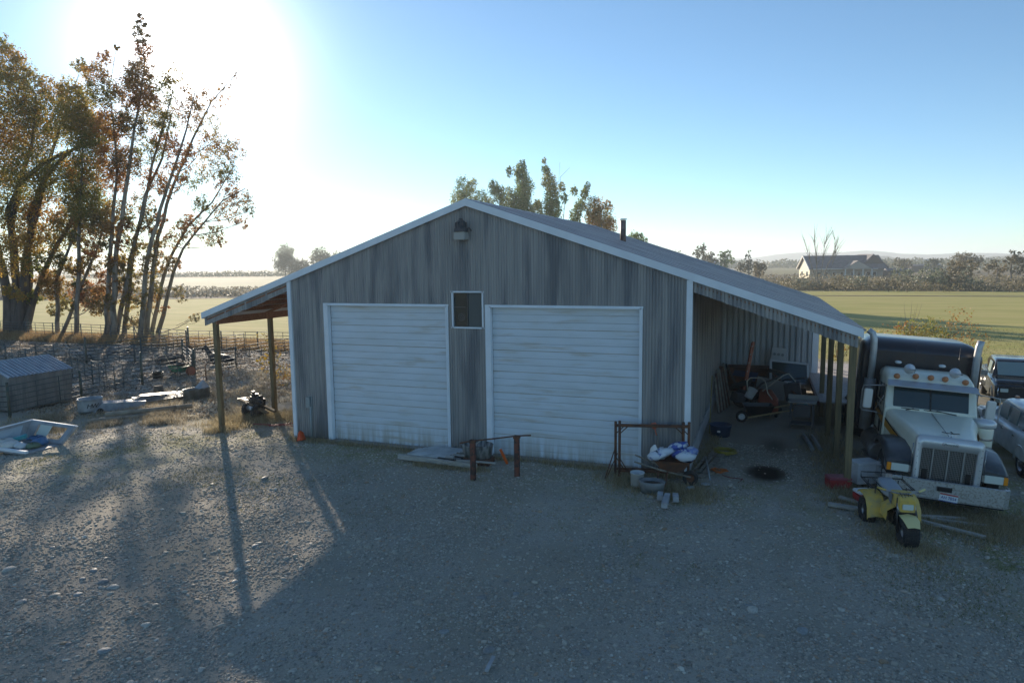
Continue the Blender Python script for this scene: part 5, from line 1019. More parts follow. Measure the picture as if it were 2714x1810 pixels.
MB().bar((-.4, -.3, .22), (1.45, -.34, .62), .04, .045).bar((-.4, .3, .22), (1.5, .2, .72), .04, .045).build('handles', mat('ash_handle', (.36, .27, .14), .6), t); wheel(t, (-.55, -.05, .2), .2, .1, .11, white_plastic, ang=PI/2-.2, tread=0, side=-1)
pail('paint_bucket', 'white paint bucket tipped over in the front of the lean-to junk', (13.55, 6.9, .78), .16, .36, white_plastic, None, .88, rot=(-.3, .55, .2))
t = thing('orange_mower', 'orange spreader with pale tube handles behind the tipped bucket', 'spreader', (14.2, 7.4, 0), .2)
MB().loft([ring(.30, -.25, .2, .55, .06), ring(.34, 0, .2, .75, .1), ring(.22, .35, .25, .95, .08)], caps=True).build('hopper', mat('mower_orange', (.24, .05, .02), .6), t)
MB().tube([(-.75, -.4, .8), (-.78, -.3, 1.35), (-.65, -.2, 1.45), (-.30, -.2, 1.45), (-.18, -.3, 1.35), (-.1, -.4, .95), (.1, -.2, .7)], .02, 6).tube([(-.2, .0, .95), (.5, .1, 1.5), (.7, .2, 1.55), (.9, .0, 1.3)], .02, 6).build('handle', mat('beige_tube', (.50, .46, .38), .5), t)
for s in (-1, 1): wheel(t, (s*.3, .1, .15), .15, .08, .08, dull_chrome, side=s, tread=0)
t = thing('white_cabinet', 'white steel panel with dials standing tilted against the partition', 'panel', (14.45, 12.3, 0), .0); t.rotation_euler = (-.12, .10, .12)
MB().box((0, 0, 1.15), (.58, .12, 1.5)).build('body', mat('off_white', (.36, .36, .35), .6), t, bevel=.02)
for x in (-.16, 0, .16): MB().tube([(x, -.065, 1.62), (x, -.085, 1.62)], .06, 12).build('dial', mat('dim_grey', ()), t)
MB().tube([(-.05, -.065, 1.15), (-.05, -.10, 1.15)], .035, 10).build('knob', black_paint, t)
t = thing('teal_bucket', 'small teal plastic bucket on its side at the right of the junk', 'bucket', (15.15, 7.4, .45)); t.rotation_euler = (.3, 1.3, .2)
MB().lathe([(.001, 0), (.15, 0), (.19, .32), (.2, .33), (.17, .32), (.14, .02), (.001, .02)], (0, 0, 0), 20).build('shell', teal_p, t)
t = thing('work_table', 'metal utility table with a raised back under the lean-to by the posts', 'table', (15.25, 6.3, 0), -.12)
MB().box((0, 0, .86), (.85, .55, .03)).build('top', mat('table_steel', (.38, .37, .36), .5, .3, (.26, .24, .23), 5), t, bevel=.008); MB().box((0, .29, .95), (.92, .04, .16)).build('back_rail', mat('off_white', ()), t, bevel=.008)
for (x, y) in ((-.34, -.2), (.34, -.2), (-.34, .2), (.34, .2)): MB().box((x, y, .43), (.05, .05, .86)).build('leg', mat('dim_steel', (.12, .12, .13), .6, .4), t)
MB().box((0, 0, .55), (.5, .35, .35)).build('cabinet', mat('dim_steel', ()), t, bevel=.01); MB().box((0, 0, .14), (.68, .44, .03)).build('shelf', mat('dim_steel', ()), t)
for k in range(2):
    o = MB().tube([(15.4+.22*k, 3.3+.05*k, .06), (15.25+.22*k, 5.0, .06)], .055, 12).build('steel_pipe', galv); tag(o, ['left galvanised pipe on the ground below the work table', 'right galvanised pipe on the ground below the work table'][k], 'pipe')
t = thing('glass_pane_frame', 'pale framed window sash lying on top of the junk near the partition', 'window sash', (15.0, 11.6, 1.0), .2); t.rotation_euler = (1.0, .1, .2)
b = MB()
for (c_, d_) in (((0, .45, 0), (1.5, .09, .05)), ((0, -.45, 0), (1.5, .09, .05)), ((.72, 0, 0), (.09, .9, .05)), ((-.72, 0, 0), (.09, .9, .05))): b.box(c_, d_)
b.build('frame', mat('off_white', ()), t); MB().box((0, 0, 0), (1.36, .82, .012)).build('pane', glass, t)
rj = random.Random(9)
junkn = [('scrap_box', 'box'), ('scrap_pipe', 'pipe'), ('scrap_ring', 'tyre'), ('scrap_sheet', 'sheet')]
places = ['behind the blue tub', 'beside the ladder foot', 'under the ladder', 'behind the orange spreader', 'left of the white steel panel', 'below the white steel panel', 'right of the white steel panel', 'under the window sash', 'in front of the window sash', 'behind the teal bucket', 'left of the work table', 'behind the work table', 'behind the garden wheelbarrow', 'beside the wooden boxes', 'at the foot of the partition', 'by the third lean-to post', 'on top of the wooden boxes', 'between spreader and table', 'near the partition corner', 'beside the dark leaning posts']
jm = [mat('scrap_dark', (.05, .045, .04), .7, 0, (.10, .07, .05), 8), rust, mat('scrap_grey', (.10, .10, .11), .6, .3, (.08, .08, .08), 6), mat('off_white', ()), mat('scrap_navy', (.03, .045, .10), .6), rubber]
for k, pl in enumerate(places):
    x = rj.uniform(12.9, 15.3); y = rj.uniform(7.8, 12.5); n_, c_ = junkn[k % 4]; m_ = jm[rj.randrange(len(jm))]; z = rj.uniform(.0, .35) if y > 8.6 else 0
    if n_ == 'scrap_box': o = MB().box((0, 0, 0), (rj.uniform(.3, .7), rj.uniform(.3, .6), rj.uniform(.3, .7))).build(n_, m_, None, (x, y, z+.3), (rj.uniform(-.2, .2), rj.uniform(-.2, .2), rj.uniform(0, 3)), bevel=.02)
    elif n_ == 'scrap_pipe': o = MB().tube([(-.6, 0, -.2), (0, .1, .1), (.7, 0, .25)], .04, 8).build(n_, m_, None, (x, y, z+.55), (0, rj.uniform(-.5, .5), rj.uniform(0, 3)))
    elif n_ == 'scrap_ring': o = MB().lathe([(.18, -.09), (.30, -.10), (.34, -.04), (.34, .04), (.30, .10), (.18, .09), (.17, 0), (.18, -.09)], (0, 0, 0), 20).build(n_, rubber, None, (x, y, z+.3), (rj.uniform(.6, 1.6), rj.uniform(-.4, .4), rj.uniform(0, 3)))
    else: o = MB().box((0, 0, 0), (rj.uniform(.7, 1.3), .03, rj.uniform(.4, .8))).build(n_, m_, None, (x, y, z+.55), (rj.uniform(-.9, .9), rj.uniform(-.3, .3), rj.uniform(-.6, .6)))
    tag(o, 'dim scrap %s lying %s in the lean-to junk' % (c_, pl), 'scrap '+c_)

# ---------------------------------------------------------------- left side: corral, shed, tanks
def panel_run(pts, place, h=1.25, nr_=6, step=3.3, group='pipe corral panels'):
    k0 = 0
    for (a, c) in zip(pts, pts[1:]):
        L_ = math.hypot(c[0]-a[0], c[1]-a[1]); n_ = max(1, round(L_/step)); w_ = L_/n_; ang = math.atan2(c[1]-a[1], c[0]-a[0])
        rl = MB().tube([(0, 0, 0), (w_-.06, 0, 0)], .022, 6).mesh('rail', [steel_pipe]); ul = MB().tube([(0, 0, 0), (0, 0, h+.02)], .028, 6).mesh('upright', [steel_pipe]); ml = MB().tube([(0, 0, 0), (0, 0, h-.12)], .02, 6).mesh('upright', [steel_pipe])
        for i in range(n_):
            x = a[0]+(c[0]-a[0])*i/n_; y = a[1]+(c[1]-a[1])*i/n_; k0 += 1
            t = thing('corral_fence', 'pipe corral panel %s, %s' % (ordinal(k0), place), 'fence panel', (x, y, gz(x, y)), ang, group)
            for r_ in range(nr_): ob('rail', rl, t, (.03, 0, .14+(h-.16)*r_/(nr_-1)))
            ob('upright', ul, t, (.03, 0, 0)); ob('upright', ul, t, (w_-.03, 0, 0)); ob('upright', ml, t, (w_*.36, 0, .1)); ob('upright', ml, t, (w_*.68, 0, .1))
def ordinal(k): return ['zeroth', 'first', 'second', 'third', 'fourth', 'fifth', 'sixth', 'seventh', 'eighth', 'ninth', 'tenth', 'eleventh', 'twelfth', 'thirteenth'][k]
panel_run([(-15.05, .75), (-15.75, 4.4), (-15.75, 20.8)], 'counting back from the shed along the near side of the corral')
panel_run([(-15.05, .75), (-18.4, -.6), (-24, -2.5)], 'counting left from the shed corner post')
panel_run([(-51.7, 23.6), (-36.9, 22.9), (-26.6, 20.9), (-17.2, 21.6)], 'counting from the big cottonwood along the far fence below the poplars', 1.35)
panel_run([(-34, 11.6), (-26.2, 12.6), (-20.4, 14.7)], 'counting right along the fence across the middle of the corral')
panel_run([(-26.2, 12.6), (-26.4, 20.8)], 'counting back along the left cross fence of the corral')
panel_run([(-20.4, 14.7), (-21.2, 21.0)], 'counting back along the right cross fence of the corral')
panel_run([(-15.8, 11.2), (-20.4, 14.7)], 'counting from the near side to the middle fence')
panel_run([(-15.8, 6.2), (-21.5, 8.2), (-34, 11.6)], 'counting left along the alley fence behind the shed')
gp_ = [(-15.05, .75, 1.4, .055), (-15.75, 4.4, 1.3, .045), (-15.75, 7.7, 1.75, .06), (-15.75, 11.1, 1.5, .055), (-26.2, 12.6, 1.7, .06), (-20.4, 14.7, 1.55, .055), (-26.5, 21.0, 1.6, .06), (-48.5, 24.0, 1.55, .07)]
for k, (x, y, h, r_) in enumerate(gp_):
    o = MB().tube([(0, 0, -.3), (0, 0, h)], r_, 8).build('corral_post', mat('green_pipe', (.06, .09, .07), .5, .3, (.10, .08, .05), 6), None, (x+.05, y-.05, gz(x, y)))
    tag(o, 'steel corral post %s' % ['at the shed corner nearest the camera', 'right of the shed where two panels meet', 'tall one behind the round stock tank', 'behind the green wheelbarrow', 'at the left cross fence', 'at the right cross fence', 'at the far end of the left cross fence', 'beside the big cottonwood gate'][k], 'post')
# small metal shed
t = thing('metal_shed', 'small low grey metal shed with a ribbed bluish roof behind the pipe panels', 'shed', (-15.9, 1.35, -.5), 0)
# front (long) wall runs back along +y; gable towards the camera
L2, W2, H2, H3 = 2.75, 3.0, 1.42, 1.98
wallm = mat('shed_wall', (.26, .25, .22), .7, .1, (.17, .16, .15), 2, (2, 2, .3), spots=((.12, .12, .12), 1.2, (3, 3, .6), .55, .7))
b = MB(); ribbed(b, (0, 0, 0), (0, 1, 0), (0, 0, 1), (1, 0, 0), L2, lambda s_: [(0, H2)], pitch=.11, depth=.008, edge=0); b.build('wall_panel', wallm, t, fixn=False)
b = MB(); ribbed(b, (-W2, 0, 0), (1, 0, 0), (0, 0, 1), (0, -1, 0), W2, lambda s_: [(0, H2+(H3-H2)*min(s_, W2-s_)/(W2/2))], pitch=.11, depth=.008, edge=0); b.build('wall_panel', wallm, t, fixn=False)
b = MB(); b.prism([(-W2, 0), (0, 0), (0, H2-.01), (-W2/2, H3-.01), (-W2, H2-.01)], L2-.03, L2); b.build('wall_panel', wallm, t); MB().box((-W2, L2/2, H2/2), (.03, L2, H2)).build('wall_panel', wallm, t)
srm = mat('shed_roof', (.36, .40, .44), .35, .45, (.28, .31, .35), 1.5, (1, 3, 1), rnd=.06)
sl2 = math.hypot(W2/2+.08, (H3-H2)*(W2/2+.08)/(W2/2)); uu = Vector((W2/2, 0, -(H3-H2))).normalized()
for k in range(4):
    w_ = (L2+.16)/4
    for s in (1, -1):
        b = MB(); v_ = Vector((uu.x*s, 0, uu.z)); ribbed(b, (-W2/2, -.08+k*w_, H3+.02), (0, 1, 0), v_, (-uu.z*s, 0, uu.x), w_, lambda s_: [(0, sl2)], pitch=.2, depth=.03, edge=0); b.build('roof_panel', srm, t, fixn=False)
# round stock tank with painted letters
t = thing('stock_tank', 'round grey galvanised stock tank painted with the black letters HW', 'stock tank', (-12.5, 2.35, -.5))
prof = [(.001, .02), (.45, .02), (.455, .0)]
for k in range(1, 7): prof += [(.455+.008*(k % 2), .02+k*.085)]
prof += [(.475, .56), (.475, .585), (.44, .58), (.435, .05), (.001, .05)]
MB().lathe(prof, (0, 0, 0), 32).build('shell', galv, t)
MB().lathe([(.001, .16), (.43, .16)], (0, 0, 0), 24).build('water', glass, t)
for k, ch in enumerate('HW'): text_obj('painted_letter', ch, .26, black_cloth, t, (.445+.02-.06*k, -.19+.21*k-.06*0, .30) if 0 else (.465*math.cos(-.75+.42*k), .465*math.sin(-.75+.42*k), .30), (PI/2, 0, PI/2-.75+.42*k), .004, shear=.3)
# oval tank with scrap
t = thing('oval_stock_tank', 'oval grey stock tank overgrown with dry weeds and holding a crumpled sheet', 'stock tank', (-9.85, 5.45, -.40), 1.35)
MB().lathe([(.001, .02), (.60, .02), (.62, .45), (.645, .47), (.645, .50), (.60, .49), (.58, .05), (.001, .05)], (0, 0, 0), 36, sy=.5).build('shell', mat('old_galv', (.24, .25, .23), .55, .3, (.14, .14, .12), 5), t)
b = MB(); b.add([(.1, -.2, .45), (.55, -.15, .5), (.45, .2, .48), (.35, 0, .85), (.0, .15, .5)], [(0, 1, 3), (1, 2, 3), (2, 4, 3), (4, 0, 3), (0, 4, 2, 1)]); b.build('crumpled_sheet', galv, t)
# wood poles
for k, (dx, z, l_) in enumerate(((0, .08, 2.75), (.30, .08, 2.6), (.15, .26, 2.5), (-.30, .08, 2.4), (.45, .24, 2.7))):
    p = Vector((-9.95+dx*.6, .80+dx*1.2, -.42+z)); d = Vector((1.95, 1.45, .12)).normalized()
    o = MB().tube([(0, 0, 0), d*l_], [.10, .085], 10).build('wood_pole', mat('pole_wood', (.34, .29, .22), .85, 0, (.20, .17, .13), 4, (1, 1, 1)), None, p); tag(o, 'weathered round fence pole, %s in the pile of poles' % ['lowest at the front', 'lowest at the back', 'middle of the top row', 'short one in front', 'topmost at the back'][k], 'pole', 'pile of fence poles')
# stack of sheet metal and the upturned box behind the poles
t = thing('sheet_metal_stack', 'flat stack of frosty sheet metal and boards behind the pole pile', 'metal sheets', (-11.2, 4.4, -.48), .95)
for k in range(4): MB().box((.1*k, .12*k-.1, .22+.05*k), (2.7-.3*k, .75-.08*k, .02), M=Matrix.Rotation(.03*k-.05, 3, 'Y') @ Matrix.Rotation(.05*k, 3, 'Z')).build('sheet', mat('frosty_sheet', (.26, .28, .29), .5, .2, (.16, .17, .18), 4), t)
MB().box((-.2, -.1, .1), (2.0, .6, .2)).build('support', old_wood, t)
t = thing('sheet_metal_box', 'long white sheet metal box lying tilted behind the stock tank and poles', 'metal box', (-11.75, 3.1, -.5), .9)
MB().prism([(-1.0, 0), (.9, 0), (1.0, .30), (-.6, .38)], -.35, .35).build('body', mat('box_metal', (.36, .39, .42), .6, .1, (.24, .26, .28), 3), t); MB().tube([(-.7, -.36, .05), (-.7, -.30, .05)], .14, 12).build('port', black_paint, t)
t = thing('wood_stump', 'sawn brown log stump sitting beyond the sheet metal stack', 'stump', (-13.2, 6.4, -.5))
MB().lathe([(.001, 0), (.22, 0), (.2, .36), (.001, .36)], (0, 0, 0), 14).build('log', mat('stump_wood', (.16, .12, .085), .9, 0, (.09, .07, .05), 6), t)
t = thing('wood_board_pile', 'low dark row of boards lying below the sheet metal stack', 'boards', (-10.2, 3.4, -.45), .8)
for k in range(3): MB().box((0, .16*k, .06+.03*(k % 2)), (2.3, .13, .05), rz=.03*k).build('board', old_wood, t)
# buckets, green wheelbarrow, dolly by the corral
pail('black_bucket', 'black rubber bucket by the corral post left of the green wheelbarrow', (-16.6, 9.4, -.5), .28, .42, black_paint, dirt_dark, .9)
t = thing('green_wheelbarrow', 'green wheelbarrow with orange end piled with muck inside the corral', 'wheelbarrow', (-16.5, 10.8, -.5), -.1)
gm_ = MB(); gm_.loft([[(x*k, y*k, z) for x, y in ((-.62, -.36), (.5, -.36), (.62, 0), (.5, .36), (-.62, .36))] for k, z in ((.6, .22), (1.0, .6), (1.03, .6))], smooth=False); gm_.build('tray', green_p, t)
MB().sphere((0, 0, .58), .5, 10, (1, .6, .35)).build('muck', dirt_dark, t); MB().tube([(.75, 0, .3), (.95, 0, .32)], .24, 16).build('drum_end', mat('dull_orange', (.26, .07, .03), .7), t)
wheel(t, (-.6, -.0, .2), .2, .1, .1, black_paint, ang=PI/2, tread=0); MB().tube([(-.2, -.35, .5), (-.9, -.32, 1.35)], .02, 6).build('fork_handle', mat('ash_handle', ()), t)
t = thing('hand_dolly', 'rusty two-wheeled hand cart frame standing near the near fence', 'hand cart', (-13.0, 9.9, -.5), .3)
MB().tube([(-.6, 0, 0), (-.6, 0, .85), (-.45, 0, .98), (-.1, 0, 1.0)], .025, 6).tube([(-.1, .3, .25), (.0, .3, 1.3)], .02, 6).tube([(.1, 0, .25), (.6, .1, .25), (.62, .1, .75)], .02, 6).tube([(.3, 0, .25), (.3, 0, .7)], .02, 6).build('frame', rust, t)
for y in (-.05, .4): wheel(t, (-.02, y, 1.15), .22, .08, .12, dull_chrome, ang=.5, tread=0)
# engine cart
t = thing('engine_trailer', 'small two-wheeled wooden cart carrying a black engine behind the left lean-to posts', 'cart', (-3.45, 1.85, 0), -.32)
t.scale = (.76, .76, .76)
for s in (-1, 1): wheel(t, (s*.52*0-.45 if s < 0 else .45, -.0, .33) if 0 else (.0+s*.42, 0, .33), .34, .20, .15, mat('rusty_rim', (.10, .07, .055), .7), side=1, tread=20)
MB().bar((-1.3, .05, .72), (1.25, -.0, .38), .16, .10).bar((-1.3, .45, .72), (1.25, .40, .38), .16, .10).build('frame_beam', mat('brown_beam', (.16, .11, .06), .85), t)
MB().box((-1.15, .22, .70), (.5, .5, .06), M=Matrix.Rotation(.13, 3, 'Y')).build('deck', black_paint, t)
e = MB(); e.box((.05, .22, .78), (.75, .42, .34), M=Matrix.Rotation(.13, 3, 'Y')); e.box((-.12, .22, 1.02), (.32, .26, .18)); e.tube([(-.28, .22, 1.05), (-.28, .22, 1.22)], .09, 10); e.tube([(.25, .10, .95), (.25, .36, .95)], .11, 10); e.tube([(.45, .22, .74), (.5, .0, .70)], .15, 12)
for k in range(5): e.tube([(-.2+.16*k, .05, .92), (-.2+.16*k, .0, .70)], .03, 6)
e.build('engine', engine, t, bevel=.012); MB().tube([(-.35, -.05, .45), (.30, -.05, .40)], .12, 12).build('muffler', galv, t)
t = thing('garden_tractor', 'dark machine with small wheels just showing behind the left barn corner', 'garden tractor', (-2.95, 4.75, 0), .3)
wheel(t, (-.2, 0, .24), .25, .18, .1, dull_chrome, side=-1, tread=0); wheel(t, (-.2, .9, .24), .25, .18, .1, dull_chrome, side=-1, tread=0)
MB().box((.15, .4, .55), (.7, 1.1, .35)).build('body', engine, t, bevel=.04); MB().box((-.05, .0, .88), (.25, .25, .42)).build('tower', engine, t, bevel=.03)
# upturned pickup cap full of rubbish
t = thing('camper_shell', 'upturned white pickup cap filled with rubbish on the gravel at the left edge', 'pickup cap', (-7.75, -3.45, -.16), 0)
t.scale = (.88, .88, .88)
capm = mat('cap_white', (.36, .37, .38), .5, .1, (.24, .25, .26), 3)
# local x along the long far side; base on the ground, sides leaning out
FL, FD, Hh, ln_ = 2.0, 1.25, .66, .30
b = MB(); b.box((0, 0, .05), (FL, FD, .1)); b.build('roof_skin', capm, t, bevel=.02)
def wall_with_hole(p0, p1, p2, p3, u0, u1, v0, v1, th=.045):
    """wall quad p0 p1 (bottom) p2 p3 (top) with a rectangular opening"""
    p0, p1, p2, p3 = map(Vector, (p0, p1, p2, p3)); f = lambda u, v: (p0*(1-u)+p1*u)*(1-v)+(p3*(1-u)+p2*u)*v
    n_ = (p1-p0).cross(p3-p0).normalized()*th; b = MB(); U = (0, u0, u1, 1); Vv = (0, v0, v1, 1)
    for i in range(3):
        for j in range(3):
            if i == 1 and j == 1: continue
            c = [f(U[i], Vv[j]), f(U[i+1], Vv[j]), f(U[i+1], Vv[j+1]), f(U[i], Vv[j+1])]; b.add(c+[q+n_ for q in c], [(0, 1, 2, 3), (7, 6, 5, 4), (0, 4, 5, 1), (1, 5, 6, 2), (2, 6, 7, 3), (3, 7, 4, 0)])
    return b, f, n_
b, f, n_ = wall_with_hole((-1.0, .6, .1), (1.0, .6, .1), (1.28, 1.0, Hh+.02), (-1.0, .95, Hh+.1), .22, .88, .2, .86); b.build('side_wall', capm, t, fixn=False)
b = MB(); c = [f(.25, .2), f(.52, .2), f(.52, .86), f(.25, .86)]; b.add([q+n_*.3 for q in c]+[q+n_*.6 for q in c], [(0, 1, 2, 3), (7, 6, 5, 4), (0, 4, 5, 1), (1, 5, 6, 2), (2, 6, 7, 3), (3, 7, 4, 0)]); b.build('sliding_pane', mat('frosted_pane', (.55, .58, .50), .3), t)
b, f, n_ = wall_with_hole((-1.0, -.6, .1), (-1.0, .6, .1), (-1.0, .95, Hh+.1), (-1.15, -.65, Hh), .2, .82, .22, .85); b.build('end_wall', capm, t, fixn=False)
b = MB(); c = [f(.2, .22), f(.82, .22), f(.82, .85), f(.2, .85)]; b.add([q+n_*.3 for q in c]+[q+n_*.6 for q in c], [(0, 1, 2, 3), (7, 6, 5, 4), (0, 4, 5, 1), (1, 5, 6, 2), (2, 6, 7, 3), (3, 7, 4, 0)]); b.build('end_pane', mat('pale_pane', (.42, .50, .55), .2), t)
MB().bar((1.0, .6, .1), (1.28, 1.0, Hh), .06, .06).build('corner_bar', capm, t); MB().bar((-1.02, -.64, .14), (1.02, -.64, .14), .10, .09).build('lip', white_trim, t)
MB().bar((-1.0, .97, Hh+.12), (1.3, 1.03, Hh+.03), .06, .04).build('top_rim', white_trim, t); MB().bar((-1.0, .97, Hh+.12), (-1.15, -.66, Hh+.02), .06, .04).build('top_rim', white_trim, t)
trash = [('plastic_bag', mat('clear_bag', (.62, .60, .55), .3), (-.6, -.3, .22), .26), ('plastic_bag', mat('clear_bag', ()), (-.25, -.35, .2), .24), ('blue_bag', mat('blue_rubbish', (.06, .16, .32), .5), (.35, .25, .24), .24), ('cloth', mat('dark_cloth', (.08, .10, .12), .8), (.15, .05, .2), .22), ('cloth', mat('green_cloth', (.14, .2, .13), .8), (.5, -.1, .18), .18), ('white_bag', white_plastic, (.1, -.25, .19), .2), ('teal_box', teal_p, (-.45, .05, .34), .2), ('blue_bag', mat('blue_rubbish', ()), (0.05, .35, .26), .22)]
tl = ['clear plastic bag nearest the left of the upturned cap', 'clear plastic bag in the middle front of the upturned cap', 'blue rubbish bag at the right inside the upturned cap', 'dark cloth in the middle of the upturned cap', 'greenish cloth near the open right end of the cap', 'small white bag at the front edge of the cap', 'teal box lying tilted on the bags in the cap', 'blue rubbish bag under the sliding window of the cap']
for (n_, m_, c, r_), lb in zip(trash, tl):
    if n_ == 'teal_box': me_ = MB().box((0, 0, 0), (.5, .16, .12)).mesh(n_, [m_], bevel=.01)
    else:
        me_ = MB().sphere((0, 0, 0), r_, 10, (1.2, .9, .55)).mesh(n_, [m_])
        for v_ in me_.vertices: v_.co += Vector((random.uniform(-1, 1), random.uniform(-1, 1), random.uniform(-1, 1)))*.045
    o = ob(n_, me_, None, (-7.75+c[0]*.88, -3.45+c[1]*.88, -.16+c[2]*.88), (random.uniform(-.2, .2), -.25 if n_ == 'teal_box' else 0, random.uniform(0, 1))); tag(o, lb, 'rubbish')

# ---------------------------------------------------------------- horses in the corral
def horse(name, label, loc, rz, m, scale=1.0, head_up=True):
    pts = [(0, 0, .42, .30), (-.45, 0, .42, .31), (-.85, 0, .40, .27), (.45, 0, .46, .31), (.75, 0, .58, .24), (.98, 0, .84, .16), (1.12, 0, 1.06, .12), (1.20, 0, 1.20, .125), (1.36, 0, 1.10, .09), (1.52, 0, .98, .065),
           (-.75, -.30, .22, .17), (-.35, -.42, .14, .10), (-.75, -.48, .08, .06), (.55, -.26, .18, .12), (.88, -.32, .12, .07), (.60, -.36, .06, .05), (-.75, .30, .20, .15), (.55, .26, .16, .11), (.95, .22, .10, .06),
           (-1.10, 0, .38, .09), (-1.25, 0, .15, .05), (1.17, -.06, 1.36, .03), (1.17, .06, 1.36, .03)]
    if not head_up: pts[5] = (1.0, 0, .62, .16); pts[6] = (1.2, 0, .60, .12); pts[7] = (1.36, 0, .58, .12); pts[8] = (1.5, 0, .42, .09); pts[9] = (1.62, 0, .26, .065); pts[21] = (1.34, -.06, .74, .03); pts[22] = (1.34, .06, .74, .03)
    ed = [(0, 1), (1, 2), (0, 3), (3, 4), (4, 5), (5, 6), (6, 7), (7, 8), (8, 9), (2, 10), (10, 11), (11, 12), (3, 13), (13, 14), (14, 15), (2, 16), (3, 17), (17, 18), (2, 19), (19, 20), (7, 21), (7, 22)]
    me_ = bpy.data.meshes.new('body'); me_.from_pydata([p[:3] for p in pts], ed, []); tmp = bpy.data.objects.new('tmp', me_); COL.objects.link(tmp)
    md = tmp.modifiers.new('s', 'SKIN')
    for sv, p in zip(me_.skin_vertices[0].data, pts): sv.radius = (p[3], p[3])
    me_.skin_vertices[0].data[0].use_root = True
    sb = tmp.modifiers.new('u', 'SUBSURF'); sb.levels = 2; sb.render_levels = 2
    dg = bpy.context.evaluated_depsgraph_get(); dg.update(); out = bpy.data.meshes.new_from_object(tmp.evaluated_get(dg)); bpy.data.objects.remove(tmp)
    out.materials.clear(); out.materials.append(m); out.polygons.foreach_set('use_smooth', [True]*len(out.polygons))
    t = thing(name, label, 'horse', loc, rz); t.scale = (scale,)*3
    ob('body', out, t)
    b = MB()
    for k in range(7): q = k/6; b.box((.72+.42*q, 0, .82+.52*q) if head_up else (.8+.5*q, 0, .80-.02*q), (.10, .03, .13))
    b.build('mane', black_cloth, t); return t
hb_ = mat('black_horse', (.025, .022, .02), .5)
horse('black_horse', 'black horse lying down with its head up beside the left lean-to post', (-17.9, 15.2, -.5), PI+.12, hb_, .85)
horse('dark_horse', 'dark horse lying low beyond the green wheelbarrow', (-20.9, 14.0, -.5), .1, mat('dark_bay_horse', (.045, .035, .03), .6), .8, False)
horse('speckled_horse', 'speckled grey and white horse lying down behind the shed', (-28.3, 13.7, -.5), PI+.1, mat('speckled_coat', (.34, .31, .28), .8, 0, (.09, .08, .075), 9, contrast=(.46, .54)), .9)
horse('grey_horse', 'dusty grey horse resting behind the speckled one', (-28.2, 16.6, -.5), 0.2, mat('grey_coat', (.16, .15, .145), .8, 0, (.26, .24, .22), 8), .9, False)

# ---------------------------------------------------------------- ranch house and far buildings
t = thing('ranch_house', 'long cream ranch house with a dark shingle roof across the right field', 'house', (28.0, 238, -.5), .2)
creamw = mat('house_cream', (.72, .64, .48), .8); shing = mat('shingle_roof', (.12, .115, .12), .85, 0, (.17, .16, .165), .8); brownw = mat('house_brown', (.12, .10, .085), .85); trimw = mat('house_trim', (.70, .68, .62), .7)
HL, HD, HE, HT = 25, 15, 3.3, 7.6
MB().box((HL/2, HD/2, HE/2), (HL-1.5, HD-1, HE)).build('wall', mat('house_painted_shade', (.42, .36, .28), .8), t)  # darker copy of the cream: the front wall's shade is put into its colour
b = MB(); b.prism([(.5, 0), (HD-.5, 0), (HD-.5, HE), (HD/2, HT-.3), (.5, HE)], .5, .9, 'x'); b.build('gable_wall', creamw, t)
b = MB(); b.prism([(-1.2, HE-.2), (HD/2, HT), (HD+.6, HE-.2), (HD+.6, HE+.05), (HD/2, HT+.3), (-1.2, HE+.05)], 0, HL, 'x'); b.build('roof', shing, t)
b = MB(); b.prism([(-1.3, HE-.3), (HD/2, HT-.05), (HD+.7, HE-.3), (HD+.7, HE+.1), (HD/2, HT+.4), (-1.3, HE+.1)], -.3, 0, 'x'); b.build('gable_trim', trimw, t)
MB().box((HL/2-1, -1.22, HE-.12), (HL-4, .12, .25)).build('gutter', trimw, t)
b = MB(); b.prism([(10.5, HE-.1), (15, HT-1.6), (20, HE-.1)], -3.2, 5); b.build('porch_roof', mat('porch_roof', (.20, .185, .175), .85), t)
b = MB(); b.prism([(11.1, HE-.1), (15, HT-1.9), (19.4, HE-.1)], -3.4, -3.2); b.build('gable_wall', mat('house_tan', (.40, .36, .30), .8), t)
b = MB(); b.prism([(16.5, HE), (21.5, HT+.6), (27, HE+.3)], 2, HD+3); b.build('wing_roof', shing, t)
b = MB(); b.prism([(17.3, 0), (26.6, 0), (26.6, HE), (21.5, HT+.3), (17.3, HE)], 1.7, 2.0); b.build('wing_wall', brownw, t)
for k, x in enumerate((3.5, 6, 8.5, 11, 14.5, 16.5, 19.5, 21.5)):
    w = MB().box((x, .42, 1.5), (1.3, .1, 1.6)).build('window', trimw, t); MB().box((x, .35, 1.5), (1.0, .06, 1.3)).build('pane', glass, w)
for k, y in enumerate((3.6, 10.2)):
    w = MB().box((.42, y, 1.7), (.1, 1.9, 1.6)).build('window', trimw, t); MB().box((.35, y, 1.7), (.06, 1.6, 1.3)).build('pane', glass, w)
for x in (11, 13.6, 16.6, 19.4): MB().box((x, -3.2, 1.6), (.3, .3, 3.2)).build('porch_post', trimw, t)
t2 = thing('garden_shed', 'small dark outbuilding with three windows at the right end of the ranch house', 'shed', (51.5, 232, -.5), .2)
MB().box((3.5, 2, 1.3), (7, 4, 2.6)).build('wall', brownw, t2); b = MB(); b.prism([(-.4, 2.5), (2, 3.4), (4.4, 2.5)], -.3, 7.3, 'x'); b.build('roof', shing, t2)
for x in (2, 3.7, 5.4):
    w = MB().box((x, -.03, 1.7), (.9, .08, .9)).build('window', trimw, t2); MB().box((x, -.08, 1.7), (.6, .05, .6)).build('pane', glass, w)
t2 = thing('long_barn', 'long low dark brown barn beyond the shrubs on the right', 'barn', (80.7, 360, -.5), .36)
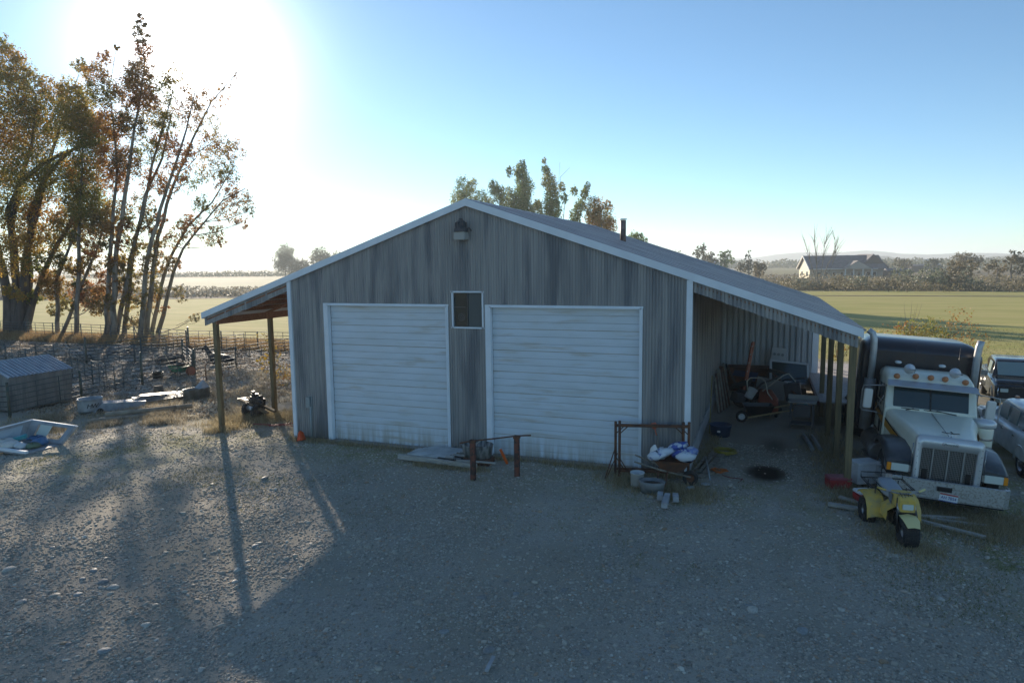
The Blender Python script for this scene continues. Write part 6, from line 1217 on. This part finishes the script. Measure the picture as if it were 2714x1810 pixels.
MB().box((7.5, 3, 1.6), (15, 6, 3.2)).build('wall', mat('barn_brown', (.085, .07, .06), .85), t2); b = MB(); b.prism([(-.4, 3.1), (3, 3.9), (6.4, 3.1)], -.4, 15.4, 'x'); b.build('roof', mat('barn_roof', (.15, .14, .14), .8), t2)
for k, (x, y, s_) in enumerate(((-150, 420, 1.0), (-235, 500, .8), (-30, 560, 1.1), (140, 620, 1.0), (230, 560, .9))):
    t2 = thing('far_farmhouse', ['tiny hazy building on the far left plain', 'tiny low farm building at the left horizon', 'pale house in the haze left of the ranch house', 'white roofed farm building on the right slope', 'small pale farm building near the right edge of the horizon'][k], 'farm building', (x, y, -.5), .3*k)
    MB().box((0, 0, 2*s_), (14*s_, 8*s_, 4*s_)).build('wall', trimw, t2); b = MB(); b.prism([(-5*s_, 4*s_), (0, 6.5*s_), (5*s_, 4*s_)], -7.5*s_, 7.5*s_, 'x'); b.build('roof', mat('far_roof', (.35, .36, .38), .6), t2)

# ---------------------------------------------------------------- trees
def grow(key, name, label, leafm, barkm, dens, lsize, sprig=.5, tint=(0, 1), group=None, clump=14, seed=1, flat=1.0, low=0, grow_r=1.0):
    stems, bl = TREES[key]; rng = np.random.RandomState(seed); rd = random.Random(seed)
    bx, by, bz, _ = stems[0][0]; gz0 = -.5
    t = thing(name, label, 'tree', (bx, by, gz0), 0, group); O = Vector((bx, by, gz0))
    allp = []
    for s in stems:
        pts = []
        for (x, y, z, r) in s: pts.append((Vector((x, y, z))-O, r))
        # smooth by subdividing with a slight wander
        fine = []
        for (a, ra), (c, rc) in zip(pts, pts[1:]):
            n_ = max(1, int((c-a).length/1.2))
            for k in range(n_):
                q = k/n_; fine.append((a.lerp(c, q)+Vector((rd.uniform(-1, 1), rd.uniform(-1, 1), 0))*min(.12, ra*.3)*(k > 0), (ra+(rc-ra)*q)*.72))
        fine.append(pts[-1])
        MB().tube([p for p, r in fine], [max(.035 if lsize < .2 else .008, r) for p, r in fine], 9 if pts[0][1] > .2 else 6).build('trunk', barkm, t)
        allp += fine
    tw = MB(); cen = []; rad = []; cnt = []
    bl = [(x, y, z, r*grow_r) for x, y, z, r in bl]
    if low:      # side shoots and leaves up the lower trunk
        cand = [p for p, r in allp if 1.5 < p.z < 10.5]
        for q in rd.sample(cand, min(low, len(cand))): bl.append((q.x+bx+rd.uniform(-.9, .9), q.y+by+rd.uniform(-.9, .9), q.z+gz0+rd.uniform(0, .8), rd.uniform(.5, 1.0)))
    for (x, y, z, r) in bl:
        c = Vector((x, y, z))-O
        # limb from the nearest stem point below the foliage
        best = min(allp, key=lambda p: (p[0]-c).length+max(0, p[0].z-c.z+.6)*2.5); a, ra = best
        mid = a.lerp(c, .5)+Vector((0, 0, -.06*(c-a).length))
        r0 = max(.03, min(ra*.55, .035+.02*r)); tw.tube([a, mid, c], [r0, r0*.7, r0*.4], 5, caps=False)
        for k in range(int(5+sprig*r*5)):
            d = Vector((rd.gauss(0, 1), rd.gauss(0, 1), rd.gauss(.45, .8))).normalized()*r*rd.uniform(.5, 1.05)
            st = a.lerp(c, rd.uniform(.4, 1)); e = c+d; m_ = st.lerp(e, .5)+Vector((0, 0, -.1*r))
            tw.tube([st, m_, e], [r0*.4, r0*.25, .006], 3, caps=False)
            for j in range(2):
                e2 = m_.lerp(e, rd.random())+Vector((rd.gauss(0, 1), rd.gauss(0, 1), rd.gauss(.3, .8)))*r*.3; tw.tube([m_.lerp(e, .5), e2], [r0*.2, .005], 3, caps=False)
        cen.append(tuple(c)); rad.append(r); cnt.append(dens*r*r)
    if bl:
        tag(tw.build('limbs', barkm, t, fixn=False), kind='stuff')
        V, F, T = leaf_cloud(cen, rad, cnt, lsize, flat, rng, tint, clump)
        tag(ob('crown', npmesh('crown', V, F, leafm, T), t), kind='stuff')
    return t
autumn = leaf_mat('autumn_poplar_leaves', [(.15, .16, .045), (.26, .19, .05), (.42, .24, .06), (.44, .20, .06)], .62)
autumn2 = leaf_mat('golden_poplar_leaves', [(.16, .19, .045), (.30, .25, .06), (.48, .32, .065), (.44, .21, .055)], .62)
rusty = leaf_mat('rusty_poplar_leaves', [(.15, .14, .055), (.28, .18, .06), (.42, .22, .07), (.34, .15, .06)], .62)
green = leaf_mat('green_golden_leaves', [(.10, .17, .06), (.15, .23, .08), (.22, .28, .09), (.34, .32, .11)], .5)
olive = leaf_mat('olive_hazy_leaves', [(.06, .08, .04), (.09, .10, .045), (.14, .12, .05)], .35)
LD = 560
grow('cottonwood', 'cottonwood_tree', 'huge many-stemmed cottonwood with golden green leaves at the far left edge', autumn2, bark_dark, LD*1.25, .17, .3, (0, .95), seed=2, clump=22)
rows = [('a1', 'slender poplar just right of the big cottonwood, upright then bending right'), ('a2', 'thin poplar leaning hard to the right from beside the cottonwood'), ('b', 'straight upright poplar left of the twin trunks'), ('c1', 'left one of the thick twin poplar trunks in the middle of the row'), ('c2', 'tallest poplar, the right one of the twin trunks, reaching to the top of the picture'),
        ('d', 'poplar forking off the foot of the twin trunks and leaning right'), ('e', 'pale poplar trunk just right of the twin trunks'), ('f', 'smooth leaning poplar below the sun, third from the right end'), ('g', 'long leaning poplar whose top reaches out to the right of the sun'), ('h', 'thin bowed poplar second from the right end of the row'), ('i', 'outermost poplar at the right end of the row, arching over towards the barn')]
for k, (key, lb) in enumerate(rows): grow(key, 'poplar_tree', lb, (autumn, rusty, autumn2)[k % 3], bark, LD*(1.7 if k < 5 else (1.1, 1.1, 1.0, .55, .75, .9)[k-5]), .15, .5, (0, 1), 'leaning poplars behind the corral', seed=10+k, clump=16, low=7, grow_r=1.08)
rows = [('p1', 'thin hazy tree showing over the barn ridge, leftmost behind the roof'), ('p2', 'short tree just right of the ridge peak behind the roof'), ('p3', 'broad green poplar with a tall leafy spire behind the middle of the roof'), ('p4', 'poplar with a narrow spire and bare twigs behind the roof'), ('p5', 'narrow leaning columnar poplar behind the roof'), ('p6', 'rounded golden poplar behind the roof left of the flue pipe'), ('p7', 'low tree top just right of the flue pipe')]
for k, (key, lb) in enumerate(rows): grow(key, 'background_poplar', lb, green if k != 5 else autumn2, bark, 780 if k in (2, 3, 4) else 520, .24, .8, (.05, 1) if k < 5 else (.3, 1), 'poplars behind the barn', seed=40+k, clump=8, flat=1.45, grow_r=1.15)
rows = [('h1', 'hazy tree on the left plain, leftmost of the far clump'), ('h2', 'low hazy tree in the middle of the far left clump'), ('h3', 'broad hazy tree at the right of the far left clump'), ('h4', 'small hazy tree touching the left roof slope'), ('r1', 'hazy green tree over the right roof slope'), ('r2', 'small dark tree beside the hazy green one over the roof'), ('r3', 'orange tinged round tree over the right roof slope'), ('r4', 'small olive brown bush tree left of the ranch house'), ('r5', 'reddish brush tree below the dark conifer'), ('q1', 'bare thin tree at the top of the roof slope'), ('s1', 'large round shrub tree right of the ranch house'), ('s2', 'hazy tree behind the ranch house roof end'), ('s3', 'hazy tree above the long brown barn'), ('s4', 'brown tree left of the gnarled tree at the right edge'), ('s5', 'gnarled half bare tree near the right edge'), ('s6', 'wide hazy grove on the right horizon')]
hz_l = leaf_mat('brown_brush_leaves', [(.13, .12, .07), (.19, .16, .09), (.25, .20, .11)], .35)
for k, (key, lb) in enumerate(rows):
    m_ = hz_l if key in ('r4', 'r5', 's4', 's5', 's1', 's6') else olive
    if key == 'r3': m_ = green
    grow(key, 'field_tree', lb, m_, bark, 90 if key != 'q1' else 20, .5, .15, (0, 1), 'far trees across the fields', seed=60+k, clump=10, grow_r=1.25 if key[0] == 'h' else 1.1)
grow('conifer', 'conifer_tree', 'dark pointed conifer among the far trees left of the ranch house', leaf_mat('conifer_needles', [(.025, .045, .03), (.04, .06, .035), (.05, .07, .04)], .1), bark, 70, .45, .1, seed=80, clump=8)
# bare tree: fan of leafless stems
t = grow('bare', 'bare_tree', 'leafless tree with a fan of bare stems in front of the ranch house', olive, bark, 10, .2, seed=5)
b = MB(); rd = random.Random(3); O = t.location
for s in TREES['bare'][0]:
    for (p0, p1) in zip(s[1:], s[2:]):
        for k in range(9):
            a = Vector(p0[:3]).lerp(Vector(p1[:3]), rd.random())-O; d = (Vector(p1[:3])-Vector(p0[:3])).normalized()
            e = a+d*rd.uniform(1.5, 4)+Vector((rd.uniform(-1.3, 1.3), rd.uniform(-1, 1), 0)); b.tube([a, a.lerp(e, .5)+Vector((0, 0, .2)), e], [.04, .03, .012], 4, caps=False)
b.build('twigs', bark, t, fixn=False)

# ---------------------------------------------------------------- shrubs and weeds
def shrub(name, label, x, y, r, h, leafm, dens=160, size=.12, group=None, stems=10, seed=1, z=None, cat='shrub', nb=6):
    rng = np.random.RandomState(seed); rd = random.Random(seed); z0 = gz(x, y)+.0 if z is None else z
    t = thing(name, label, cat, (x, y, z0), 0, group); b = MB(); cen = []; rad = []; cnt = []
    for k in range(stems):
        a = rd.uniform(0, 2*PI); d = Vector((math.cos(a)*r*rd.uniform(.2, 1), math.sin(a)*r*rd.uniform(.2, 1), h*rd.uniform(.6, 1.1))); b.tube([(0, 0, 0), d*.5+Vector((0, 0, h*.1)), d], [.006*h+.004, .004*h+.003, .003], 4, caps=False)
    b.build('stems', bark, t, fixn=False)
    for k in range(nb):
        a = rd.uniform(0, 2*PI); q = rd.uniform(0, .65); rr_ = r*rd.uniform(.35, .6); cen.append((math.cos(a)*r*q, math.sin(a)*r*q, max(rr_*.6, h*rd.uniform(.25, .9)-rr_*.3))); rad.append(rr_); cnt.append(dens*rr_*rr_)
    V, F, T = leaf_cloud(cen, rad, cnt, size, 1.0, rng, (0, 1), 9); V[:, 2] = np.maximum(V[:, 2], .01)
    tag(ob('foliage', npmesh('foliage', V, F, leafm, T), t), kind='stuff'); return t
orange_l = leaf_mat('orange_weed_leaves', [(.32, .13, .03), (.42, .20, .04), (.45, .32, .06), (.20, .17, .06)], .5)
yellow_l = leaf_mat('yellow_weed_leaves', [(.50, .36, .03), (.42, .26, .03), (.20, .19, .06)], .5)
frost_l = leaf_mat('frosted_weed_leaves', [(.20, .17, .12), (.32, .29, .23), (.38, .36, .31)], .4)
sage_l = leaf_mat('sage_brush_leaves', [(.16, .19, .12), (.24, .25, .17), (.34, .32, .24)], .35)
shrub('orange_bush', 'large sparse orange and yellow bush at the field edge behind the semi truck', 22.6, 26.0, 2.6, 2.4, leaf_mat('gold_bush_leaves', [(.20, .22, .05), (.34, .26, .05), (.36, .16, .04)], .5), 260, .10, stems=34, seed=3, nb=14)
shrub('red_tip_bush', 'reddish orange tall top of weeds behind the semi truck', 22.0, 27.6, .9, 3.4, leaf_mat('red_weed_leaves', [(.34, .12, .05), (.40, .17, .05)], .5), 300, .10, stems=12, seed=4, nb=6)
shrub('orange_weed', 'small orange weed beside the right roof tip', 17.7, 21.0, .8, 2.1, orange_l, 300, .09, stems=12, seed=5)
shrub('orange_weed', 'tall orange brown weed seen between the two left lean-to posts', -13.4, 14.6, .8, 2.2, orange_l, 220, .09, stems=10, seed=6)
shrub('yellow_weed', 'bright yellow weed just left of the second lean-to post', -12.6, 13.0, .55, 1.2, yellow_l, 300, .1, stems=6, seed=7)
shrub('yellow_weed', 'bright yellow weed right of the second lean-to post', -10.7, 14.2, .6, 1.2, yellow_l, 300, .1, stems=6, seed=8)
for k, (x, y, r, h, m_) in enumerate(((-10.2, 11.2, 1.3, .8, orange_l), (-8.9, 12.4, 1.4, .8, orange_l), (-11.9, 10.2, 1.0, .6, frost_l), (-9.3, 9.0, 1.2, .7, frost_l), (-7.6, 10.2, 1.3, .9, orange_l), (-8.1, 7.6, 1.3, .6, frost_l), (-9.8, 6.8, .9, .6, frost_l), (-10.9, 4.9, .8, .5, frost_l), (-7.6, 5.6, 1.3, .6, frost_l), (-6.6, 8.2, 1.2, .6, orange_l))):
    shrub('ground_weed', ['low orange weeds beyond the oval tank', 'low orange weeds nearest the second post', 'frosted weeds beside the hand cart', 'frosted grey weeds beyond the oval tank', 'orange brown weeds left of the barn wall', 'frosted weeds behind the first post', 'frosted brush right behind the oval tank', 'frosted weeds over the front of the oval tank', 'frosted weeds between tank and engine cart', 'rusty weeds behind the engine cart'][k], x, y, r, h, m_, 170, .07, 'low weeds left of the barn', 8, 20+k, cat='weeds')
sh = [(19.2, 155, 3, 2.4), (21.7, 137, 3.4, 3.6), (24.5, 140, 2.6, 2.2), (29.8, 150, 3.5, 3.2), (32.4, 138, 4.2, 3.4), (36.0, 141, 2.6, 2.0), (37.6, 138, 3.6, 3.2), (41.5, 143, 4.5, 6.5), (45.4, 139, 5.5, 7.5), (48.7, 139, 4.5, 5.5), (51.0, 138, 3.5, 6.0), (53.7, 143, 3.5, 4.2), (60.3, 142, 3.2, 3.0), (66, 141, 3, 2.6), (70, 138, 3, 2.4), (26.5, 134.5, 2.2, 1.6)]
for k, (x, y, r, h) in enumerate(sh):
    r *= .8; h *= .62
    shrub('field_shrub', 'grey green shrub number %s from the left in the hedge below the ranch house' % ['one', 'two', 'three', 'four', 'five', 'six', 'seven', 'eight', 'nine', 'ten', 'eleven', 'twelve', 'thirteen', 'fourteen', 'fifteen', 'sixteen'][k], x, y, r, h, sage_l if k % 3 else hz_l, 60, .36, 'shrubs along the far field edge', 6, 50+k, -.5)
rng = np.random.RandomState(5)
def strip_brush(name, label, A, B, n_, wd, h, m_, size=.5):
    u = rng.rand(n_); P = np.array(A)[None]*(1-u[:, None])+np.array(B)[None]*u[:, None]; P = P+rng.normal(size=(n_, 2))*wd*np.array([.4, 1.0]); hh = rng.rand(n_)**1.5*h*(.5+vnoise(P[:, 0], P[:, 1], .12, 4))
    C3 = np.column_stack([P, np.full(n_, -.45)+hh]); V, F, T = leaf_cloud(C3, np.full(n_, .35), np.full(n_, 1), size, 1, rng)
    tag(ob(name, npmesh(name, V, F, m_, T)), label, kind='stuff')
strip_brush('brush_strip', 'brown grey brush along the track beyond the left field', (-170, 66), (-60, 112), 14000, 4.0, 1.7, frost_l)
strip_brush('brush_strip', 'brown weeds between the green field and the ranch house', (14, 140), (90, 134), 12000, 4.5, 1.3, hz_l, .35)
strip_brush('brush_strip', 'far brush lines across the right pasture', (14, 200), (150, 190), 9000, 16, 1.6, hz_l, .5)
strip_brush('brush_strip', 'dark hedge line across the hazy plain on the left', (-460, 330), (-60, 420), 9000, 9, 3, olive, 1.2)
strip_brush('brush_strip', 'distant tree belt on the right below the hills', (60, 520), (520, 420), 9000, 26, 4.5, olive, 2.0)
strip_brush('brush_strip', 'distant tree belt behind the ranch house', (-60, 700), (260, 760), 8000, 40, 6, olive, 2.6)

# ---------------------------------------------------------------- gravel, litter, grass
camx, camy = 13.98, -17.43
def in_view(X, Y, pad=1.5):
    dx = X-camx; dy = Y-camy; d = -math.sin(YAW)*dx+math.cos(YAW)*dy; l_ = math.cos(YAW)*dx+math.sin(YAW)*dy
    return (d > 4.5) & (np.abs(l_) < d*.79+pad), d
def gzn(X, Y):
    base = -np.maximum(np.maximum(.5*vss((-3.6-X)/9), .22*vss((X-15.6)/2.5)), .5*vss((Y-16)/12))
    nr_ = np.exp(-np.maximum(0, np.hypot(X-8, Y)-24)/10); ib = vss((X+.6)/.5)*vss((16.6-X)/.6)*vss((Y+.5)/.5)
    return base+nr_*((vnoise(X, Y, .35, 1)-.5)*.14+(vnoise(X, Y, 1.1, 2)-.5)*.06+(vnoise(X, Y, 3.1, 3)-.5)*.022)*(1-ib*.8)*(1+1.3*vss((-7-X)/4))-.012
ICO = bmesh.new(); bmesh.ops.create_icosphere(ICO, subdivisions=1, radius=1); icv = np.array([v.co[:] for v in ICO.verts]); icf = np.array([[v.index for v in f.verts] for f in ICO.faces]); ICO.free()
stone_m = bpy.data.materials.new('river_stone'); stone_m.use_nodes = True
_t = stone_m.node_tree; _b = _t.nodes['Principled BSDF']; _b.inputs['Roughness'].default_value = .75; _b.inputs['Specular IOR Level'].default_value = .22
_a = _t.nodes.new('ShaderNodeAttribute'); _a.attribute_name = 'tint'; _r = _t.nodes.new('ShaderNodeValToRGB'); _e = _r.color_ramp.elements
_e[0].color = (.19, .17, .14, 1); _e[1].color = (.66, .60, .50, 1); _e[1].position = 1
for p, c in ((.25, (.30, .275, .235)), (.5, (.38, .345, .285)), (.7, (.47, .43, .36)), (.8, (.36, .25, .17)), (.9, (.54, .52, .46))): _q = _e.new(p); _q.color = (*c, 1)
_t.links.new(_a.outputs['Fac'], _r.inputs[0]); _t.links.new(_r.outputs[0], _b.inputs['Base Color'])
def stones(name, label, X, Y, R, seed, zs=.55, m_=stone_m):
    r = np.random.RandomState(seed); n_ = len(X); Z = gzn(X, Y)
    S_ = np.column_stack([R*r.uniform(.8, 1.35, n_), R*r.uniform(.65, 1.0, n_), R*zs*r.uniform(.6, 1.1, n_)]); A = r.uniform(0, PI, n_)
    v = icv[None]*(1+r.uniform(-.16, .16, (n_, len(icv), 1)))*S_[:, None]; tl_ = r.uniform(-.25, .25, n_)[:, None]
    v[:, :, 2] += v[:, :, 0]*tl_
    c, s = np.cos(A)[:, None], np.sin(A)[:, None]; x = v[:, :, 0]*c-v[:, :, 1]*s; y = v[:, :, 0]*s+v[:, :, 1]*c
    V = np.stack([x+X[:, None], y+Y[:, None], v[:, :, 2]+(Z+S_[:, 2]*.25)[:, None]], -1).reshape(-1, 3)
    F = (icf[None]+(np.arange(n_)*len(icv))[:, None, None]).reshape(-1, 3)
    T = np.repeat(np.clip(r.beta(2.2, 2.2, n_), 0, 1), len(icv))
    return tag(ob(name, npmesh(name, V, F, m_, T, True)), label, kind='stuff')
rg = np.random.RandomState(21)
N0 = 900000; X = rg.uniform(-11, 25, N0); Y = rg.uniform(-12.5, 3.5, N0); ok, d = in_view(X, Y, .6)
keep = ok & (rg.rand(N0) < np.minimum(1, (7.5/np.maximum(d, 1))**2.0)*(.34+.75*vss((vnoise(X, Y, .6, 9)*.5+vnoise(X, Y, 1.9, 8)*.5-.32)/.40)))
oilm = (((X-14.15)/.48)**2+((Y-.75)/.66)**2 < 1+.5*vnoise(X, Y, 2.2, 6)-.25) | (((X-14.4)/.3)**2+((Y-3.6)/.7)**2 < 1)
keep &= ~(oilm & (rg.rand(N0) < .93))
keep &= ~((X > -.1) & (X < 12.4) & (Y > -.1)) & ~((X < -3) & (Y > 0))
X, Y, d = X[keep], Y[keep], d[keep]; R = .009+.022*rg.rand(len(X))**3+.0005*d
R = R*(1+.9*(rg.rand(len(X)) < .02)); print('stones', len(X))
stones('gravel', 'loose rounded river gravel scattered over the whole yard', X, Y, R, 31)
n_ = 260; X = rg.uniform(1, 20, n_*3); Y = rg.uniform(-12, -3, n_*3); ok, d = in_view(X, Y, 0); X, Y = X[ok][:n_], Y[ok][:n_]
ICO = bmesh.new(); bmesh.ops.create_icosphere(ICO, subdivisions=2, radius=1); ic2 = [v.co.copy() for v in ICO.verts]; if2 = [tuple(v.index for v in f.verts) for f in ICO.faces]; ICO.free()
cob = []
cols = [(.38, .34, .27), (.27, .26, .24), (.50, .47, .40), (.36, .25, .15), (.31, .32, .31)]
for k in range(5):
    rd = random.Random(k); ax = [Vector((rd.gauss(0, 1), rd.gauss(0, 1), rd.gauss(0, 1))).normalized() for _ in range(4)]
    me_ = bpy.data.meshes.new('cobble'); me_.from_pydata([v*(1+sum(.09*math.sin(3*v.dot(a)) for a in ax)) for v in ic2], [], if2); me_.materials.append(mat('cobble_%s' % ['tan', 'grey', 'pale', 'brown', 'slate'][k], cols[k], .6, 0, tuple(c*.7 for c in cols[k]), 25, bump=.2, bscale=60)); me_.polygons.foreach_set('use_smooth', [True]*len(if2)); cob.append(me_)
cn = ['tan', 'grey', 'pale', 'brown', 'slate grey']
for k in range(min(120, len(X))):
    r_ = .035+.055*rg.rand()**1.5; x, y = float(X[k]), float(Y[k]); j = int(rg.choice(5, p=[.3, .25, .2, .1, .15]))
    o = ob('cobble', cob[j], None, (x, y, float(gzn(np.array([x]), np.array([y]))[0])+r_*.12), (0, 0, rg.uniform(0, 6))); o.scale = (r_*rg.uniform(1.0, 1.5), r_, r_*.5)
    tag(o, 'rounded %s river cobble lying loose among the yard gravel' % cn[j], 'stone', 'loose %s cobbles in the yard' % cn[j])
# frosty leaf litter and clods in the corral
n_ = 30000; X = rg.uniform(-48, -5, n_); Y = rg.uniform(1.5, 24, n_); ok, d = in_view(X, Y, 1); ok &= rg.rand(n_) < np.clip(.25+vnoise(X, Y, .7, 5), 0, 1); X, Y, d = X[ok], Y[ok], d[ok]
lm = leaf_mat('fallen_leaves', [(.16, .11, .065), (.24, .18, .12), (.32, .27, .21), (.13, .095, .065)], .3)
C3 = np.column_stack([X, Y, gzn(X, Y)+.03]); V, F, T = leaf_cloud(C3, np.full(len(X), .25), np.full(len(X), 2), .09, .05, rg)
tag(ob('leaf_litter', npmesh('leaf_litter', V, F, lm, T)), 'frosty fallen leaves covering the corral ground', kind='stuff')
X = rg.uniform(-30, -5, 9000); Y = rg.uniform(1.5, 20, 9000); ok, d = in_view(X, Y, 1); X, Y = X[ok], Y[ok]
stones('dirt_clods', 'clods and stones strewn over the corral dirt', X, Y, .03+.05*rg.rand(len(X))**2, 33, .6)
# grass blades
def blades(name, label, X, Y, H, m_, seed, lean=.45, w=.008, base=None, per=7, spread=.07):
    r = np.random.RandomState(seed); X = np.repeat(X, per)+r.normal(size=len(X)*per)*spread; Y = np.repeat(Y, per)+r.normal(size=len(Y)*per)*spread; H = np.repeat(H, per)*r.uniform(.5, 1.2, len(X)); n_ = len(X)
    Z = gzn(X, Y) if base is None else np.full(n_, base); a = r.uniform(0, 2*PI, n_); dx = np.cos(a)*w; dy = np.sin(a)*w; lx = r.normal(size=n_)*lean*H; ly = r.normal(size=n_)*lean*H
    V = np.stack([np.column_stack([X-dx, Y-dy, Z]), np.column_stack([X+dx, Y+dy, Z]), np.column_stack([X+lx, Y+ly, Z+H])], 1).reshape(-1, 3)
    tag(ob(name, npmesh(name, V, np.arange(3*n_).reshape(-1, 3), m_, np.repeat(r.rand(n_), 3))), label, kind='stuff')
straw = leaf_mat('dry_grass_blades', [(.26, .20, .10), (.42, .34, .20), (.52, .45, .31)], .4, .7)
greenb = leaf_mat('green_grass_blades', [(.12, .14, .05), (.20, .20, .08), (.32, .28, .14)], .4, .7)
def pts(n_, fn):
    r = np.random.RandomState(n_); out = fn(r, n_); return out
# along walls, post feet and door sills
segs = [((0.0, -.12), (12.2, -.12), 700, .10, .15), ((5.0, -1.4), (7.2, -1.5), 160, .12, .12), ((10.4, -1.0), (12.8, -1.6), 500, .30, .16), ((12.4, .2), (12.8, 6), 260, .1, .12), ((15.9, -.2), (15.9, 6), 350, .3, .2), ((15.9, -.6), (19.5, -1.2), 1500, .55, .14), ((16.5, -2.6), (16.9, -3.2), 260, .35, .12), ((-3.2, .0), (-3.2, .2), 200, .22, .22), ((-4.2, 1.2), (-2.2, 2.2), 700, .5, .22), ((-.2, .1), (-.2, 5), 300, .15, .3)]
PX = []; PY = []; PH = []
for (a, c, n_, wd, h) in segs:
    u = rg.rand(n_); PX.append(a[0]+(c[0]-a[0])*u+rg.normal(size=n_)*wd); PY.append(a[1]+(c[1]-a[1])*u+rg.normal(size=n_)*wd-(.12 if a[1] == -.12 else 0)); PH.append(np.full(n_, h))
PX, PY, PH = map(np.concatenate, (PX, PY, PH)); okk = ~((PX > 0) & (PX < 12.2) & (PY > -.05)); blades('dry_grass', 'dry grass growing along the barn walls, posts and truck', PX[okk], PY[okk], PH[okk], straw, 41)
n_ = 26000; X = rg.uniform(-16, 0, n_); Y = rg.uniform(-4, 14, n_); ok, d = in_view(X, Y, 1); dens = np.maximum(np.exp(-(((X+5.5)/3.0)**2+((Y-2.0)/1.3)**2)), np.maximum(.8*np.exp(-(((X+8.5)/3)**2+((Y-5)/3.5)**2)), .25*vss((Y-1.0)/1.5)))
ok &= rg.rand(n_) < dens*vss((vnoise(X, Y, .8, 12)-.3)/.3); blades('dry_grass', 'frosted dry grass and weeds left of the barn', X[ok], Y[ok], .10+.14*rg.rand(ok.sum()), leaf_mat('frosty_straw', [(.22, .17, .10), (.36, .30, .20), (.44, .41, .34)], .45, .6), 42, .5, .009)
n_ = 9000; X = rg.uniform(-6, 20, n_); Y = rg.uniform(-6, 0, n_); ok, d = in_view(X, Y, 0); ok &= rg.rand(n_) < (vss((vnoise(X, Y, .7, 17)-.45)/.25)*(.25+.75*vss((X-15)/2)+.5*vss((-X+4)/4)+.4*vss((Y+1.6)/1))); blades('low_grass', 'short green weeds in patches over the gravel', X[ok], Y[ok], np.full(ok.sum(), .05), greenb, 43, .7, .007, spread=.09)
n_ = 16000; X = rg.uniform(14, 60, n_); Y = 21+(rg.rand(n_)**2)*30; ok, d = in_view(X, Y, 0); ok &= (Y > 18)&(rg.rand(n_) < .8); blades('low_grass', 'rough grass along the near edge of the green field', X[ok], Y[ok], .10+.1*rg.rand(ok.sum()), leaf_mat('field_blades', [(.12, .15, .04), (.22, .23, .09), (.34, .30, .17)], .4, .7), 44, .6, .014, -.48, 4, .25)
n_ = 9000; X = rg.uniform(-58, -14, n_); Y = rg.uniform(21, 25.5, n_); blades('dry_grass', 'tall rusty dry grass under the poplars along the far corral fence', X, Y, .25+.35*rg.rand(n_), leaf_mat('rusty_grass', [(.24, .13, .06), (.36, .24, .11), (.42, .34, .2)], .45, .7), 45, .35, .02, -.5, 5, .2)
n_ = 350; X = rg.uniform(-15, -8, n_); Y = rg.uniform(-6, 3, n_); blades('dry_grass', 'scattered dry tufts near the shed and the upturned cap', X, Y, np.full(n_, .2), straw, 46, .5, .008, None, 12, .12)
for k, (x, y) in enumerate(((-12.8, 1.0), (-11.0, -.4), (-9.0, .3), (-6.7, .6), (-7.9, 1.7))):
    r = np.random.RandomState(70+k); X = x+r.normal(size=260)*.35; Y = y+r.normal(size=260)*.18; blades('grass_tuft', 'dry grass tuft %s' % ['in front of the corral corner', 'behind the upturned cap', 'in front of the pole pile', 'left of the first lean-to post', 'between pole pile and first post'][k], X, Y, .14+.12*r.rand(260), MATS['frosty_straw'], 75+k, .6, .009)
# ---------------------------------------------------------------- haze: even thin air
hz = MB().box((14, 1700, 25), (7000, 5400, 56)).mesh('haze', [])
hmat = bpy.data.materials.new('haze_air'); hmat.use_nodes = True; hn = hmat.node_tree
for n_ in list(hn.nodes): hn.nodes.remove(n_)
hout = hn.nodes.new('ShaderNodeOutputMaterial'); hv = hn.nodes.new('ShaderNodeVolumePrincipled')
hv.inputs['Density'].default_value = HAZE; hv.inputs['Anisotropy'].default_value = HAZE_G; hv.inputs['Color'].default_value = (.86, .93, 1.0, 1)
hn.links.new(hv.outputs[0], hout.inputs['Volume']); hz.materials.append(hmat)
tag(ob('haze', hz), 'thin morning haze over the fields', kind='stuff')
